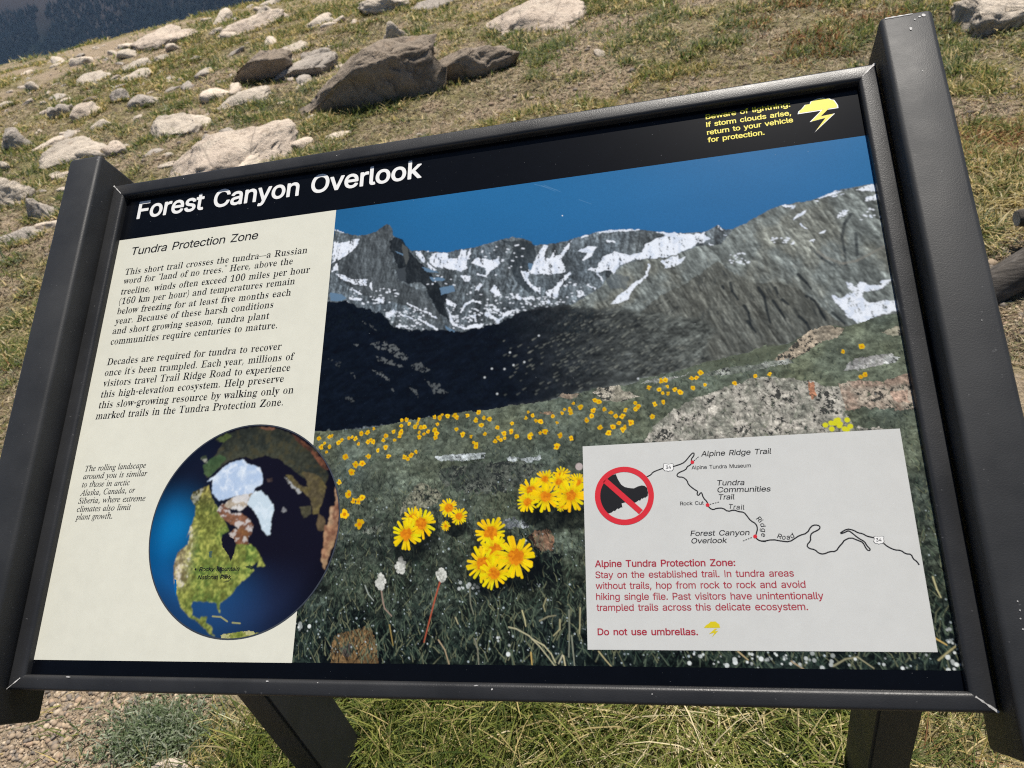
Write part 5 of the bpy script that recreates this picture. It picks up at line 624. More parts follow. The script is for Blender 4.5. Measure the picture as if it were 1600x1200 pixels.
(116,160,((83,-8,92,-8,105,-4,118,4,131,15,141,30,138,33,126,31,104,32,98,36,95,45,94,191,96,193,136,193,139,196,139,217,135,220,94,221,94,282,91,285,89,284,61,251,22,212,21,196,24,193,40,193,41,191,41,40,44,24,50,11,59,1,70,-5),(146,27,148,27,150,29,158,46,156,49,144,55,142,53,133,38,135,36,142,34),(13,193,18,193,20,195,20,197,15,201,11,199,11,195),(141,193,147,194,147,201,144,201,139,197,139,195),(144,212,147,212,148,218,146,220,142,220,139,216),(100,290,104,291,103,299,91,299,88,298,88,293,95,293),)),
(117,262,((89,-9,101,-8,116,-3,134,7,150,23,152,19,154,18,163,25,166,25,167,24,167,-2,166,-2,161,1,158,1,157,-7,160,-9,166,-8,168,-3,172,-4,216,5,252,6,254,8,254,23,244,25,236,24,229,26,224,30,220,39,220,217,218,220,134,220,130,218,131,204,144,201,153,202,162,197,165,190,167,176,167,48,157,36,154,40,151,40,143,33,141,29,131,27,115,27,104,30,98,34,93,45,93,217,88,220,9,220,6,218,6,204,18,201,24,203,32,199,35,196,38,188,39,177,39,57,41,44,46,25,52,12,64,0,73,-5),(98,212,101,212,102,218,100,220,96,220,93,216),(225,212,229,212,229,218,228,220,223,220,220,216),)),
(118,214,((98,-10,112,-10,114,-8,113,-2,183,174,189,186,196,197,204,201,215,204,216,217,214,220,144,220,140,218,141,204,164,200,169,195,170,190,133,93,130,89,127,90,89,191,90,197,94,201,117,204,117,216,116,219,-1,220,-4,218,-4,204,8,201,14,198,24,182,98,0,97,-7),)),
(119,304,((84,-10,98,-10,100,-8,99,-2,100,1,152,130,154,133,156,134,158,134,159,131,199,6,201,-2,200,-8,202,-10,215,-9,216,-6,215,-1,290,186,298,200,302,202,312,203,314,205,314,219,311,220,250,220,247,218,247,204,268,199,271,196,272,191,238,105,237,102,235,101,233,103,230,113,206,189,206,196,209,199,214,201,228,204,229,216,228,219,116,220,115,217,115,206,118,203,130,202,136,198,140,191,148,165,119,94,116,92,113,96,82,178,79,191,79,196,82,200,99,204,99,219,96,220,-9,219,-10,204,4,199,8,194,12,186,83,2,84,-2,83,-7),)),
(120,223,((2,-2,84,-2,85,1,84,12,64,16,60,19,58,25,66,40,93,76,96,77,100,76,124,38,131,24,130,19,128,17,107,13,106,0,108,-2,222,-3,225,-2,226,12,222,14,212,16,204,24,139,128,177,178,190,191,204,200,210,202,219,205,220,208,219,219,139,219,138,216,139,204,161,201,164,198,165,194,163,188,156,179,133,150,129,147,126,147,123,151,102,186,97,195,98,199,102,201,120,204,121,217,119,220,4,220,1,219,1,204,14,200,27,190,86,96,36,31,20,19,1,12,1,0),)),
(121,210,((32,-100,50,-99,66,-93,79,-82,93,-61,110,-24,185,180,192,194,196,199,201,202,210,203,212,204,213,217,211,220,143,220,140,218,140,203,164,200,166,197,168,191,162,168,132,88,130,86,127,88,89,190,90,197,92,200,115,204,116,216,115,219,-2,220,-6,218,-5,204,12,200,18,192,24,180,99,-4,93,-26,85,-44,75,-59,66,-66,58,-67,52,-64,51,-47,49,-41,43,-33,34,-27,24,-25,15,-28,9,-32,2,-39,-2,-47,-3,-54,-3,-65,0,-78,5,-86,14,-94,24,-98),)),
(122,205,((8,-2,186,-3,189,-2,191,4,187,8,191,59,195,64,196,75,194,78,182,78,179,76,176,67,178,62,172,50,163,37,152,29,141,24,129,21,115,20,90,21,189,198,191,202,191,210,195,214,194,219,23,220,20,219,19,214,22,210,23,202,21,167,16,162,16,151,18,149,33,150,35,158,33,164,38,174,45,184,55,192,67,196,83,199,116,198,11,13,10,7,6,4,6,0),)),
)
# outlines of the ital letters: character code, advance, then closed contours of x, y
GLYPHS['ital'] = (
(44,126,((18,-63,50,-63,53,-61,72,-14,88,29,93,48,92,52,88,57,44,57,40,56,31,5,17,-59),)),
(46,126,((57,-9,71,-9,81,-4,89,3,94,14,95,32,91,45,81,55,69,59,56,59,44,54,36,47,32,37,31,18,35,6,40,-1,45,-5),)),
(65,324,((-59,-2,54,-2,57,6,57,10,31,15,26,20,26,28,31,38,43,55,81,100,86,105,94,108,196,108,198,107,197,56,196,40,192,27,188,20,181,15,173,13,155,11,152,1,154,-2,286,-3,289,-2,290,5,289,11,269,14,257,20,252,27,249,38,261,327,260,335,249,335,244,331,-2,41,-13,30,-28,20,-39,15,-58,11,-60,10),(108,131,108,133,199,241,203,246,205,246,200,131),)),
(67,330,((150,-10,168,-9,191,-6,206,-2,228,8,246,19,265,34,288,59,291,65,282,73,278,74,258,55,244,43,226,32,204,22,184,17,160,16,141,19,120,28,109,35,94,52,87,66,79,92,76,118,77,146,82,170,90,196,100,219,111,238,125,258,139,273,155,287,184,304,202,310,222,314,238,314,255,310,268,304,278,297,287,284,293,267,295,251,295,232,298,230,308,230,311,234,329,327,328,332,316,332,310,323,302,320,252,333,225,335,190,332,158,322,124,305,104,291,89,278,63,250,39,214,24,178,18,157,15,137,17,100,20,85,27,63,37,46,49,30,60,19,79,7,94,0,113,-6,137,-9),)),
(83,258,((99,-9,122,-9,146,-4,163,4,179,15,193,28,202,43,210,61,213,82,213,102,210,114,200,140,186,160,135,214,116,243,111,264,112,276,117,289,121,297,128,304,146,312,164,315,178,312,187,309,200,300,209,288,217,266,221,234,223,233,231,233,233,235,235,240,249,330,247,333,236,333,229,326,220,323,186,332,172,335,142,335,123,331,106,324,86,311,74,298,66,283,61,267,59,248,61,229,66,213,73,200,86,182,132,133,150,108,158,94,162,80,162,66,160,58,156,45,150,34,141,25,132,19,122,14,110,11,94,11,82,13,72,17,58,26,46,40,39,52,35,64,31,80,29,104,26,105,17,104,15,101,-1,-5,2,-8,12,-8,20,4,26,6,31,7,74,-6),)),
(84,294,((34,-2,182,-3,185,-2,188,8,187,11,164,13,150,16,143,22,141,32,148,65,213,300,216,303,220,305,240,306,264,304,282,298,289,291,294,280,296,268,296,244,298,242,308,242,310,244,311,249,325,320,324,327,52,328,49,327,29,251,29,247,31,245,41,244,44,245,54,270,62,282,72,291,84,297,108,304,136,306,154,305,157,303,159,299,96,68,87,41,78,25,70,18,57,13,35,11,32,1),)),
(97,239,((26,-8,48,-7,60,-3,70,2,82,11,97,26,122,59,123,57,116,28,115,14,116,5,119,0,124,-5,129,-8,146,-7,158,-2,178,14,194,32,207,50,205,53,198,59,194,56,175,35,168,30,163,27,160,28,158,30,158,34,162,54,207,214,206,218,168,219,166,216,162,208,153,218,140,223,123,224,106,221,89,214,70,202,49,182,37,168,17,137,5,111,-3,84,-7,54,-7,31,-4,20,0,11,4,5,12,-2),(54,26,47,29,43,36,40,46,40,60,48,100,54,121,65,147,83,177,100,194,110,201,123,206,134,206,140,204,145,200,148,195,150,188,151,176,145,145,133,112,115,79,91,47,72,31,61,26),)),
(98,238,((43,-8,70,-8,98,-2,126,10,149,25,174,49,189,68,205,97,214,125,217,157,215,170,212,183,206,195,199,204,190,212,179,218,167,222,156,224,137,223,123,220,103,210,79,190,117,336,116,340,112,343,104,343,64,333,37,330,35,328,33,320,33,318,35,316,49,316,59,313,62,308,62,298,-5,33,-6,24,-2,13,2,8,12,1,25,-4),(61,10,50,12,44,15,39,22,37,28,42,48,62,119,73,150,89,174,105,188,114,192,124,195,136,195,145,193,156,186,162,178,167,167,170,150,169,131,166,117,160,98,151,78,143,63,130,44,111,26,100,19,88,14,75,10),)),
(99,209,((57,-8,84,-7,103,-2,111,1,138,17,152,29,169,48,169,52,162,59,159,60,134,38,119,28,97,20,86,19,79,19,68,23,56,33,47,52,44,71,45,88,48,104,60,141,70,160,80,174,99,192,108,198,123,204,139,207,148,205,151,204,151,202,143,190,140,180,141,171,146,163,156,158,168,157,178,161,184,167,188,174,189,182,188,198,182,208,176,214,167,219,148,224,124,223,104,219,82,210,58,194,38,176,26,160,12,137,3,116,-3,89,-3,62,2,40,10,22,24,6,40,-3),)),
(100,248,((33,-8,52,-8,70,-3,80,2,95,13,105,22,130,54,125,26,125,13,129,3,134,-3,144,-8,158,-8,165,-6,180,1,194,13,224,48,225,51,223,53,216,59,213,59,190,33,182,27,175,24,168,27,167,36,243,328,244,338,240,343,232,343,198,334,165,330,163,328,161,320,162,316,178,315,185,313,188,311,190,306,189,296,168,214,160,219,152,222,142,224,127,224,106,220,86,211,68,198,46,177,28,154,16,134,4,110,-4,84,-9,60,-9,42,-4,23,3,9,16,-2),(60,22,52,25,47,29,42,38,39,50,39,63,43,88,50,110,60,134,70,153,80,169,88,179,102,192,115,201,125,205,136,207,147,205,154,201,157,194,159,186,159,174,153,144,138,104,121,72,97,41,78,26,66,22),)),
(101,201,((54,-7,71,-7,82,-6,108,2,125,11,140,23,164,48,163,53,157,59,154,59,129,38,107,26,92,21,82,21,71,22,57,29,48,40,43,54,42,70,43,87,46,97,86,105,122,117,148,131,169,149,175,158,180,167,183,177,183,189,181,202,176,209,171,215,162,220,144,224,123,223,102,218,80,208,56,191,36,171,22,152,8,126,-1,102,-5,78,-5,58,-1,36,7,20,20,5,34,-2),(50,115,50,116,53,126,64,150,74,168,86,183,101,196,113,203,126,206,136,203,140,194,139,180,133,163,123,149,109,136,96,129,74,120),)),
(103,200,((38,-110,52,-110,78,-107,96,-103,110,-97,133,-83,145,-71,152,-59,158,-40,159,-22,156,-10,149,5,137,16,120,26,101,34,69,44,54,51,47,57,45,62,51,72,58,78,83,77,104,80,126,88,147,102,163,120,172,138,176,157,175,182,204,184,205,206,204,209,169,210,135,221,115,225,86,224,64,218,45,208,28,194,14,174,8,161,5,150,6,124,9,114,14,104,20,96,35,84,9,57,2,45,1,40,4,30,8,25,17,16,-10,-1,-26,-18,-32,-26,-37,-38,-39,-59,-36,-70,-31,-79,-24,-88,-14,-95,-2,-102,9,-106,22,-109),(50,-90,36,-89,25,-86,10,-78,3,-70,-3,-56,-4,-45,-3,-35,4,-20,16,-5,38,9,70,-1,94,-11,113,-25,117,-30,120,-38,118,-57,112,-69,105,-77,90,-84,74,-88),(73,94,62,97,57,101,53,108,50,117,50,141,56,164,66,184,74,193,82,201,96,208,105,209,112,207,123,200,127,192,130,184,131,167,125,140,118,123,104,104,90,95,82,93),)),
(104,282,((205,-7,224,-7,240,-2,260,10,273,21,272,25,263,38,260,38,240,29,229,28,222,33,218,44,219,64,221,83,238,158,245,196,244,217,239,234,233,244,220,253,210,257,197,259,175,257,159,252,141,240,129,229,105,200,121,270,139,358,136,360,49,360,47,358,44,342,44,336,60,334,72,330,77,325,80,314,15,-1,18,-3,63,-2,88,115,95,138,101,153,123,188,140,207,159,219,176,223,185,221,190,216,194,205,194,192,170,74,167,48,168,32,173,16,179,6,190,-2),)),
(105,124,((15,-8,28,-8,37,-6,48,-2,60,6,84,29,101,51,100,54,95,59,90,61,74,42,59,29,49,26,46,28,43,34,48,56,94,210,94,220,90,224,83,224,58,218,17,213,13,212,11,209,9,202,10,199,33,195,37,192,39,185,6,65,-3,26,-3,16,1,4,8,-4),(81,273,94,274,102,278,110,286,113,295,113,304,108,314,100,322,89,327,82,327,72,323,63,314,59,306,59,293,63,285,72,277),)),
(107,237,((149,-8,163,-6,172,-2,184,5,196,16,207,28,219,45,220,49,213,57,210,58,194,40,184,32,174,28,169,29,165,31,155,48,119,134,173,176,195,190,216,200,235,203,239,214,235,217,141,216,138,212,136,205,156,199,157,194,153,187,140,174,65,119,124,327,125,338,122,343,114,343,83,336,46,331,43,328,41,320,41,317,57,316,68,313,71,308,71,300,-12,0,-8,-3,31,-2,57,88,82,107,114,33,125,12,136,-3,141,-6),)),
(108,121,((17,-8,24,-8,36,-5,55,6,76,25,96,50,95,53,88,59,85,60,63,36,55,30,48,27,44,28,42,32,42,38,46,57,121,329,123,339,118,343,110,343,76,337,42,333,39,329,38,322,40,319,58,316,65,313,68,307,68,299,8,74,-4,24,-4,13,-1,4,8,-5),)),
(109,385,((284,-8,302,-5,312,-1,324,7,343,29,359,52,358,55,352,61,348,62,331,41,322,32,312,27,308,29,306,33,308,44,338,154,345,184,344,204,341,210,336,217,325,222,310,223,295,221,276,213,258,200,242,186,208,146,215,191,215,202,212,210,206,217,196,222,180,223,166,221,147,213,124,197,104,178,73,142,93,210,94,218,92,221,89,224,82,224,53,217,11,212,9,204,10,200,28,196,36,193,39,189,40,182,31,146,-11,3,-10,-2,27,-3,30,-1,55,70,72,107,83,125,102,149,123,170,142,183,150,187,160,189,165,188,168,183,169,174,167,162,120,0,123,-3,161,-2,163,0,176,42,190,78,205,106,223,136,239,157,255,173,274,186,282,189,289,189,294,188,297,184,299,179,298,171,266,54,261,28,261,12,264,4,272,-5),)),
(110,255,((149,-8,158,-9,170,-7,181,-1,191,6,208,25,228,56,228,59,225,62,220,66,217,66,200,41,190,31,184,27,180,27,176,28,175,32,175,38,179,55,211,168,214,184,214,200,211,211,207,216,201,220,186,223,170,221,152,214,132,200,113,185,74,142,95,212,96,219,95,222,92,224,88,224,54,216,12,210,9,200,10,197,28,196,36,193,39,189,41,182,36,162,-11,-1,-8,-3,32,-2,54,68,62,86,78,115,99,145,123,170,143,185,152,188,159,189,163,188,166,184,167,173,157,132,134,48,129,22,130,11,133,2,141,-5),)),
(111,245,((61,-8,86,-8,98,-6,115,-1,133,7,151,18,166,31,187,52,203,76,213,98,220,120,222,134,222,155,219,170,212,187,200,203,185,214,165,222,148,224,122,223,96,215,70,200,49,183,27,160,13,137,1,112,-5,88,-5,62,-1,40,9,22,24,6,41,-3),(75,11,64,14,53,21,47,32,43,45,42,68,43,80,48,102,57,127,75,161,87,178,100,190,116,201,132,206,148,205,156,202,166,194,171,186,175,172,175,162,175,144,172,128,168,111,159,89,143,58,124,33,111,22,100,16,86,11),)),
(112,238,((-59,-107,50,-107,53,-106,56,-99,55,-95,28,-91,22,-87,19,-80,36,-3,38,-2,58,-7,74,-8,98,-4,114,1,132,11,150,23,168,41,183,60,198,84,208,106,215,130,218,150,217,171,214,185,206,201,196,213,184,219,171,223,155,224,142,223,128,218,115,212,102,203,88,190,87,192,94,214,93,220,90,223,81,223,52,216,14,211,11,210,9,201,10,198,30,195,37,192,39,184,38,176,-25,-68,-31,-80,-36,-86,-46,-90,-59,-93),(66,10,57,12,50,16,47,24,47,31,67,113,79,146,91,168,110,187,122,194,135,197,144,197,153,195,162,189,167,180,171,165,171,152,169,134,164,116,152,83,134,52,124,39,112,27,101,19,89,13,75,9),)),
(114,157,((-10,-2,28,-3,31,-1,42,37,55,76,69,109,84,136,102,164,116,180,128,168,140,165,152,168,161,175,168,188,169,201,166,212,160,219,153,223,144,224,134,221,122,213,109,200,94,181,73,150,90,215,88,223,79,224,8,210,6,200,7,197,24,195,32,192,36,186,36,177,30,149,-11,5,-11,0),)),
(115,174,((41,-8,64,-8,73,-7,85,-3,97,4,112,17,118,26,124,37,128,54,128,70,122,90,105,119,72,164,66,182,68,192,75,201,86,206,100,205,112,200,120,193,126,182,131,167,134,149,137,147,146,148,148,151,157,216,157,220,155,222,145,222,141,216,135,214,103,223,79,224,69,222,55,217,44,210,37,203,30,191,25,174,25,159,28,146,38,126,79,70,85,54,84,40,82,32,78,24,66,14,53,10,45,10,35,13,25,19,15,33,8,52,5,75,2,77,-6,76,-9,71,-18,-2,-16,-5,-6,-5,0,0,6,1,27,-5),)),
(116,131,((15,-8,36,-7,47,-2,59,5,82,27,96,46,96,49,92,54,86,58,69,38,55,26,50,25,47,26,45,29,45,34,86,194,89,195,124,195,127,197,128,201,131,212,129,215,92,216,108,273,108,276,106,277,93,277,79,256,56,231,43,222,28,215,15,211,13,208,11,199,13,196,40,195,42,194,-2,27,-2,12,0,4,8,-5),)),
(117,255,((24,-8,39,-8,52,-5,67,2,81,11,111,42,143,85,144,82,133,45,129,24,130,10,136,-2,142,-6,148,-8,170,-6,182,-2,190,4,208,20,229,50,229,54,222,61,218,60,203,40,188,27,182,25,178,26,176,30,175,36,182,64,222,213,221,218,184,219,181,218,170,180,158,148,145,120,128,92,109,65,87,42,72,31,56,25,50,27,46,30,44,36,45,44,52,74,90,206,92,220,88,224,80,224,9,212,7,202,8,199,30,196,34,194,36,188,34,168,7,68,0,30,1,16,6,4,13,-3),)),
(119,312,((33,-8,43,-8,46,-6,141,144,158,-6,161,-8,171,-7,251,94,273,126,283,143,292,162,298,185,298,200,296,208,292,215,282,223,270,224,261,221,254,214,251,206,251,196,255,187,269,169,266,155,259,139,244,117,196,58,193,68,178,221,176,224,167,225,164,223,72,76,71,85,69,178,66,204,62,220,57,224,52,225,-3,212,-5,208,-4,201,-2,199,8,198,16,193,22,182,26,164,29,120,31,3,31,-6),)),
(120,195,((100,-8,112,-8,119,-6,130,-1,139,6,152,19,176,51,176,54,172,59,168,62,166,62,149,41,138,31,130,27,123,30,119,37,113,58,98,125,123,160,141,183,146,186,150,186,163,181,173,180,181,182,188,188,191,196,191,208,188,215,180,221,168,223,158,223,150,220,143,216,123,194,94,153,81,210,78,217,73,223,64,224,55,223,24,214,0,210,-3,207,-5,198,-3,196,17,197,26,197,34,193,40,187,46,170,59,104,18,47,7,35,-2,31,-17,38,-24,39,-32,37,-38,34,-42,29,-45,23,-46,13,-44,5,-37,-3,-28,-7,-12,-6,2,0,11,7,25,23,64,76,65,74,77,22,82,8,91,-4),)),
(121,189,((-35,-110,-23,-109,-8,-102,9,-88,24,-74,47,-47,64,-23,121,63,154,120,166,146,173,165,177,182,177,200,172,212,164,220,156,223,143,223,134,219,128,211,126,204,128,191,133,184,143,177,146,172,149,164,148,158,136,129,88,50,87,52,60,192,51,219,46,224,38,224,7,215,-16,212,-18,210,-19,200,-4,196,4,193,12,183,18,168,25,140,52,-3,20,-49,9,-63,0,-70,-10,-73,-26,-67,-38,-66,-47,-69,-53,-74,-57,-83,-57,-92,-55,-97,-46,-106),)),
)

# ================================================================ the wayside sign
TH = math.radians(32); PC = (0.708677, 0.493715, -0.703294); ct, st_ = math.cos(TH), math.sin(TH)
BASE = Vector((-.259, .64, 0))
def p2w(x, y, h):
    """panel metres (x right, y down the panel, h above its face) to the sign's own space"""
    a, b, c = x - PC[0], y - PC[1], -h - PC[2]
    return Vector((a, -b * ct + c * st_, -b * st_ - c * ct + CAMZ)) - BASE
sign = empty('information_sign', BASE)
tag(sign, 'tilted black framed information panel with alpine photograph and globe on two legs', 'sign')

def paint_mat(name, col, rough):
    g = NT(name); n = g.noise(900, 2, .5); w = g.noise(14, 5, .6); f = g.noise(260, 2, .5)
    c = g.mix(g.ramp(w, [(.35, (0, 0, 0)), (.7, (1, 1, 1))]), tuple(v * .82 for v in col), tuple(v * 1.15 for v in col))
    c = g.mix(g.ramp(f, [(.735, (0, 0, 0)), (.75, (.6, .6, .6))]), c, (.10, .10, .10))
    g.bump(n, .24, .0007)
    return g.set(Base_Color=c, Roughness=g.ramp(w, [(.3, (rough - .06,) * 3), (.7, (rough + .08,) * 3)]), Specular_IOR_Level=.32)
PRINT = .80      # how white the white of the sun-aged print is
M_PAINT = paint_mat('black_powder_coat', (.026, .027, .0285), .54)
M_RAIL = paint_mat('black_rail_coat', (.022, .0225, .024), .40)
g = NT('bare_metal'); M_CHIP = g.set(Base_Color=g.ramp(g.noise(300, 3), [(.3, (.30, .295, .285)), (.7, (.62, .61, .59))]), Roughness=.5)
def flat_mat(name, col, rough=.38, var=.06, spec=.4, dust=0):
    col = tuple(v * PRINT for v in col)
    g = NT(name); n = g.n('ShaderNodeMath', {0: g.noise(60, 5, .65), 1: g.noise(5, 5, .7)}, operation='ADD').outputs[0]; n = g.n('ShaderNodeMapRange', {'Value': n, 'From Min': .6, 'From Max': 1.4}).outputs[0]; c = g.mix(n, tuple(v * (1 - var) for v in col), tuple(min(.9, v * (1 + var)) for v in col))
    if dust: c = g.mix(g.ramp(g.noise(420, 2, .5), [(.775, (0, 0, 0)), (.79, (dust,) * 3)]), c, (.30, .31, .32))
    return g.set(Base_Color=c, Roughness=rough, Specular_IOR_Level=spec)
def lc(r, g_, b): return tuple(float(v) for v in lin((r, g_, b)))
M_BLACK = flat_mat('black_laminate', lc(9, 11, 16), .20, .2, .22, .5); M_CREAM = flat_mat('cream_laminate', lc(222, 221, 206), .32, .055, .25)
M_GREY = flat_mat('grey_sticker', lc(205, 206, 203), .4, .05, .25); M_INK = flat_mat('black_ink', lc(22, 22, 26), .45, .1, .3)
M_WHITE = flat_mat('white_ink', lc(240, 240, 238), .42, .02); M_YEL = flat_mat('yellow_ink', lc(238, 222, 24), .42, .03); M_RED = flat_mat('red_ink', lc(212, 38, 52), .42, .04)
M_DRED = flat_mat('dark_red_ink', lc(164, 42, 60), .45, .05)

def panel_box(name, x0, x1, y0, y1, h0, h1, mat, bev, parent=sign, seg=3):
    bm = bmesh.new(); vs = [bm.verts.new(p2w(x, y, h)) for x in (x0, x1) for y in (y0, y1) for h in (h0, h1)]
    for q in ((0, 1, 3, 2), (4, 6, 7, 5), (0, 4, 5, 1), (2, 3, 7, 6), (0, 2, 6, 4), (1, 5, 7, 3)): bm.faces.new([vs[i] for i in q])
    bmesh.ops.recalc_face_normals(bm, faces=bm.faces)
    if bev: bmesh.ops.bevel(bm, geom=bm.edges[:], offset=bev, segments=seg, profile=.5, affect='EDGES')
    me = bpy.data.meshes.new(name); bm.to_mesh(me); bm.free()
    for p in me.polygons: p.use_smooth = True
    me.set_sharp_from_angle(angle=math.radians(35)); return link(name, me, mat, parent)
post_l = panel_box('side_post', -.0635, -.0148, -.110, .571, -.048, .036, M_PAINT, .005)
post_r = panel_box('side_post', .9178, .9666, -.112, .568, -.048, .036, M_PAINT, .005)
board = panel_box('panel_board', -.0108, .9142, -.078, .5358, -.016, 0, M_BLACK, 0)
# mitred frame rails, rounded on the inner lip
OX0, OX1, OY0, OY1 = -.0117, .9150, -.0792, .5362
def prof(wd):
    P = [(0, -.020), (0, .0060)] + [(.003 - .003 * math.cos(a), .0060 + .003 * math.sin(a)) for a in (.5, 1.05, 1.57)]
    r = .0042
    return P + [(wd - r + r * math.sin(a), .009 - r + r * math.cos(a)) for a in (0, .26, .52, .79, 1.05, 1.31, 1.57)] + [(wd, -.0012)]
def rail(side):
    wx, wy0, wy1 = .0187, .0187, .0150
    def pt(corner, i):
        tx = prof(wx)[i][0]; ty0 = prof(wy0)[i][0]; ty1 = prof(wy1)[i][0]; h = prof(wx)[i][1]
        return {'tl': (OX0 + tx, OY0 + ty0, h), 'tr': (OX1 - tx, OY0 + ty0, h), 'bl': (OX0 + tx, OY1 - ty1, h), 'br': (OX1 - tx, OY1 - ty1, h)}[corner]
    a, b = {'top': ('tl', 'tr'), 'right': ('tr', 'br'), 'bottom': ('br', 'bl'), 'left': ('bl', 'tl')}[side]
    n = len(prof(.01)); bm = bmesh.new(); K = 24; rows = []
    for k in range(K + 1):
        t = k / K; rows.append([bm.verts.new(p2w(*[u + (w - u) * t for u, w in zip(pt(a, i), pt(b, i))])) for i in range(n)])
    for k in range(K):
        for i in range(n - 1): bm.faces.new((rows[k][i], rows[k + 1][i], rows[k + 1][i + 1], rows[k][i + 1]))
    bmesh.ops.recalc_face_normals(bm, faces=bm.faces); me = bpy.data.meshes.new('frame_rail'); bm.to_mesh(me); bm.free()
    for p in me.polygons: p.use_smooth = True
    me.set_sharp_from_angle(angle=math.radians(40)); return link('frame_rail', me, M_RAIL, sign)
rails = {s_: rail(s_) for s_ in ('top', 'right', 'bottom', 'left')}
# legs: deep flat tubes from the underside of the board down into the ground
def leg(x0, x1):
    y0, y1 = .58, .70; bm = bmesh.new(); vs = []
    for x in (x0, x1):
        for y in (y0, y1):
            vs.append((x, y))
    def under(y):      # solve p2w for h = -.03 : y_w = -b ct + c st ; z = -b st - c ct + CAMZ with c = .03 - PC2
        c = .030 - PC[2]; b = (c * st_ - y) / ct; return -b * st_ - c * ct + CAMZ
    P = [bm.verts.new(Vector((x, y, z)) - BASE) for x, y in vs for z in (-.25, under(y))]
    for q in ((0, 1, 3, 2), (4, 6, 7, 5), (0, 4, 5, 1), (2, 3, 7, 6), (0, 2, 6, 4), (1, 5, 7, 3)): bm.faces.new([P[i] for i in q])
    bmesh.ops.recalc_face_normals(bm, faces=bm.faces); bmesh.ops.bevel(bm, geom=bm.edges[:], offset=.004, segments=2, affect='EDGES')
    me = bpy.data.meshes.new('leg'); bm.to_mesh(me); bm.free(); return link('leg', me, M_PAINT, sign)
leg(.211, .268); leg(-.785, -.728)
panel_box('mounting_bar', -.02, .92, .20, .26, -.046, -.0165, M_PAINT, .003)

# ---------------------------------------------------------------- flat printed shapes on the panel
def signed_area(P): return sum(P[i - 1][0] * P[i][1] - P[i][0] * P[i - 1][1] for i in range(len(P))) / 2
def contour_groups(C):
    """each outer contour with the holes that lie in it"""
    big = max(C, key=lambda k: abs(signed_area(k))); sg = 1 if signed_area(big) > 0 else -1
    if len(C) == 2 and signed_area(C[0]) * signed_area(C[1]) > 0 and mask_in(C[1][0], C[0]): return [C]
    out = [[k] for k in C if signed_area(k) * sg > 0]
    for k in C:
        if signed_area(k) * sg <= 0:
            for g_ in out:
                if mask_in(k[0], g_[0]): g_.append(k); break
    return out
def mask_in(p, P):
    r = False
    for i in range(len(P)):
        a, b = P[i - 1], P[i]
        if (a[1] > p[1]) != (b[1] > p[1]) and p[0] < (b[0] - a[0]) * (p[1] - a[1]) / (b[1] - a[1]) + a[0]: r = not r
    return r
def poly_mesh(name, polys, h, mat, parent):
    """polys: list of contour groups (each a list of closed contours, even-odd) in panel metres"""
    V = []; F = []
    for cs in polys:
        cs = [[(float(x), float(y)) for x, y in c] for c in cs if len(c) > 2]
        for cg in contour_groups(cs) if cs else []:
            off = len(V); flat = [q for c in cg for q in c]
            for t in tessellate_polygon([[Vector(((x - cg[0][0][0]) * 1e5, (y - cg[0][0][1]) * 1e5, 0)) for x, y in c] for c in cg]):
                ar = signed_area([flat[i] for i in t])
                if abs(ar) > 1e-14: F.append(tuple(off + i for i in (t if ar < 0 else (t[0], t[2], t[1]))))
            V += [p2w(x, y, h) for x, y in flat]
    me = bpy.data.meshes.new(name); me.from_pydata(V, [], F); me.update(); return link(name, me, mat, parent)
def grid_mesh(name, cv, h, mat, parent, clip=None):
    X, Y = cv.X.ravel(), cv.Y.ravel(); o = p2w(0, 0, h); ex = p2w(1, 0, h) - o; ey = p2w(0, 1, h) - o
    V = np.array(o)[None] + X[:, None] * np.array(ex)[None] + Y[:, None] * np.array(ey)[None]
    i = np.arange(X.size).reshape(cv.ny, cv.nx); F = np.stack([i[:-1, :-1].ravel(), i[1:, :-1].ravel(), i[1:, 1:].ravel(), i[:-1, 1:].ravel()], 1)
    col = np.clip(cv.c * PRINT, .002, .85).reshape(-1, 3)
    if clip is not None:
        ok = clip(X, Y); F = F[ok[F].all(1)]; us = np.unique(F); mp = np.zeros(len(X), int); mp[us] = np.arange(len(us)); V, col, F = V[us], col[us], mp[F]
    return link(name, fast_mesh(name, V, F, False, col), mat, parent)
def rect(x0, y0, x1, y1): return [[(x0, y0), (x1, y0), (x1, y1), (x0, y1)]]
def circle(c, r, n=96): return [(c[0] + r * math.cos(i * 6.283185 / n), c[1] + r * math.sin(i * 6.283185 / n)) for i in range(n)]
cream = poly_mesh('cream_sheet', [rect(-.008, .0005, .3112, .5066)], .00012, M_CREAM, board)
g = NT('printed_picture'); M_PRINT = g.set(Base_Color=g.attr(), Roughness=.22, Specular_IOR_Level=.25)
PHOTO = paint_photo(.00066)
photo = grid_mesh('printed_photograph', PHOTO, .00010, M_PRINT, board, lambda x, y: (x > .3108) & (y > .0003) & (y < .5068))
photo['label'] = 'printed photograph of snowy peaks above a meadow of yellow flowers'
GLOBE = paint_globe(.00062)
n_ = 128; globe = grid_mesh('globe_picture', GLOBE, .00020, M_PRINT, board, lambda x, y: np.hypot(x - GC[0], y - GC[1]) < GR - .0002)
rim = poly_mesh('globe_rim', [[circle(GC, GR + .0004), circle(GC, GR - .0011)]], .00027, flat_mat('globe_edge', lc(60, 66, 76), .4, .3), board)
sticker = poly_mesh('sticker_sheet', [rect(.5998, .3073, .8812, .4926)], .00028, M_GREY, sign)
sticker['label'] = 'grey sheet with a road map and red trail rules'

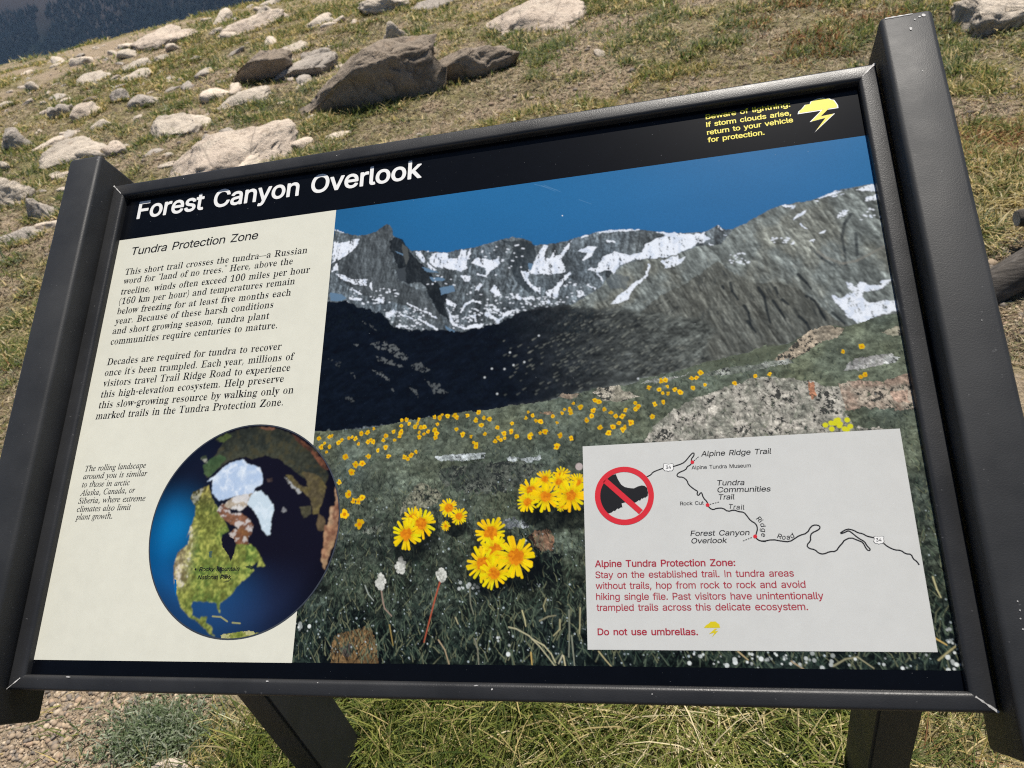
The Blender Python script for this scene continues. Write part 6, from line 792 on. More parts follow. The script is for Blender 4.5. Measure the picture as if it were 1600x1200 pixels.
# ---------------------------------------------------------------- lettering
FONT = {f: {chr(q[0]): (q[1], [list(zip(c[::2], c[1::2])) for c in q[2]]) for q in rows} for f, rows in GLYPHS.items()}
FONT['serif']['\u2014'] = (360, [[(0, 106), (360, 106), (360, 128), (0, 128)]])
def quote(x, opening):
    c = [(0, 320), (10, 340), (34, 343), (42, 320), (27, 279), (3, 252), (-4, 257), (20, 296)]
    return [(x + (40 - a if opening else a), 595 - b if opening else b) for a, b in c]
FONT['serif']['\u2019'] = (75, [quote(14, 0)]); FONT['serif']['\u201c'] = (136, [quote(14, 1), quote(75, 1)]); FONT['serif']['\u201d'] = (136, [quote(14, 0), quote(75, 0)])
FONT['sans']['I'] = (132, [[(44, -3), (88, -3), (88, 359), (44, 359)]]); FONT['bold']['I'] = (140, [[(36, -14), (104, -14), (104, 370), (36, 370)]])
CAP = {f: max(y for c in FONT[f]['T'][1] for _, y in c) for f in FONT}
TRACK = {'sans': -15, 'bold': -9, 'serif': 0, 'ital': 2}
SPACE = {'sans': 195, 'bold': 190, 'serif': 160, 'ital': 165}
def glyph_run(s, f):
    x = 0; out = []
    for ch in s:
        if ch == ' ': x += SPACE[f]; continue
        w, cs = FONT[f][ch]; out.append((x, cs)); x += w + TRACK[f]
    hi = max(px + gx_ for px, cs in out for c in cs for gx_, _ in c); lo = min(px + gx_ for px, cs in out for c in cs for gx_, _ in c)
    return out, lo, hi
def text_line(s, f, A, Bp, cap, slant=0.0):
    """baseline from A to Bp (panel metres), capital height cap (metres)"""
    run, lo, hi = glyph_run(s, f); sy = cap / CAP[f]; A = np.asarray(A); d = np.asarray(Bp) - A; L = math.hypot(*d); u = d / L; v = np.array([-u[1], u[0]]); sx = L / (hi - lo); out = []
    for px, cs in run: out.append([[tuple(A + u * ((px + a - lo) * sx + slant * b * sy) - v * b * sy) for a, b in c] for c in cs])
    return out
def capm(k, x, y, hpx): 
    z = ZM[k]; p = np.array([z[0] + x / z[2], z[1] + y / z[2]]); return float((pm([p]) - pm([p - [0, hpx / z[2]]]))[0, 1])
def lines(name, k, rows, f, hpx, slant, mat, parent, h=.00036, label=None, split=False):
    if split:
        for rw in rows: lines(name, k, [rw], f, hpx, slant, mat, parent, h)
        return
    polys = []
    capv = np.mean([capm(k, x0, y0, hpx) for _, x0, y0, x1, y1 in rows])
    for s, x0, y0, x1, y1 in rows: A, Bp = zp(k, (x0, y0, x1, y1)); polys += text_line(s, f, A, Bp, capv, slant)
    o = poly_mesh(name, polys, h, mat, parent)
    if label: o['label'] = label
    return o
lines('title_lettering', '0', [("Forest Canyon Overlook", 213.1, 341.8, 658.4, 276.8)], 'bold', 25.5, .0, M_WHITE, board, .00008)
lines('heading_lettering', 'W', [("Tundra Protection Zone", 240, 221, 984, 125)], 'sans', 44, .10, M_INK, board, .00020)
lines('body_lettering', 'W', [("This short trail crosses the tundra\u2014a Russian", 205, 337, 1275, 207), ("word for \u201cland of no trees.\u201d Here, above the", 197, 390, 1190, 272), ("treeline, winds often exceed 100 miles per hour", 182, 452, 1290, 322), ("(160 km per hour) and temperatures remain", 172, 510, 1203, 389), ("below freezing for at least five months each", 160, 567, 1180, 456), ("year. Because of these harsh conditions", 150, 625, 1076, 527), ("and short growing season, tundra plant", 135, 683, 1053, 592), ("communities require centuries to mature.", 124, 745, 1100, 648), ("Decades are required for tundra to recover", 103, 865, 1125, 772), ("once it\u2019s been trampled. Each year, millions of", 90, 928, 1200, 832), ("visitors travel Trail Ridge Road to experience", 80, 990, 1178, 897), ("this high-elevation ecosystem. Help preserve", 67, 1055, 1140, 962), ("this slow-growing resource by walking only on", 54, 1118, 1198, 1028), ("marked trails in the Tundra Protection Zone.", 38, 1182, 1136, 1100)], 'serif', 37.5, .07, M_INK, board, .00020)
lines('caption_lettering', 'X', [("The rolling landscape", 318, 338, 1195, 285), ("around you is similar", 290, 450, 1213, 402), ("to those in arctic", 272, 568, 962, 535), ("Alaska, Canada, or", 245, 690, 1040, 642), ("Siberia, where extreme", 220, 803, 1188, 762), ("climates also limit", 200, 922, 980, 890), ("plant growth.", 183, 1035, 713, 1018)], 'ital', 82, -.06, M_INK, board, .00020)
lines('warning_lettering', 'Y', [("Beware of lightning:", 120, 408, 825, 302), ("If storm clouds arise,", 125, 472, 832, 372), ("return to your vehicle", 132, 538, 850, 430), ("for protection.", 138, 600, 612, 535)], 'bold', 40, 0, M_YEL, board, .00008)
lines('globe_lettering', 'V', [("Rocky Mountain", 467, 362, 780, 357), ("National Park", 457, 425, 717, 422)], 'bold', 31, .2, M_INK, board, .00030)
lines('map_lettering', 'S', [("Alpine Ridge Trail", 1055, 230, 1640, 207), ("Tundra", 1185, 472, 1415, 468), ("Communities", 1190, 530, 1635, 521), ("Trail", 1198, 590, 1335, 587), ("Forest Canyon", 970, 893, 1460, 885), ("Overlook", 975, 955, 1273, 950)], 'sans', 44, .2, M_INK, sticker, split=True)
lines('map_note_lettering', 'S', [("Alpine Tundra Museum", 977, 338, 1472, 320), ("Rock Cut", 884, 638, 1080, 632)], 'sans', 31, 0, M_INK, sticker, split=True)
lines('rule_heading_lettering', 'N', [("Alpine Tundra Protection Zone:", 125, 137, 962, 130), ("Do not use umbrellas.", 143, 542, 742, 542)], 'bold', 40, 0, M_DRED, sticker, split=True)
lines('rule_lettering', 'N', [("Stay on the established trail. In tundra areas", 128, 203, 1312, 193), ("without trails, hop from rock to rock and avoid", 130, 268, 1382, 260), ("hiking single file. Past visitors have unintentionally", 133, 333, 1490, 328), ("trampled trails across this delicate ecosystem.", 136, 398, 1397, 393)], 'sans', 40, 0, M_DRED, sticker)
def arc_text(name, k, s, pts, hpx, slant=.1):
    """one letter at a time along a curve of baseline marks"""
    q = np.array(pts, float); seg = np.r_[0, np.cumsum(np.hypot(*np.diff(q, axis=0).T))]; run, lo, hi = glyph_run(s, 'sans'); polys = []
    at = lambda t: np.array([np.interp(t, seg, q[:, 0]), np.interp(t, seg, q[:, 1])])
    cap = capm(k, *q[0], hpx); sy = cap / CAP['sans']; kx = seg[-1] / (hi - lo)
    for (px, cs) in run:
        w = max(a for c in cs for a, _ in c); mid = (px + w / 2 - lo) * kx; A, Bq = zp(k, np.concatenate([at(mid - w / 2 * kx), at(mid + w / 2 * kx)])); d = Bq - A; u = d / math.hypot(*d); v = np.array([-u[1], u[0]]); c0 = (A + Bq) / 2
        polys.append([[tuple(c0 + u * ((a - w / 2) * sy * 1.05 + slant * b * sy) - v * b * sy) for a, b in c] for c in cs])
    return poly_mesh(name, polys, .00036, M_INK, sticker)
arc_text('road_lettering', 'S', "Trail", [(1278, 664), (1330, 670), (1420, 674)], 40)
arc_text('road_lettering', 'S', "Ridge", [(1512, 748), (1548, 785), (1562, 830), (1560, 900)], 40)
arc_text('road_lettering', 'T', "Road", [(292, 886), (340, 903), (400, 905), (447, 880)], 40)
# road line, dashes, markers, shields
def ribbon(k, flat, w):
    P = zp(k, flat); n = len(P); out = []
    # light smoothing of the traced line
    Q = [P[0]]
    for a, b in zip(P[:-1], P[1:]): Q += [a * .75 + b * .25, a * .25 + b * .75]
    Q.append(P[-1]); Q = np.array(Q); d = np.gradient(Q, axis=0); nn = np.stack([-d[:, 1], d[:, 0]], 1); nn /= np.maximum(np.hypot(*nn.T), 1e-9)[:, None]
    return [[[tuple(Q[i] + nn[i] * w), tuple(Q[i + 1] + nn[i + 1] * w), tuple(Q[i + 1] - nn[i + 1] * w), tuple(Q[i] - nn[i] * w)]] for i in range(len(Q) - 1)]
road = ribbon('S', (600,402,640,382,652,362,700,342,742,328), .00055) + ribbon('S', (822,315,900,290,930,265,958,228,985,200,998,203,995,225,978,245,972,262,982,280,965,302,940,315,930,340,870,365,852,385,865,402,905,402,940,430,950,465,1000,505,1030,520,1022,545,1035,558,1050,535,1062,530,1075,575,1110,610,1112,635,1130,662,1160,675,1185,662,1240,660,1280,690,1330,675,1370,690,1415,695,1440,725,1470,765,1515,790,1530,830,1520,870,1512,900,1530,925,1570,938,1600,938), .00055)
road += ribbon('T', (120,875,140,905,180,918,265,902,330,915,400,922,450,890,480,870,545,850,575,795,610,782,645,790,650,808,635,825,580,850,570,880,575,910,540,950,560,975,610,985,640,1015,680,1022,730,1000,780,1000,810,955,835,930,845,910,900,885,960,910,1000,925,1025,975,1045,995,1062,985,1050,970,1030,950,1015,920,960,890,900,840,880,830,850,845,820,855,815,848,870,815,920,825,960,848,1000,855,1030,875,1090,888), .00055) + ribbon('T', (1168,932,1200,960,1260,988,1310,990,1350,1020,1395,1022,1410,1060,1440,1080,1460,1110), .00055)
poly_mesh('map_road', road, .00036, M_INK, sticker)
for k, x0, y0, x1, y1, n in (('S', 995, 268, 1040, 228, 3), ('S', 1130, 630, 1215, 608, 4), ('S', 1408, 935, 1490, 903, 4)):
    dash = []
    for i in range(n):
        t0, t1 = i / n, (i + .62) / n; a, b = zp(k, (x0 + (x1 - x0) * t0, y0 + (y1 - y0) * t0, x0 + (x1 - x0) * t1, y0 + (y1 - y0) * t1)); d = (b - a) / np.hypot(*(b - a)); nn = np.array([-d[1], d[0]]) * .00035
        dash.append([[tuple(a + nn), tuple(b + nn), tuple(b - nn), tuple(a - nn)]])
    poly_mesh('trail_dashes', dash, .00036, M_INK, sticker)
for x, y in ((983, 278), (1112, 635), (1510, 897)): poly_mesh('map_marker', [[circle(zp('S', (x, y))[0], .0017, 20)]], .00044, M_RED, sticker)
for k, x, y, sc_ in (('S', 783, 321, 1.0), ('T', 1130, 906, .98)):
    shp = [(-40, -26), (-22, -30), (0, -22), (22, -30), (40, -26), (36, -8), (42, 12), (28, 28), (10, 28), (0, 34), (-10, 28), (-28, 28), (-42, 12), (-36, -8)]
    c = [zp(k, (x + a * sc_, y + b * sc_))[0] for a, b in shp]; mid = np.mean(c, 0)
    sh_ = poly_mesh('route_shield', [[[tuple(q) for q in c]]], .00050, M_WHITE, sticker)
    c2 = [mid + (q - mid) * 1.10 for q in c]; poly_mesh('shield_outline', [[[tuple(q) for q in c2]]], .00043, M_INK, sticker)
    A, Bp = zp(k, (x - 22, y + 13, x + 23, y + 12)); poly_mesh('shield_number', text_line('34', 'sans', A, Bp, capm(k, x, y, 27), 0), .00058, M_INK, sticker)
# no-walking symbol
PCn, PR = np.array([.6377, .3567]), .0274
boot = zp('S', (275,402,310,388,345,378,362,420,390,465,420,485,455,493,495,497,530,480,560,472,585,475,605,492,614,530,612,560,600,566,592,575,582,572,570,582,560,580,548,600,538,594,520,608,500,618,480,622,430,612,395,620,398,640,402,655,388,655,370,668,358,664,340,685,328,682,312,697,285,706,250,680,215,640,198,580,200,535,212,495,240,445))
poly_mesh('boot_symbol', [[[tuple(q) for q in boot]]], .00036, M_INK, sticker)
a1, a2 = zp('S', (252, 428, 556, 694)); d = (a2 - a1) / np.hypot(*(a2 - a1)); nn = np.array([-d[1], d[0]]) * .0026
ban = poly_mesh('prohibition_ring', [[circle(PCn, PR), circle(PCn, PR * .815)], [[tuple(a1 + nn), tuple(a2 + nn), tuple(a2 - nn), tuple(a1 - nn)]]], .00044, M_RED, sticker)
# storm clouds
cl_o = (885,366,892,342,915,325,945,288,985,282,992,262,1015,250,1050,236,1095,228,1120,236,1145,230,1165,243,1190,246,1205,265,1222,290,1226,314)
bolt = (1098,318,985,432,1122,396,1028,517,1198,358,1075,384,1152,312)
def storm(k, cloud, bl, inset, mat_in, mat_out, parent, h):
    c = zp(k, cloud); b = zp(k, bl)
    if mat_out:
        poly_mesh('cloud_outline', [[[tuple(q) for q in c]], [[tuple(q) for q in b]]], h, mat_out, parent)
        mc_ = c.mean(0); c = mc_ + (c - mc_) * np.array([.93, .88]); mb = b.mean(0); b = mb + (b - mb) * np.array([.86, .90])
    poly_mesh('storm_symbol', [[[tuple(q) for q in c]], [[tuple(q) for q in b]]], h + .00008, mat_in, parent)
storm('Y', cl_o, bolt, 0, M_YEL, M_WHITE, board, .00008)
storm('N', (776,499,790,482,805,474,815,462,845,461,855,470,868,478,873,499), (842,504,806,536,838,528,824,556,862,516,838,520,856,504), 0, flat_mat('mustard_ink', lc(214, 196, 20), .45, .04), None, sticker, .00030)
poly_mesh('map_marker', [[circle(zp('V', (440, 348))[0], .0011, 16)]], .00030, M_INK, board)
# worn mitres and chipped paint
def chip(parent, pts, h, wob=.0006, seed=0):
    r = random.Random(seed)
    for (x, y, rx, ry) in pts:
        polys = []; polys.append([[(x + rx * (.6 + .5 * r.random()) * math.cos(i * .698), y + ry * (.6 + .5 * r.random()) * math.sin(i * .698)) for i in range(9)]])
        poly_mesh('paint_chip', polys, h, M_CHIP, parent)
def worn(parent, x0, y0, x1, y1, w0, w1, h, seed):
    r = random.Random(seed); n = 10; top = []; bot = []
    d = np.array([x1 - x0, y1 - y0]); L = np.hypot(*d); nn = np.array([-d[1], d[0]]) / L
    for i in range(n + 1):
        t = i / n; p = np.array([x0, y0]) + d * t; w = (w0 + (w1 - w0) * t) * (.5 + r.random()); top.append(tuple(p + nn * w * .5)); bot.append(tuple(p - nn * w * .5))
    return poly_mesh('worn_paint', [[top + bot[::-1]]], h, M_CHIP, parent)
worn(rails['top'], .9142, -.0785, .9000, -.0645, .0018, .0008, .0093, 1); worn(rails['top'], -.0110, -.0785, .0030, -.0645, .0014, .0008, .0093, 2)
worn(rails['bottom'], .9142, .5355, .9000, .5245, .0020, .0010, .0093, 3); worn(rails['bottom'], -.0110, .5355, .0035, .5243, .0007, .0011, .0093, 4)
chip(rails['bottom'], [(.0635, .5225, .0030, .0008), (.292, .5232, .002, .0007), (.345, .5236, .001, .0005), (.50, .5235, .0026, .0006), (.515, .5262, .0009, .0009), (.655, .5275, .0008, .0005)], .0093, seed=5)
chip(rails['top'], [(.096, -.0725, .0008, .0005), (.31, -.070, .0006, .0004)], .0093, seed=6)
chip(post_r, [(.9435, -.0905, .0017, .0022), (.9572, -.1045, .0022, .0026), (.9535, -.1035, .0012, .0012), (.9490, -.1010, .0010, .0007), (.9460, -.0380, .0006, .0008), (.9500, .2260, .0005, .0005)], .0365, seed=7)
chip(post_r, [(.9330, .4560, .0006, .0008), (.9333, .4625, .0006, .0007), (.9324, .4685, .0006, .0006), (.9326, .4760, .0007, .0006)], .0365, seed=8)
worn(post_r, .9225, -.1085, .9480, -.1085, .0012, .0008, .0365, 9)
chip(post_l, [(-.0180, -.1010, .0006, .0009)], .0365, seed=10)

# ================================================================ boulders
def at(px, py):
    """where a sight line through this reference mark meets the flat ground, and its distance"""
    v = np.array([(px - 800) / 1180, (py - 600) / 1180, 1.0]); w = np.array(CAMR) @ v
    t = -CAMZ / w[2]; p = w[:2] * t
    for _ in range(6):
        t = (float(ground_z(p[0], p[1])) - CAMZ) / w[2]; p = w[:2] * t
    return p, t
def rock_mat(name, tint, lichen, seed):
    g = NT(name); co = g.n('ShaderNodeMapping', {'Vector': g.co(), 'Location': (seed * 3.1, seed * 1.7, seed * .9)}).outputs[0]
    a = g.noise(3.0, 9, .68, co, .3); b = g.noise(16, 8, .72, co); c_ = g.noise(70, 4, .7, co); crack = g.n('ShaderNodeTexVoronoi', {'Vector': co, 'Scale': 2.2, 'Randomness': 1}, feature='DISTANCE_TO_EDGE').outputs['Distance']
    t = np.array(tint)
    c = g.ramp(a, [(.28, tuple(t * .60)), (.42, tuple(t * .95)), (.55, tuple(t * 1.12)), (.72, tuple(np.minimum(t * 1.3, .72)))])
    c = g.mix(g.ramp(b, [(.53, (0, 0, 0)), (.64, (.8, .8, .8))]), c, tuple(t * np.array([.62, .60, .58])))
    c = g.mix(g.ramp(b, [(.30, (lichen,) * 3), (.42, (0, 0, 0))]), c, (.070, .068, .058))
    c = g.mix(g.ramp(c_, [(.63, (0, 0, 0)), (.72, (.5, .5, .5))]), c, (.14, .12, .10))
    c = g.mix(g.ramp(g.noise(5.5, 5, .6, co), [(.62, (0, 0, 0)), (.72, (.5, .5, .5))]), c, (.30, .20, .13))
    c = g.mix(g.ramp(crack, [(.0, (.55, .55, .55)), (.02, (0, 0, 0))]), c, tuple(t * .35))
    h = g.n('ShaderNodeMath', {0: g.n('ShaderNodeMath', {0: a, 1: 2.0}, operation='MULTIPLY').outputs[0], 1: g.n('ShaderNodeMath', {0: b, 1: c_}, operation='ADD').outputs[0]}, operation='ADD').outputs[0]
    g.bump(h, .75, .028)
    return g.set(Base_Color=c, Roughness=.9, Specular_IOR_Level=.25)
M_ROCK = [rock_mat('pale_granite', (.55, .475, .385), .8, 1), rock_mat('buff_granite', (.58, .48, .385), .75, 2), rock_mat('grey_granite', (.42, .37, .315), .7, 3), rock_mat('brown_granite', (.30, .245, .19), .7, 4)]
def rock_mesh(name, w, d, h, seed, sub=4, style='round', facets=9):
    r = random.Random(seed); bm = bmesh.new(); bmesh.ops.create_icosphere(bm, subdivisions=sub, radius=1)
    e = {'round': .85, 'block': .55, 'slab': .62, 'wedge': .5, 'point': .9}[style]
    pl = []
    for _ in range(facets):
        n = Vector((r.uniform(-1, 1), r.uniform(-1, 1), r.uniform(-.5, 1))).normalized(); pl.append((n, r.uniform(.62, .86)))
    if style == 'wedge': pl += [(Vector((-.1, -1, -.28)).normalized(), .52), (Vector((.05, -.10, 1)).normalized(), .62), (Vector((-1, -.3, .7)).normalized(), .66)]
    o = Vector((r.uniform(0, 50), r.uniform(0, 50), r.uniform(0, 50)))
    for v in bm.verts:
        p = Vector([math.copysign(abs(c) ** e, c) for c in v.co])
        for n, hh in pl:
            k = p.dot(n) - hh
            if k > 0: p -= n * k * .93
        q = p * 1.3 + o; nn = v.co.normalized()
        p += nn * (.17 * mnoise.fractal(q, 1.0, 2.0, 5) + .05 * mnoise.fractal(q * 4.5, 1.0, 2.0, 4) - .07 * (1 - min(1, abs(mnoise.noise(q * 2.2)) * 7)) )
        if style == 'wedge':
            k = min(1, max(0, (p.x + .98) / 1.15)); p.z *= .05 + .95 * k ** 1.25; p.y -= .22 * max(p.z, 0)
        if style == 'point': k = max(0, p.z); p.x *= 1 - .45 * k; p.y *= 1 - .45 * k
        v.co = Vector((p.x * w / 1.7, p.y * d / 1.7, p.z * h))
    me = bpy.data.meshes.new(name); bm.to_mesh(me); bm.free()
    for p in me.polygons: p.use_smooth = True
    return me
ROCKS = [
 # x0,y0,x1,y1, style, material, depth/width, label
 (430, 58, 700, 180, 'wedge', 3, .40, 'largest dark boulder on the slope, with a pale flat top and shaded overhanging face'),
 (636, 60, 796, 134, 'wedge', 3, .5, 'lower grey-brown boulder leaning against the right end of the largest dark boulder'),
 (590, 30, 640, 70, 'point', 0, .8, 'small pointed pale rock standing just behind the largest dark boulder'),
 (336, 70, 460, 134, 'wedge', 3, .55, 'dark-faced boulder with a pale sloping top, upper left of the largest boulder'),
 (394, 90, 516, 130, 'wedge', 2, .5, 'long low dark rock between the pale-topped dark boulder and the largest boulder'),
 (188, 34, 292, 80, 'slab', 1, .7, 'big pale slanting rock on the crest against the dark forest slope'),
 (262, 218, 440, 276, 'slab', 1, .62, 'broad flat buff slab just behind the top left of the sign frame'),
 (212, 174, 304, 222, 'slab', 0, .8, 'pale slab tilted in the grass above the left end of the sign'),
 (-60, 266, 42, 338, 'block', 0, .8, 'large pale lichen-streaked rock at the left edge of the photo'),
 (34, 308, 88, 350, 'point', 2, .7, 'dark grey pointed rock beside the left sign post'),
 (-20, 360, 58, 384, 'slab', 2, .6, 'low dark rock with a bleached top below the large left edge rock'),
 (156, 219, 200, 246, 'round', 1, .7, 'smooth buff rounded rock just above the left sign post'),
 (50, 226, 160, 262, 'slab', 0, .6, 'long pale cracked rock stretching left from the smooth rounded rock'),
 (110, 158, 160, 187, 'block', 1, .7, 'cream-coloured block in the cluster on the left slope'),
 (74, 159, 112, 187, 'round', 2, .7, 'grey rounded rock left of the cream-coloured block'),
 (116, 148, 156, 164, 'wedge', 3, .6, 'small dark-faced rock on top of the cream-coloured block cluster'),
 (-8, 196, 46, 240, 'block', 2, .7, 'rough dark and pale rock near the left edge of the photo'),
 (172, 139, 204, 160, 'round', 2, .7, 'small grey dome-shaped rock in the grass of the left slope'),
 (197, 142, 246, 172, 'slab', 2, .6, 'layered grey rock with a low dark front on the left slope'),
 (104, 104, 176, 132, 'slab', 0, .7, 'bright jagged outcrop near the crest on the left'),
 (176, 106, 230, 130, 'slab', 0, .6, 'pale flat rock right of the bright jagged outcrop'),
 (-8, 153, 26, 170, 'block', 0, .7, 'pale squat rock at the left edge below the crest'),
 (330, 28, 430, 54, 'slab', 1, .5, 'long pale outcrop forming the crest line above the dark boulders'),
 (398, 7, 426, 28, 'point', 0, .8, 'small pale knob on the crest near the top of the photo'),
 (470, 25, 516, 46, 'slab', 0, .6, 'pale low rock high up between the crest knob and the top edge'),
 (458, 77, 516, 100, 'round', 2, .6, 'grey hump behind the long low dark rock'),
 (428, 64, 482, 84, 'slab', 0, .6, 'pale sliver of rock behind the pale-topped dark boulder'),
 (756, 4, 926, 52, 'slab', 1, .5, 'long flat pale ledge near the top middle of the photo'),
 (1500, -40, 1660, 44, 'block', 0, .8, 'big pale grey boulder at the top right corner'),
 (330, 148, 416, 170, 'slab', 0, .8, 'flat white rock half buried in grass left of the largest boulder'),
 (560, -4, 642, 24, 'slab', 0, .5, 'flat pale rock at the top edge behind the pointed rock'),
 (-6, 248, 18, 268, 'block', 0, .6, 'small bright white stone touching the left edge of the photo'),
 (66, 261, 100, 282, 'slab', 0, .7, 'small white cracked stone just left of the left sign post'),
 (302, 208, 346, 230, 'point', 2, .7, 'small dark peaked rock poking up behind the broad flat buff slab'),
 (500, 205, 545, 222, 'slab', 1, .8, 'small pinkish flat stone right of the broad buff slab'),
 (140, 184, 176, 206, 'slab', 0, .7, 'pale pitted stone between the cream-coloured block and the tilted slab'),
 (222, 1186, 306, 1216, 'slab', 1, .5, 'pale flat stone in the grass at the bottom left beneath the sign'),
 (40, 128, 62, 146, 'round', 0, .7, 'small pale boulder below the bright jagged outcrop'),
 (180, 96, 228, 112, 'slab', 0, .6, 'thin pale slab lying above the flat rock near the crest'),
 (240, 84, 262, 100, 'block', 0, .7, 'small white block below the big slanting crest rock'),
 (290, 86, 312, 97, 'block', 2, .7, 'small grey block right of the white block below the crest'),
 (640, 5, 700, 16, 'slab', 2, .6, 'small dark ledge near the top edge right of the pointed rock'),
]
ROCK_AT = []
for i, (x0, y0, x1, y1, st, mi, dr, lab) in enumerate(ROCKS):
    cx = (x0 + x1) / 2; p, t = at(cx, y1 - .12 * (y1 - y0)); W = (x1 - x0) * t / 1180 * 1.0
    dep = math.asin(min(.9, CAMZ / max(t, 1.6)))
    D = W * dr; H = ((y1 - y0) * t / 1180 - .55 * D * math.sin(dep)) / math.cos(dep)
    H = max(H * 1.02, .16 * W); tilt = 0.0
    if st in ('slab', 'block') and y0 > 0 and y1 < 1000: D = W * (.72 if st == 'slab' else .7); tilt = .28 if st == 'slab' else .18; H = max(((y1 - y0) * t / 1180 - .8 * D * math.sin(dep + tilt)) / math.cos(dep), .17 * W)
    me = rock_mesh('rock', W * 1.04, D, H, 40 + i, 5 if (x1 - x0) > 80 else 4, st)
    o = link('rock', me, M_ROCK[mi]); gz = float(ground_z(p[0], p[1])); o.location = (p[0], p[1] + D * .30, gz - (.04 if st == 'wedge' else .15) * H); ROCK_AT.append((p[0], p[1] + D * .30, W, D)); o.rotation_euler = (tilt, 0, rng.uniform(-.25, .25) if st != 'wedge' else -.12)
    tag(o, lab, 'rock')
# small stones that nothing tells apart
stones = []
sm = [rock_mesh('stone', .13, .10, .045, 300 + k, 3, ('slab', 'block', 'point')[k % 3], 11) for k in range(6)]
for k, me in enumerate(sm): me.materials.append(M_ROCK[k % 3])
bpy_first = True
spots = []
while len(spots) < 285:
    x, y = (rng.uniform(-10, 3.2), rng.uniform(2.2, 12)) if len(spots) % 3 == 0 else (rng.uniform(-9.5, -2.2), rng.uniform(3.6, 11.2))
    if crest(x, y) > -.2 or fbm(x * .5 + 80, y * .5 + 80, 700, 3) < .42: continue
    spots.append((x, y))
for i, (x, y) in enumerate(spots):
    s_ = float(.35 + 1.25 * rng.rand() ** 2.6) * (.55 if x > -1.2 else 1.35); o = bpy.data.objects.new('stone', sm[i % 6]); COL.objects.link(o)
    o.location = (x, y, float(ground_z(x, y)) - .004); o.scale = (s_ * rng.uniform(.9, 1.7), s_ * rng.uniform(.8, 1.2), s_ * rng.uniform(.6, 1.0)); o.rotation_euler = (rng.uniform(-.2, .4), rng.uniform(-.3, .3), rng.uniform(0, 6.28))
    tag(o, 'small weathered stone lying loose in the tundra turf among the larger rocks', 'stone', 'small stones in the turf')

# ================================================================ log rails at the right edge
def log_thing(name, a, b, r, lab, seed):
    a, b = Vector(a), Vector(b); ax = (b - a).normalized(); s1 = ax.orthogonal().normalized(); s2 = ax.cross(s1); L = (b - a).length; bm = bmesh.new(); N, K = 22, 40; rings = []
    ks = [-.5] + list(range(K + 1)) + [K + .5]
    for k in ks:
        t = min(max(k / K, 0), 1); rr = r * (.80 if k in (-.5, K + .5) else 1); ring = []; off = .012 if k == -.5 else (-.012 if k == K + .5 else 0)
        for i in range(N):
            th = i * 6.28318 / N; q = Vector((math.cos(th) * 1.2 + seed, math.sin(th) * 1.2, t * L * 1.5)); rad = rr * (1 + .10 * mnoise.fractal(q, 1, 2, 4) - .05 * (1 - min(1, abs(mnoise.noise(Vector((math.cos(th) * 4 + seed, math.sin(th) * 4, t * L * .5)))) * 6)))
            ring.append(bm.verts.new(a + ax * (t * L - off) + (s1 * math.cos(th) + s2 * math.sin(th)) * rad))
        rings.append(ring)
    for A, Bq in zip(rings[:-1], rings[1:]):
        for i in range(N): bm.faces.new((A[i], A[(i + 1) % N], Bq[(i + 1) % N], Bq[i]))
    bmesh.ops.recalc_face_normals(bm, faces=bm.faces)
    me = bpy.data.meshes.new('log'); bm.to_mesh(me); bm.free()
    for p in me.polygons: p.use_smooth = True
    base = empty(name, a); o = link('log', me, M_BARK, base); me.transform(Matrix.Translation(-a))
    for e_, c0, sg in ((0, a, 1), (1, b, -1)):
        bm = bmesh.new(); vs = [bm.verts.new((rings_co - a) ) for rings_co in [c0 - ax * sg * .0135 + (s1 * math.cos(i * .2856) + s2 * math.sin(i * .2856)) * r * .80 for i in range(22)]]; bm.faces.new(vs); me2 = bpy.data.meshes.new('cut_end'); bm.to_mesh(me2); bm.free(); link('cut_end', me2, M_ENDG, base)
    return tag(base, lab, 'log')
g = NT('weathered_log'); v = g.n('ShaderNodeMapping', {'Vector': g.co(), 'Scale': (3, 30, 30)}).outputs[0]; n1 = g.noise(2.0, 7, .7, v); g.bump(n1, .8, .01)
M_BARK = g.set(Base_Color=g.ramp(n1, [(.3, (.028, .024, .02)), (.5, (.072, .062, .052)), (.7, (.15, .135, .118))]), Roughness=.9)
g = NT('cut_log_end'); M_ENDG = g.set(Base_Color=g.ramp(g.noise(40, 5, .7), [(.3, (.20, .18, .16)), (.7, (.46, .43, .39))]), Roughness=.9)
pa, _ = at(1588, 385); pb, _ = at(1572, 465)
log_thing('rail_log', (pa[0] - .005, pa[1], .115), (pa[0] + 2.2, pa[1] + .25, .17), .030, 'thin bleached log rail with a rounded end above the thick dark log', 3)
log_thing('fence_log', (pb[0] - .13, pb[1] - .01, -.02), (pb[0] + 1.25, pb[1] + .45, .58), .055, 'thick dark weathered log leaning up from the ground at the right edge', 8)

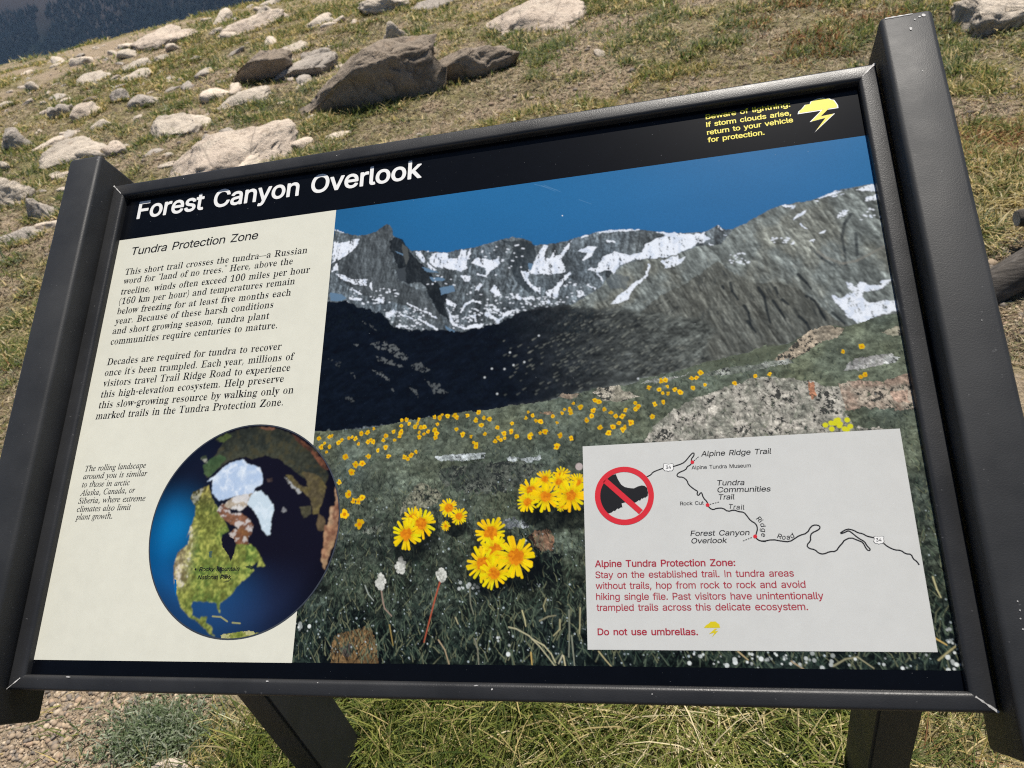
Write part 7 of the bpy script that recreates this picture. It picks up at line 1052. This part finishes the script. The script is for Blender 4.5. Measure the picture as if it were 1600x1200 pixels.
# ================================================================ turf, gravel and the plants under the sign
PAL = np.array([(0.147, 0.179, 0.046), (0.269, 0.256, 0.077), (0.461, 0.358, 0.134), (0.717, 0.576, 0.301), (0.154, 0.179, 0.102), (0.294, 0.147, 0.067), (0.077, 0.122, 0.026), (0.720, 0.717, 0.461)])
def blades(P, L, Wd, col, bend, lean, seg=2, flat_=None):
    n = len(P); az = rng.uniform(0, 6.2832, n); face = az + 1.5708 + rng.uniform(-.7, .7, n)
    dx, dy = np.cos(az), np.sin(az); V = np.zeros((n, seg * 2 + 1, 3))
    for k in range(seg + 1):
        t = k / seg; out = L * (lean * t + bend * t * t); up = L * t * np.sqrt(np.maximum(.12, 1 - np.minimum(.9, (lean + bend * t) ** 2 * .8)))
        c = P + np.stack([dx * out, dy * out, up - .008], 1)
        if k == seg: V[:, 2 * seg] = c
        else:
            w = Wd * (1 - .55 * t); s = np.stack([np.cos(face) * w, np.sin(face) * w, w * 0], 1); V[:, 2 * k] = c - s; V[:, 2 * k + 1] = c + s
    T = []
    for k in range(seg - 1): T += [(2 * k, 2 * k + 1, 2 * k + 2), (2 * k + 1, 2 * k + 3, 2 * k + 2)]
    T.append((2 * seg - 2, 2 * seg - 1, 2 * seg))
    F = (np.array(T)[None] + (np.arange(n) * (seg * 2 + 1))[:, None, None]).reshape(-1, 3)
    return V.reshape(-1, 3), F, np.repeat(col, seg * 2 + 1, 0)
def leaf_mat(name, k=.35):
    g = NT(name); c = g.attr(); d = g.n('ShaderNodeBsdfTranslucent', {'Color': c}); g.set(Base_Color=c, Roughness=.65, Specular_IOR_Level=.25)
    mx = g.n('ShaderNodeMixShader', {0: k, 1: g.b.outputs[0], 2: d.outputs[0]}); g.t.links.new(mx.outputs[0], g.out.inputs[0]); return g.m
M_GRASS = leaf_mat('tundra_grass', .46)
parts = []
def scatter(n, dmin, dmax, amin, amax):
    d = np.exp(rng.uniform(math.log(dmin), math.log(dmax), n)); a = rng.uniform(amin, amax, n); return d * np.sin(a), d * np.cos(a), d
def turf(x, y, d):
    b = bare(x, y); cl = .5 * fbm(x * 2.6 + 20, y * 2.6 + 20, 720, 3, .6) + .5 * fbm(x * 8 + 20, y * 8 + 20, 725, 3, .55); keep = (rng.rand(len(x)) > b * .93) & (rng.rand(len(x)) < sst(.41, .53, cl) * .76 + .24) & (crest(x, y) < 1.0)
    x, y, d, cl = x[keep], y[keep], d[keep], cl[keep]; n = len(x)
    q = fbm(x * .9 + 60, y * .9 + 60, 730, 3); q2 = fbm(x * 3.2 + 15, y * 3.2 + 15, 740, 3); red = sst(.3, 1.0, x) * sst(.50, .62, fbm(x * 1.4 + 5, y * 1.4 + 5, 750, 3)) * sst(1.6, 2.4, y)
    pr = np.stack([sst(.40, .62, cl) * 1.1 + sst(.52, .60, cl) * 1.2, np.ones(n) * .9, sst(.46, .62, q) * 1.5 + .25, sst(.47, .62, q2) * 1.3 + .3, sst(.5, .36, q) * 1.6, red * 4 + .06, sst(.52, .64, cl) * 1.6, np.ones(n) * .05], 1)
    pr = np.cumsum(pr, 1); k = (rng.rand(n)[:, None] * pr[:, -1:] > pr).sum(1); col = PAL[k] * rng.uniform(.65, 1.35, n)[:, None]
    L = (.018 + .052 * sst(.44, .62, cl)) * rng.uniform(.5, 1.35, n) * (1 + .02 * d); Wd = (.0009 + .00062 * d) * rng.uniform(.7, 1.3, n)
    P = np.stack([x, y, ground_z(x, y)], 1); return blades(P, L, Wd, col, rng.uniform(.2, 1.2, n), rng.uniform(.0, .7, n), 2)
x, y, d = scatter(620000, 2.0, 15, -.92, .52); parts.append(turf(x, y, d))
for n_, a0, a1 in ((80000, -1.4, -.90), (100000, .50, 1.4)): parts.append(turf(*scatter(n_, 2.0, 14, a0, a1)))
x, y = rng.uniform(-2.7, 2.2, 115000), rng.uniform(.05, 2.1, 115000); parts.append(turf(x, y, np.hypot(x, y)))
# short straw thatch and tall arching grass round the legs
def tall(n, xm, ym, sx, sy, L0, L1, cols, w, bend=(.5, 1.5), lean=(0, .5)):
    x = xm + sx * rng.randn(n); y = ym + sy * rng.randn(n); k = rng.randint(0, len(cols), n); col = np.array(cols)[k] * rng.uniform(.6, 1.35, n)[:, None]
    parts.append(blades(np.stack([x, y, ground_z(x, y)], 1), rng.uniform(L0, L1, n) * .74, rng.uniform(.5, 1.5, n) * w, col, rng.uniform(*bend, n), rng.uniform(*lean, n), 4))
GRN = [(.100, .135, .020), (.165, .195, .034), (.26, .265, .066), (.045, .072, .012)]; STW = [(.58, .48, .25), (.46, .37, .16), (.66, .57, .36), (.30, .22, .09)]; MIXG = GRN + GRN + GRN + GRN + STW[:1] + [(.20, .18, .06)]
for _ in range(46):
    xm, ym = rng.uniform(-.98, .30), rng.uniform(.56, 1.02); tall(150, xm, ym, .035, .03, .06, .17, MIXG, .0016)
for _ in range(34):
    xm, ym = rng.uniform(-.74, -.36), rng.uniform(.60, .92); tall(130, xm, ym, .03, .03, .08, .2, GRN + GRN + [STW[1]], .0015)
for _ in range(15):
    xm, ym = rng.uniform(-.34, .06), rng.uniform(.60, .92); tall(90, xm, ym, .05, .04, .10, .26, STW[:3] + GRN[:3], .0015, (.8, 1.8), (.1, .7))
for _ in range(10):
    xm, ym = rng.uniform(.06, .26), rng.uniform(.62, .86); tall(70, xm, ym, .025, .025, .08, .2, GRN + [STW[0]], .0017)
for _ in range(60):
    xm, ym = rng.uniform(.24, .85), rng.uniform(.5, 1.0); tall(70, xm, ym, .04, .04, .015, .06, STW + [(.16, .17, .06), (.12, .14, .05)], .0013, (.6, 1.8), (.3, 1.2))
for _ in range(24):
    xm, ym = rng.uniform(1.0, 1.6), rng.uniform(2.45, 2.9); tall(60, xm, ym, .05, .04, .05, .16, STW + [(.48, .38, .14)], .0022)
# turf grown up against the foot of each rock
for rx, ry, rw, rd in ROCK_AT:
    n = int(150 + 420 * rw); a = rng.uniform(2.6, 6.8, n); x = rx + np.cos(a) * rw * rng.uniform(.44, .62, n); y = ry + np.sin(a) * rd * rng.uniform(.46, .66, n); d = np.hypot(x, y)
    col = PAL[np.array([0, 1, 2, 4, 6, 3])[rng.randint(0, 6, n)]] * rng.uniform(.6, 1.25, n)[:, None]
    parts.append(blades(np.stack([x, y, ground_z(x, y)], 1), rng.uniform(.03, .085, n), (.0009 + .00062 * d), col, rng.uniform(.2, 1.1, n), rng.uniform(0, .6, n), 2))
# fine dry litter lying on turf and bare soil alike
x, y, d = scatter(290000, 2.0, 11, -1.3, .9); k = crest(x, y) < .3; x, y, d = x[k], y[k], d[k]; n = len(x)
LIT = np.array([(.62, .52, .36), (.44, .35, .22), (.30, .22, .14), (.16, .12, .08), (.10, .085, .06), (.22, .22, .10)])
parts.append(blades(np.stack([x, y, ground_z(x, y) + .009], 1), rng.uniform(.010, .034, n) * (1 + .08 * d), (.0009 + .0006 * d) * rng.uniform(.6, 1.2, n), LIT[rng.randint(0, 6, n)] * rng.uniform(.7, 1.2, n)[:, None], rng.uniform(.0, .3, n), rng.uniform(.9, 1.3, n), 2))
off = 0; VV, FF, CC = [], [], []
for V, F, c in parts: VV.append(V); FF.append(F + off); CC.append(c); off += len(V)
me = fast_mesh('grass', np.concatenate(VV), np.concatenate(FF), False, np.concatenate(CC))
tag(link('grass', me, M_GRASS), 'short olive and straw coloured tundra grass covering the slope', 'grass', kind='stuff')
# silvery low plant at the bottom left
def leafy(xm, ym, sx, sy, n, lab):
    root = empty('silvery_plant', (xm, ym, float(ground_z(xm, ym)))); x = sx * rng.randn(n); y = sy * rng.randn(n); z = .010 + .034 * np.exp(-(x / sx) ** 2 * .4 - (y / sy) ** 2 * .4) * rng.uniform(.3, 1, n)
    P = np.stack([x, y, z], 1); col = np.array([(.26, .30, .19), (.18, .23, .12), (.36, .39, .29), (.09, .13, .055)])[rng.randint(0, 4, n)] * rng.uniform(.7, 1.3, n)[:, None]
    V, F, c = blades(P, rng.uniform(.008, .022, n), rng.uniform(.0012, .0026, n), col, rng.uniform(.1, .8, n), rng.uniform(0, .9, n), 2)
    link('leaves', fast_mesh('leaves', V, F, False, c), M_GRASS, root)
    m_ = 160; a = rng.uniform(0, 6.28, m_); P2 = np.stack([x[:m_] * .35, y[:m_] * .35, x[:m_] * 0], 1); V, F, c = blades(P2, rng.uniform(.03, .06, m_), np.full(m_, .0009), np.tile((.16, .12, .07), (m_, 1)), rng.uniform(.1, .5, m_), rng.uniform(0, .5, m_), 2)
    link('stems', fast_mesh('stems', V, F, False, c), M_GRASS, root); return tag(root, lab, 'plant')
p, _ = at(245, 1165); leafy(p[0], p[1] + .02, .085, .048, 3200, 'low silvery-green leafy plant by the gravel at the bottom left of the sign')
# gravel: pebbles too many to count
def pebbles(n, xs, ys, keepf, lo, hi):
    x, y = rng.uniform(*xs, n), rng.uniform(*ys, n); k = keepf(x, y); x, y = x[k], y[k]; n = len(x); s = lo + (hi - lo) * rng.rand(n) ** 2.2
    bm = bmesh.new(); bmesh.ops.create_icosphere(bm, subdivisions=1, radius=1); bv = np.array([v.co for v in bm.verts]); bf = np.array([[v.index for v in f.verts] for f in bm.faces]); bm.free()
    V = bv[None] * (1 + .35 * (rng.rand(n, len(bv), 1) - .5)) * np.stack([s * rng.uniform(.7, 1.4, n), s * rng.uniform(.7, 1.3, n), s * rng.uniform(.45, .8, n)], 1)[:, None]
    a = rng.uniform(0, 6.28, n); ca, sa = np.cos(a)[:, None], np.sin(a)[:, None]; V = np.stack([V[..., 0] * ca - V[..., 1] * sa, V[..., 0] * sa + V[..., 1] * ca, V[..., 2]], -1) + np.stack([x, y, ground_z(x, y) + s * .2], 1)[:, None]
    pal = np.array([(.36, .285, .19), (.46, .37, .26), (.30, .235, .165), (.18, .16, .14), (.54, .47, .37), (.36, .26, .175), (.12, .11, .10)]); c = np.minimum(pal[rng.randint(0, 7, n)] * np.array([1.28, 1.16, 1.02]), .75) * rng.uniform(.7, 1.2, n)[:, None]
    return V.reshape(-1, 3), (bf[None] + (np.arange(n) * len(bv))[:, None, None]).reshape(-1, 3), np.repeat(c, len(bv), 0)
A = pebbles(26000, (-2.3, -.85), (.3, 1.35), lambda x, y: bare(x, y) > .45 + .3 * rng.rand(len(x)), .0015, .0085)
Bq = pebbles(9000, (.9, 2.2), (1.0, 2.9), lambda x, y: bare(x, y) > .4 + .3 * rng.rand(len(x)), .003, .012)
Cq = pebbles(9000, (-8, 3), (2.2, 9), lambda x, y: (bare(x, y) > .5), .004, .022)
V = [A[0], Bq[0], Cq[0]]; o1 = len(A[0]); o2 = o1 + len(Bq[0])
g = NT('gravel'); n_ = g.noise(400, 3, .6); c = g.mix(n_, g.attr(), (.2, .17, .14)); g.bump(n_, .5, .001)
tag(link('gravel', fast_mesh('gravel', np.concatenate(V), np.concatenate([A[1], Bq[1] + o1, Cq[1] + o2]), False, np.concatenate([A[2], Bq[2], Cq[2]])), g.set(Base_Color=c, Roughness=.9)), 'loose tan and grey gravel and grit of the path and bare patches', 'gravel', kind='stuff')


# ================================================================ the air: thin even haze over the whole scene
hz = bpy.data.materials.new('thin_haze'); hz.use_nodes = True; t_ = hz.node_tree; t_.nodes.remove(t_.nodes['Principled BSDF'])
pv = t_.nodes.new('ShaderNodeVolumePrincipled'); pv.inputs['Color'].default_value = (.42, .64, 1.0, 1); pv.inputs['Density'].default_value = .00004; pv.inputs['Anisotropy'].default_value = .2
t_.links.new(pv.outputs[0], t_.nodes['Material Output'].inputs['Volume'])
bm = bmesh.new(); bmesh.ops.create_cube(bm, size=1)
for v in bm.verts: v.co = Vector(((-7000, 4000)[v.co.x > 0], (-900, 5200)[v.co.y > 0], (-800, 1250)[v.co.z > 0]))
me = bpy.data.meshes.new('haze'); bm.to_mesh(me); bm.free(); tag(link('haze', me, hz), 'thin bluish haze in the canyon air', 'haze', kind='stuff')
